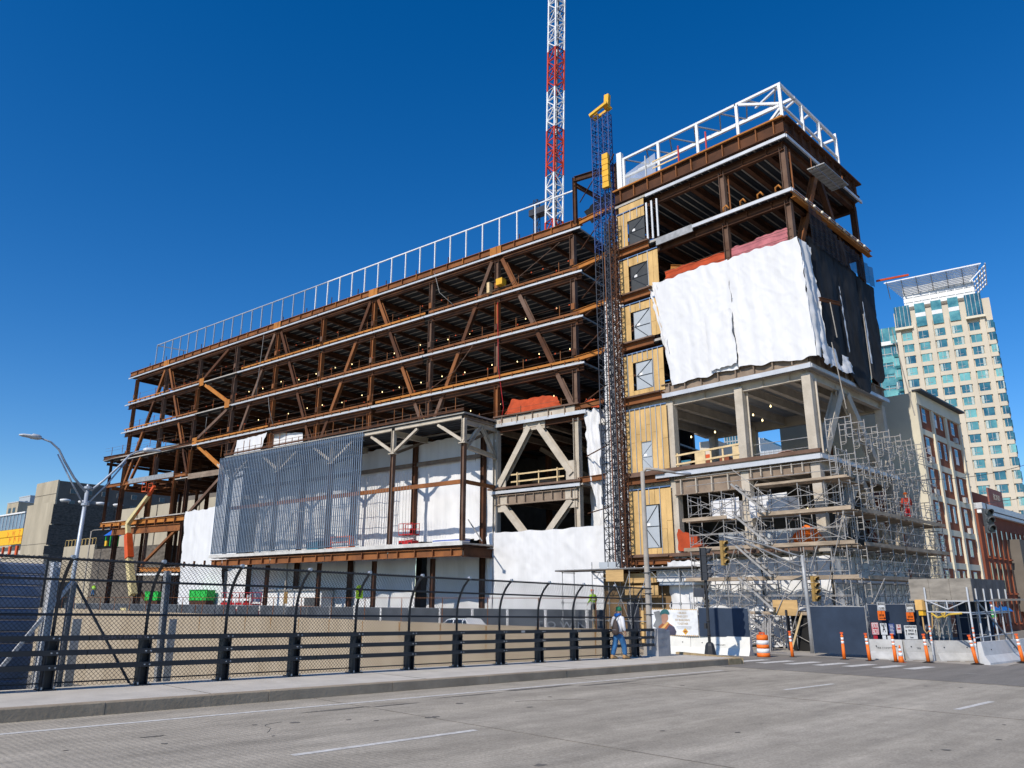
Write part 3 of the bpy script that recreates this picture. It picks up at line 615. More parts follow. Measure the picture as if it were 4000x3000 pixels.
# --- low left end over the railway: brown frame, four column lines
for x in (-110.1, -98.0, -92.5): bar('column', mf, (x, YM, 12), (x, YM, 21.2), .3, .3, RUSTD if x < -100 else RUST, 'i', (1, 0, 0))
bar('column', mf, (-105.9, YM, -.6), (-105.9, YM, 22), .5, .5, RUSTD, 'i', (1, 0, 0)); bar('column', mf, (-97.8, YM, -.6), (-97.8, YM, 12), .34, .34, RUSTG, 'i', (1, 0, 0)); bar('column', mf, (-105.7, YM, 21), (-105.7, YM, 32.3), .3, .3, RUSTD, 'i', (1, 0, 0))
bar('column', mf, (-89.3, YM, 5), (-89.3, YM, 17), .4, .4, RUSTD, 'i', (1, 0, 0))
bar('edge_beam', mf, (-112.2, YM - .2, 21.6), (-88.5, YM - .2, 21.0), .3, .5, RUSTD, 'i'); bar('edge_beam', mf, (-110.4, YM - .1, 17.5), (-89.2, YM - .1, 17.3), .26, .44, RUST, 'i')
bar('grey_girder', mf, (-103.8, YM - .25, 17.6), (-92.4, YM - .25, 17.5), .1, .62, GALVD); bar('grey_girder', mf, (-89, YM - .2, 16.9), (-81.5, YM - .2, 16.8), .1, .66, FIREB)
bar('edge_beam', mf, (-110.3, YM - .2, 12.1), (-88.9, YM - .2, 11.8), .3, .55, RUSTO, 'i'); deck(12.3, -110, -88.9, YM - .2, 62, mf, RUSTD)
for j in range(9): box('stiffener', mf, (-109 + j * 2.3, YM - .35, 11.7), (.08, .3, .8), RUST)
bar('edge_beam', mf, (-107, YM - .1, 11.0), (-89.5, YM - .1, 10.8), .4, .9, RUST, 'i'); bar('edge_beam', mf, (-98, YM - .2, 5.9), (-88, YM - .2, 5.7), .3, .5, RUSTO, 'i')
deck(5.9, -98, -88.6, YM, 60, mf, RUSTD); bar('edge_channel', mf, (-99.2, YM - .4, 5.3), (-88.3, YM - .4, 5.15), .1, .22, WHITE)
bar('brace', mf, (-98, YM, 6.5), (-90.5, YM, 10.6), .3, .3, RUST, 'i', (0, 1, 0)); bar('brace', mf, (-104.9, YM, 16.6), (-101.6, YM, 21), .3, .3, RUST, 'i', (0, 1, 0)); bar('brace', mf, (-92, YM, -.3), (-97.5, YM, -.3 + 3.5), .3, .3, RUSTD, 'i', (0, 1, 0))
for j in range(7): bar('joist', mf, (-109 + j * 3, YM, 17.1), (-109 + j * 3, 60, 17.1), .2, .4, RUSTD if j % 2 else RUST, 'i')
for j in range(5): bar('joist', mf, (-110, YM + 2 + j * 2.2, 17.3), (-82, YM + 2 + j * 2.2, 17.1), .2, .4, RUST if j % 2 else RUSTD, 'i')
for j in range(8): bar('joist', mf, (-111.5 + j * 3, YM, 20.8), (-111.5 + j * 3, 60, 20.8), .2, .4, RUSTD, 'i')
for yy in (55.0, 60.0):
    for x in (-108, -101, -95, -90): bar('column', mf, (x, yy, -.6), (x, yy, 21), .3, .3, RUSTD, 'i', (1, 0, 0))
for x in (-110, -107, -103, -99.5, -96, -93): bar('guard_post', mf, (x, YM - .2, 21.9), (x, YM - .2, 23.0), .05, .05, RUST)
for h in (.7, 1.1): bar('guard_cable', mf, (-112, YM - .2, 21.9 + h), (-90, YM - .2, 21.4 + h), .022, .022, RUSTG, 'tube6')

# --- rooftop screen frame (white) along the long roof
rf = thing('roof_rail_frame', 'slim white metal frame of posts and top rail along the long roof', 'roof frame', (-70, YM, 33.5))
xs = [-32.0 - 2.045 * i for i in range(35)]; zr = LV[4] + .85; zt = zr + 3.0
for i, x in enumerate(xs): bar('post', rf, (x, YM + .1, zr), (x, YM + .1, zt), .125, .1, WSTEEL if i < 18 else POLEM, 'box', (1, 0, 0))
for a in range(0, 34, 4): bar('top_rail', rf, (xs[a] + .08, YM + .1, zt + .06), (xs[min(a + 4, 34)] - .08, YM + .1, zt + .06), .12, .1, WSTEEL if a < 16 else POLEM)
bar('return_rail', rf, (xs[34], YM + .1, zt), (xs[34] + 1, YM + 4, zt), .14, .12, POLEM); bar('post', rf, (xs[34] + 1, YM + 4, zr), (xs[34] + 1, YM + 4, zt), .14, .14, POLEM, 'box', (1, 0, 0))
for i in range(17): bar('stub_post', rf, (-34 - i * 4.4, YM + .8, zr), (-34 - i * 4.4, YM + .8, zr + 1.25 + RND.uniform(-.2, .2)), .07, .07, RUSTD)

# ================================================================== projecting box with the fin screen
bx = thing('projecting_bay', 'projecting beige and rusty steel bay hung in front of the long frame', 'building frame', (-57, YB, 6))
BXC = [CX[1], CX[2], CX[3], CX[4], CX[5]]
for i, x in enumerate(BXC):
    bar('column', bx, (x, YB, 6.85), (x, YB, 14.6), .34, .34, [RUSTG, RUSTG, RUSTG, RUSTG, RUSTD][i], 'i', (1, 0, 0)); bar('column_head', bx, (x, YB, 14.66), (x, YB, 16.7), .34, .34, FIREP, 'i', (1, 0, 0)); box('bearing_plate', bx, (x, YB, 14.62), (.7, .6, .08), FIREP)
    bar('inner_column', bx, (x - 1.2, YM - .35, -.4), (x - 1.2, YM - .35, 16.6), .38, .38, RUSTD, 'i', (1, 0, 0))
    bar('girder', bx, (x, YB, 16.45), (x, YM, 16.45), .26, .5, FIREP, 'i')
    for s in (-1, 1):
        if (i == 0 and s == 1): continue
        bar('knee_brace', bx, (x, YB, 14.75), (x + s * 2.9, YB, 16.5), .22, .22, FIREP, 'i', (0, 1, 0))
    bar('knee_brace', bx, (x, YB + .2, 14.7), (x - .2, YM - .3, 16.3), .22, .22, FIREB, 'i')
bar('knee_brace', bx, (BXC[0], YM - .2, 13.9), (BXC[0], YB + 2.2, 16.4), .3, .3, FIREP, 'i'); bar('knee_brace', bx, (BXC[0], YB + .2, 14.2), (BXC[0], YB + 2.0, 16.3), .3, .3, FIREP, 'i'); bar('side_beam', bx, (BXC[0], YB, 14.4), (BXC[0], YM, 14.0), .26, .34, FIREP, 'i')
for a, b in zip(BXC, BXC[1:]): bar('eaves_beam', bx, (a - .2, YB - .1, 16.85), (b + .2, YB - .1, 16.85), .28, .4, FIREP, 'i'); bar('mid_rail', bx, (a - .2, YB, 11.5), (b + .2, YB, 11.5), .2, .34, RUST); bar('inner_beam', bx, (a - 1, YM - .35, 14.3), (b - 1, YM - .35, 14.3), .2, .34, FIREB, 'i')
bar('mid_rail', bx, (BXC[0], YB + .1, 11.5), (BXC[0], YM - .3, 11.45), .2, .3, RUST)
bar('eaves_beam', bx, (BXC[0], YB, 16.85), (BXC[0], YM, 16.85), .3, .44, FIREB, 'i')
deck(17.0, BXC[4] - 1.2, BXC[0] + .25, YB - .3, YM, bx, DECK, .6); bar('roof_edge', bx, (BXC[4] - 1.2, YB - .4, 17.3), (BXC[0] + .3, YB - .4, 17.3), .12, .14, RUSTD)
for h in (.55, 1.1): bar('guard_rail', bx, (-74.5, YB - .3, 17.2 + h * .5), (BXC[0] + .2, YB - .3, 17.2 + h * .5), .03, .03, RUSTG)
x = -41
while x > -75: bar('guard_post', bx, (x, YB - .3, 17.2), (x, YB - .3, 17.2 + RND.choice([.6, .6, 1.3])), .05, .05, RUST); x -= 1.03
# floor slab of the bay
deck(6.5, -75.2, BXC[0] + .3, YB - .25, YM, bx, RUSTD); bar('slab_edge', bx, (-75.2, YB - .35, 6.62), (BXC[0] + .35, YB - .35, 6.62), .12, .3, M('pale slab edge', (.55, .54, .52), .8, var=.15))
for a, b in zip([BXC[0] + .2] + BXC[1:], BXC[1:] + [-75]): 
    bar('floor_beam', bx, (a - .05, YB - .15, 5.95), (b + .05, YB - .15, 5.95), .4, .62, RUST, 'i')
    for j in range(4): box('stiffener', bx, (a - 1 - j * 2.0, YB - .3, 5.95), (.07, .22, .62), RUST)
bar('floor_beam', bx, (BXC[0] + .2, YB, 5.95), (BXC[0] + .2, YM, 5.95), .4, .7, RUSTD, 'i')
for i, x in enumerate((-44.5, -51.5, -59, -67)): bar('ground_column', bx, (x, YB + 1.2, -.5), (x, YB + 1.2, 5.6), .32, .32, RUSTD, 'i', (1, 0, 0))
# fins
fs_ = thing('fin_screen', 'screen of slim blue grey vertical metal fins on the projecting bay', 'screen', (-63, YB - .5, 6.8))
FINM = M('blue grey fin metal', (.26, .32, .40), .4, .35, var=.1, scale=.5)
NF = 82; x0, x1 = -74.6, -52.0
for i in range(NF):
    x = x0 + (x1 - x0) * i / (NF - 1); bar('fin', fs_, (x, YB - .52, 6.85), (x, YB - .52, 16.95), .07, .1, FINM, 'box', (0, 1, 0))
for i in range(22): bar('fin', fs_, (x0 + .14 + i * .279, YB - .44, 6.85), (x0 + .14 + i * .279, YB - .44, 16.9), .05, .085, FINM, 'box', (0, 1, 0))
for z in (7.6, 8.6, 9.6, 10.6, 12.6, 13.6, 14.9, 16.2): bar('rail', fs_, (x0 - .1, YB - .39, z), (x1 + .1, YB - .39, z), .03, .04, FINM)
bar('rail', fs_, (x0 - .1, YB - .38, 16.7), (x1 + .1, YB - .38, 16.7), .05, .16, FINM); bar('rail', fs_, (x0 - .1, YB - .38, 6.95), (x1 + .1, YB - .38, 6.95), .05, .1, FINM)
# thin wires in the open half of the bay
wv = thing('hanging_wires', 'thin vertical wires hung in the open right half of the bay', 'wires', (-46, YB, 7))
for i in range(16): bar('wire', wv, (-51.4 + i * .36, YB - .3, 6.9), (-51.4 + i * .36, YB - .3, 12.9 - (i % 4) * .1), .025, .025, CABLE, 'tube6')
# things standing in the bay
def scissor(name, label, c, s=1.0, mat=RED, base=WHITE, lx_=1.0):
    t = thing(name, label, 'lift', c); c = V(c)
    box('chassis', t, c + V((0, 0, .35 * s)), (1.6 * lx_ * s, .8 * s, .35 * s), mat)
    for sx in (-.55, .55):
        w_ = MB(); w_.add('rod', Matrix.Translation(c + V((sx * lx_ * s, -.38 * s, .18 * s))) @ Matrix.Rotation(rad(90), 4, 'Z') @ Matrix.Diagonal((.12, .36 * s, .36 * s, 1))); w_.build('wheel', BLACK, t)
    for k in range(3):
        bar('scissor_arm', t, c + V((-.7 * lx_ * s, 0, (.55 + .13 * k) * s)), c + V((.7 * lx_ * s, 0, (.68 + .13 * k) * s)), .3, .05, base); bar('scissor_arm', t, c + V((.7 * lx_ * s, .1, (.55 + .13 * k) * s)), c + V((-.7 * lx_ * s, .1, (.68 + .13 * k) * s)), .3, .05, base)
    box('platform', t, c + V((0, 0, 1.02 * s)), (1.7 * lx_ * s, .85 * s, .1), mat)
    for h in (1.5, 1.95):
        for sy in (-.4, .4): bar('guard_rail', t, c + V((-.83 * lx_ * s, sy * s, h * s)), c + V((.83 * lx_ * s, sy * s, h * s)), .05, .05, mat)
    for sx in (-.83, -.28, .28, .83):
        for sy in (-.4, .4): bar('guard_post', t, c + V((sx * lx_ * s, sy * s, 1.0 * s)), c + V((sx * lx_ * s, sy * s, 1.97 * s)), .045, .045, mat)
    box('control_box', t, c + V((.6 * lx_ * s, -.42 * s, 1.65 * s)), (.3, .2, .3), base); return t
scissor('scissor_lift', 'red scissor lift parked inside the projecting bay', (-47.4, YB + 1.2, 6.66), 1.0)
t = thing('drywall_stack', 'low stack of blue and white boards on the bay floor', 'board stack', (-42.4, YB + 1, 6.66))
for k in range(4): box('board', t, (-42.4 + .03 * k, YB + 1, 6.75 + .1 * k), (3.0, 1.2, .085), M('blue board', (.12, .18, .5), .6) if k % 2 == 0 else WHITE)
t = thing('pipe_prop', 'slanted grey prop leaning on the bay floor beside the boards', 'prop', (-39.9, YB + .8, 6.7)); bar('tube', t, (-40.9, YB + 1.4, 8.6), (-38.9, YB + .8, 6.75), .1, .1, CABLE, 'tube'); box('foot', t, (-38.9, YB + .8, 6.72), (.3, .3, .05), RUSTD)
for i, (cx, mt, lb) in enumerate(((-56.2, ORANGE, 'orange lumber rack seen through the fins'), (-59.8, M('teal box', (.03, .2, .3), .5), 'teal tool chest seen through the fins'))):
    t = thing(['lumber_rack', 'tool_chest'][i], lb, ['rack', 'chest'][i], (cx, YB + 1.2, 6.66))
    if i == 0:
        for q in (-1, 1): box('end_frame', t, (cx + q * 1.6, YB + 1.2, 7.3), (.08, .7, 1.25), mt)
        for q in range(3): box('shelf', t, (cx, YB + 1.2, 6.9 + q * .5), (3.15, .6, .07), mt)
    else:
        box('body', t, (cx, YB + 1.2, 7.15), (1.7, .7, .9), mt); box('lid', t, (cx, YB + 1.2, 7.65), (1.75, .75, .08), WHITE)
# ================================================================== tarpaulins on the long frame
FN = (0, -1, 0)
def tarp(label, pts, nx, ny, n=FN, amp=.16, mat=TARP, name='tarpaulin', sc=.5, folds=0, hem=.12, seed=None):
    o = cloth(name, None, quad(*pts), nx, ny, mat, n, amp, sc, folds, seed if seed is not None else RND.random() * 20, hem); return tag(o, label, 'tarpaulin')
ys = YM - .75
def mp(px, py, Y): x, z = main(px, py, Y); return V((x, Y, z))
# back wall of the bay, in sheets side by side
xs_ = [-75.0, -66.8, -58.6, -50.2, -42.6, -40.4]
names_ = ['first white sheet behind the fins, leftmost', 'second white sheet behind the fins', 'third white sheet behind the fins', 'white sheet behind the hanging wires in the bay', 'narrow white sheet at the right end of the bay']
for k, (a, b) in enumerate(zip(xs_, xs_[1:])):
    tarp(names_[k], ((a, YM - .05, 16.4), (b + .02, YM - .05, 16.4), (b + .02, YM - .05, 7.3 + RND.uniform(-.3, .3)), (a, YM - .05, 7.2)), 30, 40, amp=.14, folds=3 if k < 4 else 1)
# sheets under the bay, in its shade
for k, (a, b, y, lb) in enumerate(((-79, -68, YM, 'white sheet under the left end of the projecting bay'), (-68, -57, YM + .1, 'white sheet behind the white site hut under the bay'), (-57, -48, YM - .6, 'white sheet under the middle of the bay with a lit fold'), (-48, -40.3, YM - .2, 'grey shaded sheet under the right end of the projecting bay'))):
    tarp(lb, ((a, y, 6.35), (b, y - (.8 if k == 2 else 0), 6.35), (b, y - 1.0 * (k == 2) - .2, -.5), (a, y + .2, -.5)), 30, 22, amp=.25, folds=2)
# the big lit sheet at the right end of the long frame
a0, a1 = mp(1925, 2082, ys), mp(2365, 2052, ys)
tarp('large creased white sheet hung below the beige braced bay', (a0, a1, V((a1.x + .2, ys + .1, -.5)), V((a0.x - .1, ys - .2, -.5))), 70, 50, amp=.12, folds=6, hem=.1, sc=.7)
tarp('narrow folded edge of white sheet beside the projecting bay', (a0 + V((-.9, .2, -.3)), a0 + V((.1, -.1, .1)), V((a0.x + .2, ys - .3, -.5)), V((a0.x - .2, ys, -.5))), 12, 30, amp=.25, folds=2)
tarp('hanging white strip of sheet beside the beige column', (mp(2280, 1600, YM - .3), mp(2345, 1600, YM - .3), mp(2352, 2055, YM - .3), mp(2300, 1850, YM - .3)), 14, 30, amp=.3, folds=2, hem=.3)
tarp('grey shaded sheet between the long frame and the hoist', (mp(2290, 1610, YM + 1.6), mp(2370, 1600, YM + 1.6), mp(2378, 2090, YM + 1.6), mp(2312, 2090, YM + 1.6)), 12, 30, amp=.2, folds=2)
# left end
tarp('white sheet hanging at the left end below the brown frame', (mp(722, 2000, YM - .5), mp(868, 1975, YM - .5), mp(868, 2430, YM - .5), mp(690, 2430, YM - .5)), 30, 40, amp=.16, folds=3, hem=.2)
wp_ = thing('white_wall_panel', 'white panelled wall strip with horizontal seams left of the fins', 'wall panel', (-78, YM - .8, 6))
for k in range(9): box('panel', wp_, (-78.0, YM - .8, 6.7 + k * 1.13), (3.6, .12, 1.11), M('white panel', (.78, .79, .8), .5, var=.03) if k == 0 else MATS['white panel'])
tarp('small white sheet tied high behind the top of the fins', (mp(925, 1720, YM - .3), mp(1045, 1690, YM - .3), mp(1005, 1775, YM - .3), mp(905, 1800, YM - .3)), 14, 10, amp=.2)
tarp('grey patch of sheet beside the small white one above the fins', (mp(1065, 1690, YM + .4), mp(1180, 1690, YM + .4), mp(1180, 1740, YM + .4), mp(1065, 1775, YM + .4)), 12, 8, amp=.15)
tarp('orange netting heaped on the floor above the beige bay', (mp(2000, 1560, YM + .5), mp(2170, 1545, YM + .5), mp(2190, 1590, YM + .2), mp(1975, 1622, YM + .2)), 24, 10, amp=.35, mat=ORNET, name='debris_netting')
tarp('small orange netting bundle beside the hoist', (mp(2290, 1558, YM + 1), mp(2330, 1560, YM + 1), mp(2340, 1590, YM + .6), mp(2280, 1590, YM + .6)), 10, 8, amp=.25, mat=ORNET, name='debris_netting')
tarp('white sheet wrapped up the gap behind the hoist mast', (mp(2362, 1180, YM - 1.5), mp(2432, 1160, YM - 1.5), mp(2440, 2210, YM - 1.5), mp(2365, 2210, YM - 1.5)), 14, 70, amp=.25, folds=2)

# ================================================================== navy site fence along the cross street, things behind it
def navy_line(name, label, a, b, z0a, z0b, h, mat=NAVY, posts=3.0, seed=0, fabric_n=None):
    a = V(a); b = V(b); t = thing(name, label, 'site fence', a); n = int((b - a).length / posts) or 1; d = (b - a).normalized(); nn = d.cross(Z) if fabric_n is None else V(fabric_n)
    for k in range(n + 1):
        p = a + (b - a) * k / n; zz = z0a + (z0b - z0a) * k / n; bar('post', t, p + Z * zz - nn * .06, p + Z * (zz + h + .06) - nn * .06, .06, .06, GALVD, 'tube6')
    bar('top_rail', t, a + Z * (z0a + h) - nn * .06, b + Z * (z0b + h) - nn * .06, .05, .05, GALVD, 'tube6')
    for k in range(n):
        s0, s1 = k / n + .003, (k + 1) / n - .003; pa, pb = a + (b - a) * s0, a + (b - a) * s1; za, zb = z0a + (z0b - z0a) * s0, z0a + (z0b - z0a) * s1
        cloth('screen_panel', t, quad(pa + Z * (za + h), pb + Z * (zb + h), pb + Z * (zb + .05), pa + Z * (za + .05)), 10, 8, mat, nn, .05, .8, 0, seed + k)
    return t
fA, fB, fC = V((-118, 50.2, 0)), V((-62, 45.9, 0)), V((-24.5, 44.2, 0))
nf = navy_line('site_fence', 'long blue grey screened fence along the far side of the cross street', fB, fC, -.55, -.5, 2.25, NAVYG, 3.4)
tx = face_m(fB + (fC - fB) * .86 + V((-.1, -.28, .75)), fC - fB); text('lettering', 'T O W N', .62, M('pale lettering', (.2, .22, .25), .8), nf, tx, 4.2)
navy_line('site_fence', 'dark blue grey screened fence at the far left behind the green skips', fA, fB + V((-.1, 0, 0)), -.6, -.55, 2.3, NAVYG, 4.2)
# skips
def skip(label, px, py, w, h, Y):
    x, z = main(px, py, Y); t = thing('skip', label, 'skip', (x, Y, -.5), 'green skips behind the site fence'); m = MB()
    m.prism([V((x - w / 2, Y, z)), V((x - w / 2 - .1, Y, z + h)), V((x + w / 2 + .1, Y, z + h)), V((x + w / 2, Y, z))], (0, 1.0, 0)); m.build('body', GREEN, t)
    for k in range(4): box('rib', t, (x - w / 2 + .2 + k * (w - .4) / 3, Y - .03, z + h / 2), (.08, .06, h), GREEN)
    bar('rim', t, (x - w / 2 - .1, Y, z + h), (x + w / 2 + .1, Y, z + h), .1, .1, M('dark green rim', (.01, .2, .03), .6)); box('support', t, (x, Y + .5, (z - .5) / 2), (w, .9, z + .5), RUSTD); return t
skip('left green skip, nearer the boom lift', 588, 2345, 2.8, 1.0, 48.6); skip('right green skip, nearer the red and white lift', 770, 2345, 3.4, 1.1, 48.4)
scissor('scissor_lift', 'long red and white lift platform behind the fence under the bay', (main(940, 2340, 48)[0], 48, .55), 1.25, RED, WHITE, 2.7)
lxp = main(940, 2340, 48)[0]; sl_ = bpy.data.objects['scissor_lift.001']
for (dz, hh_, mt_) in ((1.1, .28, WHITE), (1.45, .22, RED), (.75, .3, RED), (1.85, .22, WHITE)): box('side_panel', sl_, (lxp, 47.42, dz + .45), (5.4, .06, hh_), mt_)
for q in range(9): box('side_post', sl_, (lxp - 2.6 + q * .65, 47.4, 2.1), (.09, .08, 1.5), RED if q % 2 else WHITE)
# white site hut under the bay
t = thing('site_hut', 'white site hut with a dark doorway under the projecting bay', 'hut', (-66, 48.9, -.5))
box('wall', t, (-65, 49.4, 1.3), (9.4, 1.4, 3.7), WHITE); box('roof', t, (-65, 49.3, 3.22), (9.7, 1.7, .14), GALVD); box('door', t, (-61.6, 48.66, 1.0), (2.3, .06, 3.0), M('hut door', (.08, .085, .09), .6)); bar('rail', t, (-64.5, 48.5, 1.7), (-60, 48.5, 1.7), .05, .05, RUST)
# ================================================================== boom lift at the far left
def px3(px, py, Y): x, z = main(px, py, Y); return V((x, Y, z))
t = thing('boom_lift', 'orange and cream boom lift reaching up to the brown frame at left', 'boom lift', px3(505, 2330, 52)); Yl = 49.2
q = lambda a, b: px3(a * .452, 1600 + b * .452, Yl)
def taperbar(name, a, b, w0, w1, mat):
    m = MB(); u = (b - a).normalized(); s = V((0, 1, 0)); r = u.cross(s).normalized()
    m.v += [a + r * w0 / 2 + s * w0 / 2, a - r * w0 / 2 + s * w0 / 2, a - r * w0 / 2 - s * w0 / 2, a + r * w0 / 2 - s * w0 / 2, b + r * w1 / 2 + s * w1 / 2, b - r * w1 / 2 + s * w1 / 2, b - r * w1 / 2 - s * w1 / 2, b + r * w1 / 2 - s * w1 / 2]
    m.f += [(0, 1, 2, 3), (7, 6, 5, 4), (0, 4, 5, 1), (1, 5, 6, 2), (2, 6, 7, 3), (3, 7, 4, 0)]; return m.build(name, mat, t)
taperbar('lower_boom', q(1150, 1600), q(1115, 1290), .75, .68, CREAM); taperbar('riser', q(1118, 1280), q(1108, 1080), .8, .75, ORANGED); taperbar('elbow', q(1108, 1070), q(1105, 985), .5, .5, CREAM)
taperbar('main_boom', q(1105, 985), q(1285, 740), .52, .42, CREAM); taperbar('fly_boom', q(1285, 740), q(1335, 660), .36, .3, ORANGED); bar('boom_cylinder', t, q(1180, 905), q(1250, 800), .14, .14, ORANGED, 'tube')
bk = q(1290, 690); 
for dx in (-.5, .5):
    for dy in (-.4, .4): bar('basket_post', t, bk + V((dx, dy - .3, -.3)), bk + V((dx, dy - .3, .8)), .05, .05, ORANGED)
for h in (-.3, .25, .8):
    for dy in (-.4, .4): bar('basket_rail', t, bk + V((-.5, dy - .3, h)), bk + V((.5, dy - .3, h)), .05, .05, ORANGED)
box('basket_floor', t, bk + V((0, -.3, -.33)), (1.05, .85, .06), ORANGED); bb = q(1140, 1600); bb.z = 1.0; box('turntable', t, bb + V((0, .2, -.2)), (2.6, 1.6, .9), CREAM)
for dx in (-1.1, 1.1): m = MB(); m.add('rod', Matrix.Translation(V((bb.x + dx, Yl - .7, .0))) @ Matrix.Rotation(rad(90), 4, 'Z') @ Matrix.Diagonal((.35, 1.0, 1.0, 1))); m.build('wheel', BLACK, t)
# ================================================================== white car on the cross street
def car(label, c, ang, mat):
    t = thing('car', label, 'car', c, rot=None); Mx = Matrix.Translation(V(c)) @ Matrix.Rotation(ang, 4, 'Z')
    m = MB(); body = [(-2.3, .45), (-2.3, .95), (-2.1, 1.02), (-1.1, 1.08), (-1.0, 1.08), (2.1, 1.1), (2.3, .95), (2.3, .42), (2.0, .3), (-2.1, .3)]
    m.prism([V((x, -.9, z)) for x, z in body], (0, 1.8, 0)); m.build('body', mat, t, Mx=Mx)
    m = MB(); n0 = [(-1.15, 1.06, .86), (-.35, 1.62, .68), (.2, 1.7, .66), (1.5, 1.66, .66), (2.15, 1.09, .84)]
    k = 0
    for x, z, hw in n0: m.v += [V((x, -hw, z)), V((x, hw, z))]
    for i in range(4): m.f.append((2 * i, 2 * i + 1, 2 * i + 3, 2 * i + 2))
    m.f += [(0, 2, 4, 6, 8), (9, 7, 5, 3, 1)]; m.build('cabin', mat, t, Mx=Mx)
    for s in (-1, 1):
        for xs2 in ((-.95, -.35, .25, .25), (.35, .35, 1.2, 1.2), (1.3, 1.3, 1.5, 1.95)):
            m = MB(); zz = (1.12, 1.56, 1.6, 1.12) if xs2[0] < 0 else ((1.12, 1.6, 1.6, 1.12) if xs2[0] < 1 else (1.12, 1.58, 1.56, 1.12))
            m.poly([V((x, s * (.845 - (z - 1.06) * .3 + .012), z)) for x, z in zip(xs2, zz)]); m.build('side_window', GLASSD, t, Mx=Mx)
    m = MB(); m.poly([V((-1.1, -.78, 1.12)), V((-1.1, .78, 1.12)), V((-.42, .62, 1.61)), V((-.42, -.62, 1.61))]); m.build('windscreen', GLASSD, t, Mx=Mx @ Matrix.Translation(V((-.03, 0, .02))))
    for x in (-1.45, 1.4):
        for s in (-1, 1):
            m = MB(); m.add('rod', Matrix.Translation(V((x, s * .82, .34))) @ Matrix.Rotation(rad(90), 4, 'Z') @ Matrix.Diagonal((.24, .68, .68, 1))); w_ = m.build('wheel', BLACK, t, Mx=Mx); m = MB(); m.add('rod', Matrix.Translation(V((x, s * .93, .34))) @ Matrix.Rotation(rad(90), 4, 'Z') @ Matrix.Diagonal((.04, .42, .42, 1))); m.build('rim', BOLT, w_, Mx=Mx)
    for s in (-1, 1): m = MB(); m.bar((-.3, s * .6, 1.69), (1.5, s * .6, 1.73), .05); m.build('roof_rack', SIGD, t, Mx=Mx)
    for s in (-1, 1): box('headlight', t, Mx @ V((-2.27, s * .65, .85)), (.08, .35, .15), WHITE, Mx.to_3x3())
    return t
cp = wallp(-9.4, 2.6); cp.z = xz(cp); car('white car on the cross street behind the retaining wall', cp, rad(-8), WHITE)
# ================================================================== street lamps
def lamp_post(name, label, base, top, arm_to, r0, r1, mat, head=.7, cat='street lamp'):
    t = thing(name, label, cat, base); base, top, arm_to = V(base), V(top), V(arm_to)
    m = MB(); m.path([base + (top - base) * k / 6 for k in range(7)], r0, 10, r1); m.build('pole', mat, t, True)
    m = MB(); d = arm_to - top; m.path([top - Z * .1, top + d * .12 + Z * .12, top + d * .45 + Z * .1, arm_to], r1 * .7, 8); m.build('arm', mat, t, True)
    dd = d.normalized(); rr = Matrix((dd, Z.cross(dd).normalized(), dd.cross(Z.cross(dd).normalized()))).transposed(); m = MB(); m.lathe([(.02, -.06), (.16, -.05), (.2, 0), (.15, .06), (.02, .09)], 12); m.build('lamp_head', POLEM, t, True, Matrix.Translation(arm_to + dd * head * .4) @ rr.to_4x4() @ Matrix.Diagonal((head / .4, .8, .9, 1)))
    box('base_collar', t, base + Z * .2, (r0 * 3, r0 * 3, .4), mat); return t
pB = BP(-17.9, 26.5, .2); pT = BP(-17.9, 26.5, 7.4)
t = lamp_post('street_lamp', 'tall beige street lamp beside the end of the bridge railing', pB, pT, pT + V((1.25, .55, -.12)), .13, .085, POLEC)
for k, z in enumerate((1.5, 1.9, 2.3, 3.1)): box('strap', t, pB + Z * z, (.27, .27, .03), SIGD)
pw = px3(1118, 2400, 48); lamp_post('street_lamp', 'thin street lamp in front of the fin screen', (pw.x, 47.6, -.5), px3(1141, 2004, 47.6), px3(1210, 2000, 47.6), .11, .07, POLEC, .8)
lamp_post('street_lamp', 'thin street lamp in front of the brown brick wall at left', (px3(322, 2330, 60).x, 60, -.6), px3(357, 2075, 60), px3(420, 2068, 60), .13, .08, POLEC, .9)
box('notice', None, px3(1116, 2335, 47.3), (.55, .03, 1.1), M('brown notice', (.28, .17, .06), .7)); tag(bpy.data.objects['notice'], 'brown notice board strapped to the thin lamp before the fins', 'notice')
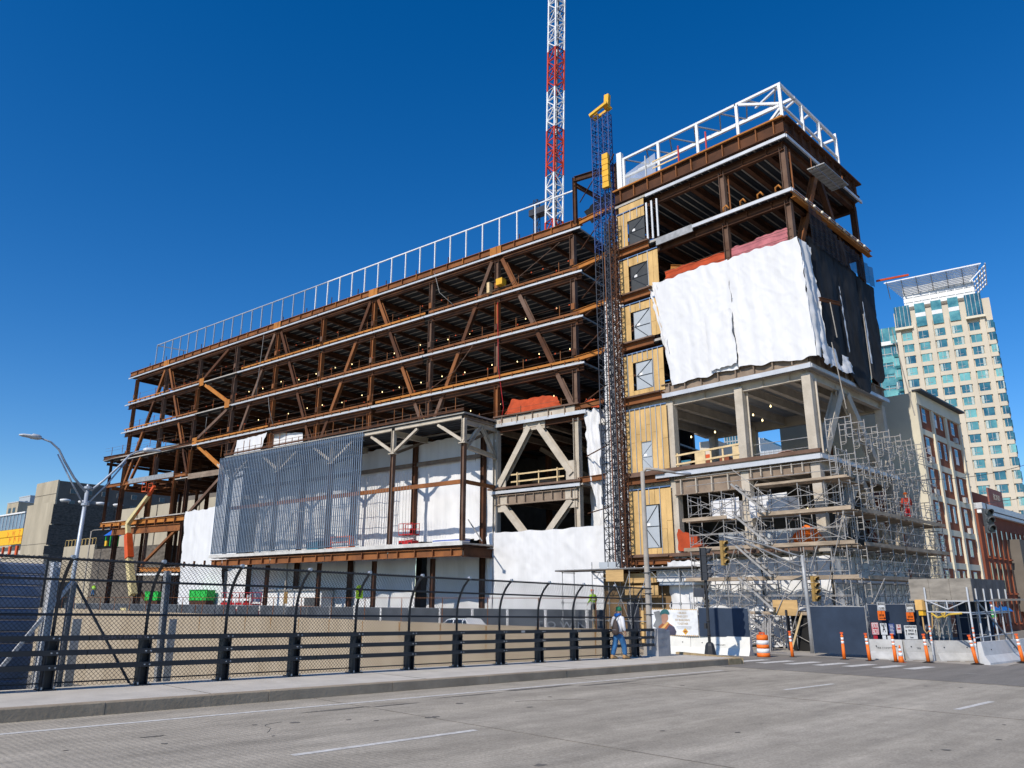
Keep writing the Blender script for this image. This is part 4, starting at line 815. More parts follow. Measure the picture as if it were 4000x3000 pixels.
# twin-arm lamp on the left, standing down by the highway
def far(px, py, k=2.5): p = hit(px, py, BN * -18.2, BN); return CP + (p - CP) * k
tb = far(289, 2233); tt = far(341, 1916)
t = thing('twin_street_lamp', 'pale twin armed street lamp rising above the fence at left', 'street lamp', (tb.x, tb.y, -7))
m = MB(); m.path([V((tb.x + (tb.x - tt.x) * 0, tb.y, -7)), tb, tt], .125, 12, .1); m.build('pole', POLEM, t, True); m = MB(); m.lathe([(.09, 0), (.12, .1), (.05, .2), (.08, .3), (.01, .36)], 10, tt); m.build('finial', POLEM, t, True)
LP = lambda pts: [far(x * .452, 1600 + y * .452) for x, y in pts]
for arm, prop, hd in (([(745, 715), (640, 590), (560, 450), (510, 345), (440, 280), (355, 248)], [(720, 825), (610, 610), (500, 385)], [(355, 250), (265, 232), (165, 218)]), ([(785, 700), (900, 610), (1040, 480), (1120, 395), (1180, 365), (1240, 355)], [(770, 800), (930, 640), (1090, 450)], [(1240, 352), (1310, 358), (1395, 362)])):
    m = MB(); m.path(LP(arm), .07, 8, .045); m.build('arm', POLEM, t, True); m = MB(); m.path(LP(prop), .045, 8); m.build('arm_strut', POLEM, t, True)
    a, b, c = LP(hd); m = MB(); m.path([a, a + (c - a) * .12, a + (c - a) * .4, a + (c - a) * .62, c], .11, 8); hm = m
    # flat cobra head
    d = (c - a); L_ = d.length; d.normalize(); s_ = d.cross(Z).normalized(); u_ = s_.cross(d); mm = MB()
    for kx, wd, th in ((0, .1, .1), (.12, .2, .16), (.42, .24, .16), (.5, .24, .1), (.85, .2, .08), (1, .06, .04)):
        p = a + d * (L_ * kx); mm.v += [p + s_ * wd + u_ * th * .2, p + s_ * wd * .6 + u_ * th, p - s_ * wd * .6 + u_ * th, p - s_ * wd + u_ * th * .2, p - s_ * wd * .7 - u_ * th * .5, p + s_ * wd * .7 - u_ * th * .5]
    for i in range(5):
        for j in range(6): mm.f.append((i * 6 + j, i * 6 + (j + 1) % 6, (i + 1) * 6 + (j + 1) % 6, (i + 1) * 6 + j))
    mm.f += [tuple(range(5, -1, -1)), tuple(range(30, 36))]; mm.build('lamp_head', M('pale lamp head', (.55, .57, .6), .5, .1) if 'pale lamp head' not in MATS else MATS['pale lamp head'], t, True)
for z in (.15, -.75): m = MB(); m.lathe([(.13, -.08), (.2, -.06), (.2, .06), (.13, .08)], 10, tt + Z * z); m.build('clamp', POLEM, t)
# ================================================================== the corner wing
wg = thing('corner_wing_frame', 'slender corner building frame wrapped in white and black sheets', 'building frame', K)
ZW = [4.75, 9.72, 14.72, 18.45, 22.0, 25.42, 29.0]; VD = 10.6; UL = -12.3
def wbar(name, a, b, w, h, mat, sh='box', up=(0, 0, 1), parent=wg): return bar(name, parent, WP(*a), WP(*b), w, h, mat, sh, up)
def wbox(name, c, size, mat, parent=wg): return box(name, parent, WP(*c), size, mat, RW)
for u in (0, -4.1, -8.85, -12.1):
    for v in (.15, VD):
        for z0, z1 in zip([0] + ZW, ZW):
            beige = z1 < 15
            if v < 1 and u == -8.85 and not beige: continue
            wbar('column', (u, v, z0 + .15), (u, v, z1 - .3), .5 if beige else .36, .5 if beige else .36, FIREP if beige else (RUSTG if v < 1 else RUSTD), 'box' if beige else 'i', tuple(WX))
        if v < 1 and u in (0, -4.1): bar('kicker_post', wg, WP(u + .34, v + .2, ZW[1] + .2), WP(u + .34, v + .2, ZW[2] - .6), .09, .09, FIREP); bar('kicker_post', wg, WP(u + .3, v + .2, ZW[5] + .2), WP(u + .3, v + .2, ZW[6] - .5), .08, .08, RUST)
for k, z in enumerate(ZW):
    be = k < 3; x1 = .45 if k != 5 else .45
    uu0 = UL if k != 5 else UL
    m = MB(); m.box(WP((uu0 + x1) / 2, VD / 2, z + .16), (x1 - uu0, VD + .6, .16), RW); m.build('floor_slab', CONC, wg)
    m = MB(); n = 24
    for j in range(n):
        u = uu0 + (x1 - uu0) * j / n; w_ = (x1 - uu0) / n
        m.prism([WP(u, -.2, z + .075), WP(u + w_ * .2, -.2, z), WP(u + w_ * .62, -.2, z), WP(u + w_ * .82, -.2, z + .075)], SY * (VD + .4))
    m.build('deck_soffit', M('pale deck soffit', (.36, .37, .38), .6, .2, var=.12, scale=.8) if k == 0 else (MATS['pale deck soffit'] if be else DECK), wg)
    bm = FIREP if be else RUSTD
    for u in (-1.0, -2.6, -4.1, -6.4, -8.85, -10.5): wbar('girder', (u, 0, z - .28), (u, VD, z - .28), .3, .56, bm, 'i')
    wbar('edge_beam', (.0, 0, z - .28), (0, VD, z - .28), .3, .56, bm, 'i'); wbar('edge_beam', (UL, VD, z - .36), (.2, VD, z - .36), .3, .7, bm, 'i'); wbar('edge_beam', (UL + .3, .15, z - .3), (0, .15, z - .3), .28, .55, bm if be else RUSTD, 'i'); wbar('edge_beam', (-12.1, 0, z - .3), (-12.1, VD, z - .3), .3, .6, bm, 'i')
    if k in (1, 2, 5, 6):
        l = {1: -9.9, 2: -9.1, 5: -6.15, 6: -9.6}[k]
        wbar('edge_channel', (l, -.42, z + .02), (.5, -.42, z + .02), .1, .26 if k < 3 else .2, GALV); wbar('edge_channel', (.5, -.36, z + .02), (.5, VD + .4, z + .02), .1, .2, GALV)
    if k == 1: wbar('slab_edge', (UL, -.3, z + .34), (.5, -.3, z + .34), .3, .2, RUSTG)
    if k == 5:
        wbar('edge_channel', (-9.0, -.3, z - .05), (-6.2, -.3, z + .0), .1, .5, GALVD)
        wbar('orange_edge_beam', (.45, -.2, z - .2), (.45, VD + .8, z - .2), .3, .42, RUSTO, 'i')
        m = MB(); m.lathe([(.02, -.1), (.09, -.06), (.1, 0), (.06, .08), (.02, .1)], 8); fm = m.mesh('festoon_lamp', M('pale lamp globe', (.8, .76, .65), .4), True)
        for j in range(9): inst('festoon_lamp', fm, wg, Matrix.Translation(WP(.62, 1.2 + j * 1.1, z - .1)))
        for j in range(4): m = MB(); b0 = WP(-4 + j * 1.15, -.2, z + .35); m.path([b0, b0 + Z * .25, b0 + WX * .2 + Z * .35, b0 + WX * .35 + Z * .1], .06, 6); m.build('lifting_lug', RUSTO, wg, True)
# soffit level with stiffened spandrel, roof beam
for (z, l, r, mt, h) in ((15.2, -9.2, .3, FIREB, .62), (29.85, UL, .35, RUST, .95)):
    wbar('spandrel', (l, -.22, z), (r, -.22, z), .34, h, RUSTD if z > 20 else mt, 'i'); wbar('spandrel', (.3, -.1, z), (.3, VD + .3, z), .34, h, RUSTD if z > 20 else FIREB, 'i')
    n = int((r - l) / 1.15)
    for j in range(n): wbox('stiffener', (l + .6 + j * 1.15, -.34, z), (.06, .16, h - .1), mt)
    for j in range(9): wbox('stiffener', (.44, .8 + j * 1.15, z), (.16, .06, h - .1), RUSTD if z > 20 else FIREB)
wbar('roof_cap', (UL, -.3, 30.36), (.45, -.3, 30.36), .4, .1, RUSTO); wbar('roof_cap', (.45, -.3, 30.36), (.45, VD + .4, 30.36), .4, .1, RUSTD)
# lower spandrels
wbar('spandrel', (-8.7, -.1, 8.95), (-4.35, -.1, 8.95), .3, .95, FIREB, 'i'); wbar('spandrel', (-3.85, -.1, 9.2), (-.3, -.1, 9.2), .3, .6, FIREB, 'i')
for j in range(4): wbox('stiffener', (-8.2 + j * 1.05, -.28, 8.95), (.06, .16, .9), FIREP)
for j in range(6): wbox('stiffener', (-3.6 + j * .6, -.28, 9.3), (.05, .14, .5), FIREP)
wbar('spandrel', (UL + .2, -.2, 4.3), (-7.2, -.2, 4.3), .4, .9, RUSTD, 'i'); wbar('slab_edge', (UL, -.3, 4.98), (-.2, -.3, 4.98), .3, .2, RUSTG)
for j in range(4): wbox('stiffener', (-11.6 + j * 1.25, -.4, 4.3), (.07, .2, .85), RUSTD)
# diagonal braces on the street side
for (a, b, mt, w_) in (((.05, 4.0, 14.1), (.05, 1.1, 10.2), FIREP, .5), ((.05, 4.9, 14.1), (.05, 8.6, 10.2), FIREP, .5), ((.05, 4.3, 28.4), (.05, 1.0, 22.6), RUST, .36), ((.05, 4.9, 28.4), (.05, 8.3, 22.6), RUSTD, .36), ((.05, 5, 9.2), (.05, 1.2, 5.3), FIREP, .5), ((.05, 5.4, 9.2), (.05, 9, 5.3), FIREP, .5)):
    wbar('brace', a, b, w_, w_, mt, 'i', tuple(WX))
wbox('gusset', (.05, 4.4, 14.15), (.1, 1.3, .7), FIREP)
for j in range(2): 
    m = MB(); c0 = WP(.9 + j * .55, 3.6, 27.6)
    m.box(c0, (.5, 3.6, .06), RW)
    for q in range(8): m.box(c0 + SY * (-1.6 + q * .46) - Z * .05, (.46, .05, .1), RW)
    m.build('deck_plank', GALVD, wg)
wbar('hanger', (.9, 1.9, 28.3), (.9, 1.9, 27.5), .05, .05, RUST); wbar('hanger', (1.4, 5.3, 28.3), (1.4, 5.3, 27.5), .05, .05, RUST)
# guard rails
for z in (ZW[1] + .75, ZW[1] + 1.3): wbar('guard_rail', (-3.9, .6, z), (-.2, .6, z), .04, .04, GALVD, 'tube6'); wbar('guard_rail', (-8.6, -.1, z - .1), (-4.3, -.1, z + .05), .04, .11, LUMB)
for u in (-8.5, -6.2, -5.4, -4.5): wbar('guard_stud', (u, -.05, ZW[1] + .3), (u, -.05, ZW[1] + 1.35), .1 if u != -4.5 else .5, .05, LUMB)
wbox('guard_block', (-6.9, -.08, ZW[1] + .75), (.7, .06, 1.0), LUMB)
wbar('stub_post', (-2.3, 8, ZW[1] + .2), (-2.3, 8, ZW[1] + 2.2), .14, .14, RUSTD)
for z in (ZW[4] + .8, ZW[4] + 1.3): wbar('guard_cable', (-8.8, .1, z), (0, .1, z), .025, .025, RUSTG, 'tube6')
wbar('beam_offcut', (-8.7, .8, 23.8), (-5.6, 2.4, 23.2), .2, .34, RUSTO, 'i'); wbar('beam_offcut', (-8.5, 1.6, 23.2), (-4.8, 3.5, 22.6), .2, .3, RUST, 'i')
# bulbs under the pale soffit
for (px, py) in ((3010, 1587), (2942, 1621), (2978, 1642), (2793, 1688), (2700, 1707)):
    p = hit(px, py, WP(0, 4.5, 0), SY); m = MB(); m.lathe([(.01, .1), (.04, .04), (.06, 0), (.04, -.05), (.01, -.07)], 8, p); m.build('work_lamp', BULB, wg)
for i in range(7):
    p = WP(-7.5 + i * 1.05, 3.5, 7.7 + RND.uniform(-.3, .3)); m = MB(); m.lathe([(.02, .12), (.05, .06), (.08, 0), (.05, -.07), (.02, -.09)], 8, p); m.build('work_lamp', BULB, wg)
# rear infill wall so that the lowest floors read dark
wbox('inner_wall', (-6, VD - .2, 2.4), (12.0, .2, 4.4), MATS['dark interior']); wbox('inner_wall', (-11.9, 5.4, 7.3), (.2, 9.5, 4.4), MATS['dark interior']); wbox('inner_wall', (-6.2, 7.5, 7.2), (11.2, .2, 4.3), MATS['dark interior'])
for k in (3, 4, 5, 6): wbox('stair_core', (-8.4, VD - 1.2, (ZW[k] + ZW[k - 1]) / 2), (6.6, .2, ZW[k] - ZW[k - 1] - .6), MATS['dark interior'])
# --- timber sheathed strip with windows, floor by floor
WINS = [(5.05, 9.0, 5.45, 8.05, LTPANE, -11.1, -9.93), (10.0, 14.2, 10.15, 12.05, LTPANE, -11.1, -10.0), (15.2, 18.0, 15.55, 17.4, LTPANE, -11.15, -9.85), (18.95, 21.5, 18.85, 20.95, LTPANE, -11.15, -9.8), (22.4, 24.9, 22.5, 24.3, DKGREY, -11.2, -9.85), (25.8, 28.4, 25.95, 27.7, DKGREY, -11.2, -9.9)]
for k, (z0, z1, a, b, pm, ul, ur) in enumerate(WINS):
    uR = -8.95 if k < 5 else -9.85; ux = UL + .15; nb = 8; bw = (uR - ux) / nb
    for j in range(nb):
        u0, u1 = ux + j * bw + .008, ux + (j + 1) * bw - .008; uc = (u0 + u1) / 2; inside = ul < uc < ur
        for (s0, s1) in (([(z0, a - .02), (b + .02, z1)] if a > z0 + .05 else [(b + .02, z1)]) if inside else [(z0, z1)]):
            if s1 - s0 > .05:
                cut = [s0, s1] if s1 - s0 < 1.2 else [s0, s0 + (s1 - s0) * (.38 + .24 * ((j * 7 + k * 3) % 3) / 2), s1]
                for c0, c1 in zip(cut, cut[1:]): wbox('sheathing_board', (uc, -.28 + RND.uniform(-.01, .01), (c0 + c1) / 2), (u1 - u0, .03, c1 - c0 - .012), OSB)
        if j % 2 == 0 or k in (1, 2): wbar('stud', (u0, -.32, b + .1 if inside else z0), (u0, -.32, z1 + .12), .045, .05, STUD)
    wbar('stud_track', (ux, -.31, z1 + .1), (uR, -.31, z1 + .1), .06, .07, M('blue steel track', (.12, .2, .36), .5, .3) if k == 0 else MATS['blue steel track'])
    wbox('window_pane', ((ul + ur) / 2, -.22, (a + b) / 2), (ur - ul, .03, b - a), pm)
    for (p0, p1) in (((ul, a), (ul, b)), ((ur, a), (ur, b)), ((ul, b), (ur, b)), ((ul, a), (ur, a)), ((ul + .05, (a + b) / 2), (ur - .05, (a + b) / 2)), ((ul + .1, (a + b) / 2 + .05), (ur - .1, b - .05)), ((ul + .1, (a + b) / 2), (ur - .1, a + .06))):
        wbar('window_bar', (p0[0], -.25, p0[1]), (p1[0], -.25, p1[1]), .03, .036, SIGD if k != 1 else STUD)
    wbox('notice', (ul + .38, -.24, (a + b) / 2 + .12), (.24, .012, .17), WHITE)
    wbar('floor_ledge', (UL + .1, -.45, z0 - .1), (-9.2 if k in (0, 1, 2) else -9.5, -.45, z0 - .1), .3, .1, RUSTG); wbar('floor_beam', (UL + .1, -.32, z0 - .38), (-9.0 if k < 3 else -9.6, -.32, z0 - .38), .3, .42, RUST, 'i')
    if k == 5: 
        for q in range(3): wbar('stud', (-9.7 + q * .42, -.2, 25.8), (-9.7 + q * .42, -.2, 28.6), .12, .1, GALV)
wbox('sheathing_board', (-10.9, -.3, 28.75), (2.1, .03, .5), OSB)
for (z, a, b) in ((2.95, -12.0, -9.6), (3.65, -12.2, -9.7)): wbox('plywood_board', ((a + b) / 2, -1.2, z), (b - a, .04, .55), PLY)
wbar('ledger', (-9.6, -1.0, 3.32), (-6.4, -1.0, 3.32), .12, .2, POLEM)
for (u, w_) in ((-8.9, 1.6), (-7.2, 1.5)): wbox('wrapped_bundle', (u, -.9, 3.75), (w_, .5, .65), TARP); 
# --- sheets on the wing
tarp('right half of the huge white sheet wrapped over two floors of the wing', (WP(-3.95, -.5, 22.42), WP(.62, -.5, 22.3), WP(.9, -.5, 15.1), WP(-3.7, -.5, 15.5)), 70, 70, -SY, .06, folds=4, hem=.14, sc=.75)
tarp('left half of the huge white sheet, nearer the timber strip', (WP(-9.3, -.46, 22.5), WP(-3.9, -.46, 22.44), WP(-3.78, -.46, 15.45), WP(-8.35, -.46, 15.35)), 70, 70, -SY, .06, folds=5, hem=.14, sc=.75)
tag(cloth('tarpaulin_patch', None, quad(WP(-5.6, -.72, 19.0), WP(-3.8, -.72, 19.2), WP(-3.7, -.66, 15.7), WP(-5.5, -.66, 15.6)), 20, 24, TARP, -SY, .1, .8, 2, 31, .1), 'overlapping white patch at the middle of the huge sheet', 'tarpaulin')
tarp('white flap at the left edge of the huge sheet, beside the timber strip', (WP(-9.75, -.42, 22.4), WP(-9.1, -.55, 22.5), WP(-8.3, -.55, 17.4), WP(-8.9, -.42, 18.2)), 12, 36, -SY, .28, folds=2, hem=.2)
tarp('white sheet turning the corner of the wing, creased', (WP(.6, -.45, 22.3), WP(.68, .95, 22.1), WP(.72, 1.3, 15.6), WP(.92, -.45, 15.1)), 14, 50, WX, .22, folds=2, hem=.2)
tarp('gathered white bundle below the black nets on the street side', (WP(.7, .2, 16.5), WP(.8, 4.3, 16.0), WP(.9, 4.4, 15.1), WP(.9, .2, 14.9)), 24, 10, WX, .35, hem=.25)
for k, (v0, v1, zt, zb0, zb1) in enumerate(((1.1, 4.75, 23.0, 17.0, 15.6), (4.6, 8.25, 22.8, 15.6, 15.4), (8.1, 11.0, 22.6, 16.0, 17.5))):
    lb = ['black net on the wing nearest the white sheet', 'middle black net sagging on the street side of the wing', 'farthest black net on the street side of the wing'][k]
    f = (lambda v0, v1, zt, zb0, zb1: lambda s, t_: WP(.5 + .28 * math.sin(math.pi * s) * t_, v0 + (v1 - v0) * s, zt * (1 - t_) + t_ * (zb0 + (zb1 - zb0) * s - 1.1 * math.sin(math.pi * s))))(v0, v1, zt, zb0, zb1)
    tag(cloth('debris_netting', None, f, 30, 50, NET, WX, .09, .6, 2, k, .05), lb, 'netting')
for k, v in enumerate((4.65, 8.15)): tarp('white strip showing between the %s black nets' % ['first and second', 'second and third'][k], (WP(.62, v - .03, 20.8), WP(.62, v + .06, 20.8), WP(.72, v + .16, 16.6), WP(.72, v - .06, 16.6)), 4, 24, WX, .1)
tag(cloth('debris_netting', None, quad(WP(.42, 1.0, 23.0), WP(.42, 11.0, 22.6), WP(.45, 10.9, 16.3), WP(.45, 1.2, 16.6)), 40, 20, NET, WX, .04, .6), 'flat black backing net behind the three draped nets', 'netting')
NETF = M('sheer dark net', (.02, .022, .03), .9, var=.3, alpha=.6)
for k, (v0, v1) in enumerate(((1.3, 6.0), (6.0, 10.9))):
    f = (lambda v0, v1: lambda s, t_: WP(.62 + .06 * math.sin(s * 40), v0 + (v1 - v0) * s, 25.2 * (1 - t_) + 22.6 * t_ - 1.0 * s * (1 - t_) * (1 if v0 < 2 else .3) - (0 if v0 < 2 else .9 * (1 - t_))))(v0, v1)
    tag(cloth('sheer_net', None, f, 30, 8, NETF, WX, .06, .6, 0, k + 5), ['sheer dark net above the white wrapped corner on the street side', 'sheer dark net at the far end of the wing above the black nets'][k], 'netting')
tarp('orange netting behind the top of the huge white sheet', (WP(-8.8, .25, 23.35), WP(-4.2, .25, 23.3), WP(-4.2, .1, 22), WP(-8.8, .1, 22)), 30, 8, -SY, .12, ORNET, 'debris_netting'); tarp('pink netting behind the top right of the huge white sheet', (WP(-4.1, .25, 23.4), WP(-.3, .25, 23.5), WP(-.3, .1, 22), WP(-4.1, .1, 22)), 30, 8, -SY, .12, PINKNET, 'debris_netting')
tarp('orange red netting on the lowest open floor beside the timber strip', (WP(-8.7, -.2, 6.5), WP(-7.2, -.2, 5.9), WP(-6.4, -.2, 5.2), WP(-8.7, -.2, 5.2)), 16, 8, -SY, .15, ORNET, 'debris_netting')
tag(cloth('debris_heap', None, lambda s, t_: WP(-.8 + s * 2.4 - 1.2, -.3 + t_ * .6, 5.2 + .95 * math.sin(math.pi * s) * math.sin(math.pi * min(1, t_ + .35))), 16, 10, ORANGE, Z, .2, .8), 'crumpled orange sheet heaped on the floor behind the scaffold', 'sheet')
tag(cloth('sheet_bundle', None, lambda s, t_: WP(-3.2 + s * 2.7, -.1 + t_ * .7, ZW[1] + .3 + .35 * math.sin(math.pi * s) * math.sin(math.pi * min(1, t_ + .3))), 24, 8, M('pinkish sheet', (.55, .36, .3), .8, var=.2), Z, .15, .9), 'pinkish sheet bundle lying on the open floor by the corner column', 'sheet')
t = thing('wrapped_pallet', 'long white wrapped pallet load on the wing floor behind the scaffold', 'pallet load', WP(-3.3, .6, 5.1))
for k, (a, b) in enumerate(((-6.1, -4.35), (-3.75, -1.5))):
    cloth('wrap', t, quad(WP(a, -.55, 7.9), WP(b, -.55, 8.0), WP(b, -.55, 6.85), WP(a, -.55, 6.75)), 20, 10, TARP, -SY, .06, 1); wbox('load', ((a + b) / 2, .2, 7.3), (b - a - .06, 1.3, 1.0), TARP, t)
    wbox('load', ((a + b) / 2, .4, 5.6), (b - a - .2, 1.1, 1.0), LTPANE, t)
# sheets along the foot of the wing, behind the scaffold
for k, (a, b) in enumerate(((-9.4, -6.6), (-6.6, -3.4), (-3.4, .3))):
    lb = ['leftmost white sheet at the foot of the wing behind the scaffold', 'middle white sheet at the foot of the wing behind the scaffold', 'white sheet at the foot of the wing nearest the corner'][k]
    tarp(lb, (WP(a, -.42, 4.6), WP(b, -.42, 4.6), WP(b, -.36, .1), WP(a, -.36, .1)), 24, 34, -SY, .24, folds=2)
tarp('white sheet along the street side foot of the wing', (WP(.4, -.3, 4.6), WP(.4, 10.8, 4.6), WP(.4, 10.8, .1), WP(.4, -.3, .1)), 40, 24, WX, .2, folds=4)
# --- rooftop frame
rt = thing('rooftop_steel_frame', 'white box truss frame on top of the corner wing', 'roof frame', WP(-6, 4, 30.4))
def rbar(n_, a, b, w=.15, h=.15, mt=WSTEEL): return bar(n_, rt, WP(*a), WP(*b), w, h, mt)
US = [0, -2.95, -5.9, -9.0, -12.0]; VS = [.6, 3.6, 6.2, 9.0]; zA, zM, zB = 30.45, 31.85, 33.35
for u in US:
    rbar('post', (u, .6, zA), (u, .6, zB - .1), .18, .18); rbar('post', (u, 9.0, zA), (u, 9.0, zB + .4), .16, .16)
for v in VS[1:]: rbar('post', (0, v, zA), (0, v, zB - .1), .2, .2)
for a, b in zip(US, US[1:]): rbar('top_rail', (a + .1, .6, zB), (b - .1, .6, zB)); rbar('mid_rail', (a - .12, .6, zM), (b + .12, .6, zM), .15, .16); rbar('rear_rail', (a + .1, 2.6, zB), (b - .1, 2.6, zB), .18, .18); rbar('rear_rail', (a + .1, 9.0, zB), (b - .1, 9.0, zB), .16, .16)
for a, b in zip(VS, VS[1:]): rbar('top_rail', (0, a, zB), (0, b, zB), .16, .18); rbar('mid_rail', (0, a + .12, zM), (0, b - .12, zM), .13, .13)
for i in range(6): rbar('lattice', (-.3 - i * 1.95, .7, zB - .02), (-1.25 - i * 1.95, 2.5, zB - .02), .08, .08, GALVD); rbar('lattice', (-1.25 - i * 1.95, 2.5, zB - .02), (-2.2 - i * 1.95, .7, zB - .02), .08, .08, GALVD)
for i in range(4): rbar('lattice', (-.1, .8 + i * 2.1, zB), (-2.2, 1.8 + i * 2.1, zB), .12, .12, WSTEEL)
rbar('brace', (-.1, .6, zM + .15), (-2.75, .6, zB - .1), .15, .15); rbar('brace', (-.1, .6, zM - .2), (-1.5, .6, zA), .15, .15)
rbar('corner_post', (-12.25, .5, zA), (-12.25, .5, zB + .5), .38, .38); rbar('screen_post', (-10.0, .4, zA), (-10.0, .4, zM + .8), .08, .08, GALVD)
mesh_m = M('pale mesh infill', (.6, .64, .68), .6, alpha=.45); cloth('mesh_panel', rt, quad(WP(-11.9, .45, zA + 1.5), WP(-9.2, .45, zA + 2.1), WP(-9.2, .45, zA + .1), WP(-11.9, .45, zA + .1)), 6, 6, mesh_m, -SY, .02)
bar('plank_shadow_board', rt, WP(-11.9, 1.0, zA + 1.1), WP(-9.8, 1.0, zA + .2), .05, .7, SIGD)
for z in (.6, 1.1): rbar('wood_rail', (-9.1, -.1, zA + z), (-7.0, -.1, zA + z), .04, .1, LUMB)
bar('red_stub', rt, WP(-7.0, -.1, zA), WP(-7.0, -.1, zA + 1.4), .09, .09, RED); bar('red_stub', rt, WP(-4.9, -.1, zA), WP(-4.9, -.1, zA + 1.5), .09, .09, RED)
# outrigger poles on the street side of the wing
orr = thing('hanging_props', 'thin slanted props and a short beam hanging outside the black nets', 'props', WP(1.4, 5, 15))
for (a, b) in (((1.3, 1.2, 18.6), (1.3, 1.6, 16.6)), ((1.9, 4.4, 18.6), (1.7, 5.0, 14.8)), ((2.1, 8.4, 18.6), (2.4, 9.4, 13.2)), ((1.2, 1.0, 16.2), (1.3, 1.7, 12.5))): bar('prop', orr, WP(*a), WP(*b), .06, .06, POLEC, 'tube')
bar('beam', orr, WP(1.0, .5, 18.7), WP(1.3, 2.6, 18.9), .12, .2, RUST, 'i')
tag(bar('short_boom', None, WP(.8, 10.9, 23.0), WP(2.3, 12.6, 23.5), .12, .12, ORANGED), 'short orange boom sticking out beyond the far black net', 'boom')

# ================================================================== hoist masts
def lattice(m, base, top, w, step, r, diag=True, axx=V((1, 0, 0)), axy=V((0, 1, 0)), rb=None):
    base, top = V(base), V(top); d = (top - base); n = max(1, round(d.length / step)); c = [(-1, -1), (1, -1), (1, 1), (-1, 1)]
    P_ = lambda k, q: base + d * (k / n) + axx * (c[q][0] * w / 2) + axy * (c[q][1] * w / 2)
    for q in range(4): m.bar(P_(0, q), P_(n, q), r, r)
    for k in range(n + 1):
        for q in range(4):
            m.bar(P_(k, q), P_(k, (q + 1) % 4), rb or r * .7)
            if k < n and diag:
                if (k + q) % 2: m.bar(P_(k, q), P_(k + 1, (q + 1) % 4), rb or r * .7)
                else: m.bar(P_(k, (q + 1) % 4), P_(k + 1, q), rb or r * .7)
                if diag == 2: m.bar(P_(k, (q + 1) % 4), P_(k + 1, q), rb or r * .7) if (k + q) % 2 else m.bar(P_(k, q), P_(k + 1, (q + 1) % 4), rb or r * .7)
hm_ = thing('hoist_mast', 'tall dark and blue lattice hoist mast between the two frames', 'hoist mast', (-26.4, 46, 3.6))
HX, HY = -26.45, 46.0; zc = [4.2 + 1.46 * k for k in range(25)]
for k, (a, b) in enumerate(zip(zc, zc[1:])):
    m = MB(); lattice(m, (HX - .42, HY, a), (HX - .42, HY, b), .62, .5, .06, rb=.03); m.build('mast_section', BLUEM if a > 27 else MASTD, hm_)
    m = MB(); lattice(m, (HX + .52, HY, a), (HX + .52, HY, b), .5, .5, .06, rb=.03); m.build('mast_section', BLUEM if a > 29 else MASTD, hm_)
    if k % 3 == 0: bar('tie', hm_, (HX + .3, HY + .4, a), (HX + 1.5, HY - .9 , a), .08, .08, RUSTD); bar('tie', hm_, (HX - .5, HY + .3, a), (HX - 4.6, YM - .4, a + .1), .07, .07, RUSTD)
bar('power_rail', hm_, (HX + .1, HY - .36, 4), (HX + .1, HY - .36, 27), .07, .05, RUST); bar('guide_rail', hm_, (HX + .85, HY - .3, 3.6), (HX + .85, HY - .3, 33), .07, .07, MASTD)
m = MB(); zt = zc[-1]; m.bar((HX - .8, HY - .4, zt + .2), (HX + .8, HY - .4, zt + .75), .2, .22); m.bar((HX - .8, HY + .3, zt + .2), (HX + .8, HY + .3, zt + .7), .2, .2); m.bar((HX - .75, HY - .4, zt + .2), (HX - .75, HY + .3, zt + .2), .16); m.bar((HX + .55, HY, zt + .5), (HX + .65, HY, zt + 1.7), .4, .35); m.bar((HX - .4, HY, zt), (HX - .4, HY, zt + .4), .3); m.build('mast_head', YELLOW, hm_)
t = thing('hoist_counterweight', 'yellow ribbed block hanging on the upper hoist mast', 'counterweight', (HX + .3, HY - .6, 30)); wz0, wz1 = main(2368, 735, HY - .5)[1], main(2368, 600, HY - .5)[1]; wx_ = main(2367, 670, HY - .5)[0]
for k in range(6): box('weight_block', t, (wx_, HY - .5, wz0 + (k + .5) * (wz1 - wz0) / 6), (.56 - .05 * (k % 2), .3, (wz1 - wz0) / 6 - .05), YELLOW)
# second ladder mast in front of the timber strip
lm = thing('ladder_mast', 'narrow brown ladder mast standing before the timber strip', 'mast', WP(-12.0, -1.1, 4))
for k in range(15):
    m = MB(); a = 4.0 + k * 1.6; lattice(m, WP(-11.95, -1.0, a), WP(-11.95, -1.0, a + 1.6), .42, .4, .05, True, WX, SY, .028); m.build('mast_section', RUSTD, lm)
    m = MB(); lattice(m, WP(-12.6, -.75, a), WP(-12.6, -.75, a + 1.6), .4, .4, .05, True, WX, SY, .028); m.build('mast_section', MASTD, lm)
# ================================================================== tower crane
cr = thing('tower_crane_mast', 'red and white lattice tower crane mast rising behind the long roof', 'crane', (-39, 60, 33))
cx0, cz0 = main(2165, 868, 60); cx1, cz1 = main(2176, -60, 60); b0, b1 = V((cx0, 60, cz0)), V((cx1, 60, cz1)); dr = (b1 - b0).normalized()
pyc = [985, 880, 700, 512, 362, 208, 62, -85]
zs_ = [main(2165, y, 60)[1] for y in (952, 868, 690, 512, 360, 206, 60, -90)]
for k, (a, b) in enumerate(zip(zs_, zs_[1:])):
    m = MB(); pa = b0 + dr * ((a - b0.z) / dr.z); pb = b0 + dr * ((b - b0.z) / dr.z); lattice(m, pa, pb, 1.28, 1.3, .15, True, V((.96, -.28, 0)), V((.28, .96, 0)), .085); m.build('mast_section', REDST if k in (0, 2, 4) else WSTEEL, cr)
    m = MB(); m.bar(pa + V((.15, .1, 0)), pb + V((.15, .1, 0)), .16, .1); m.build('ladder', MASTD, cr)
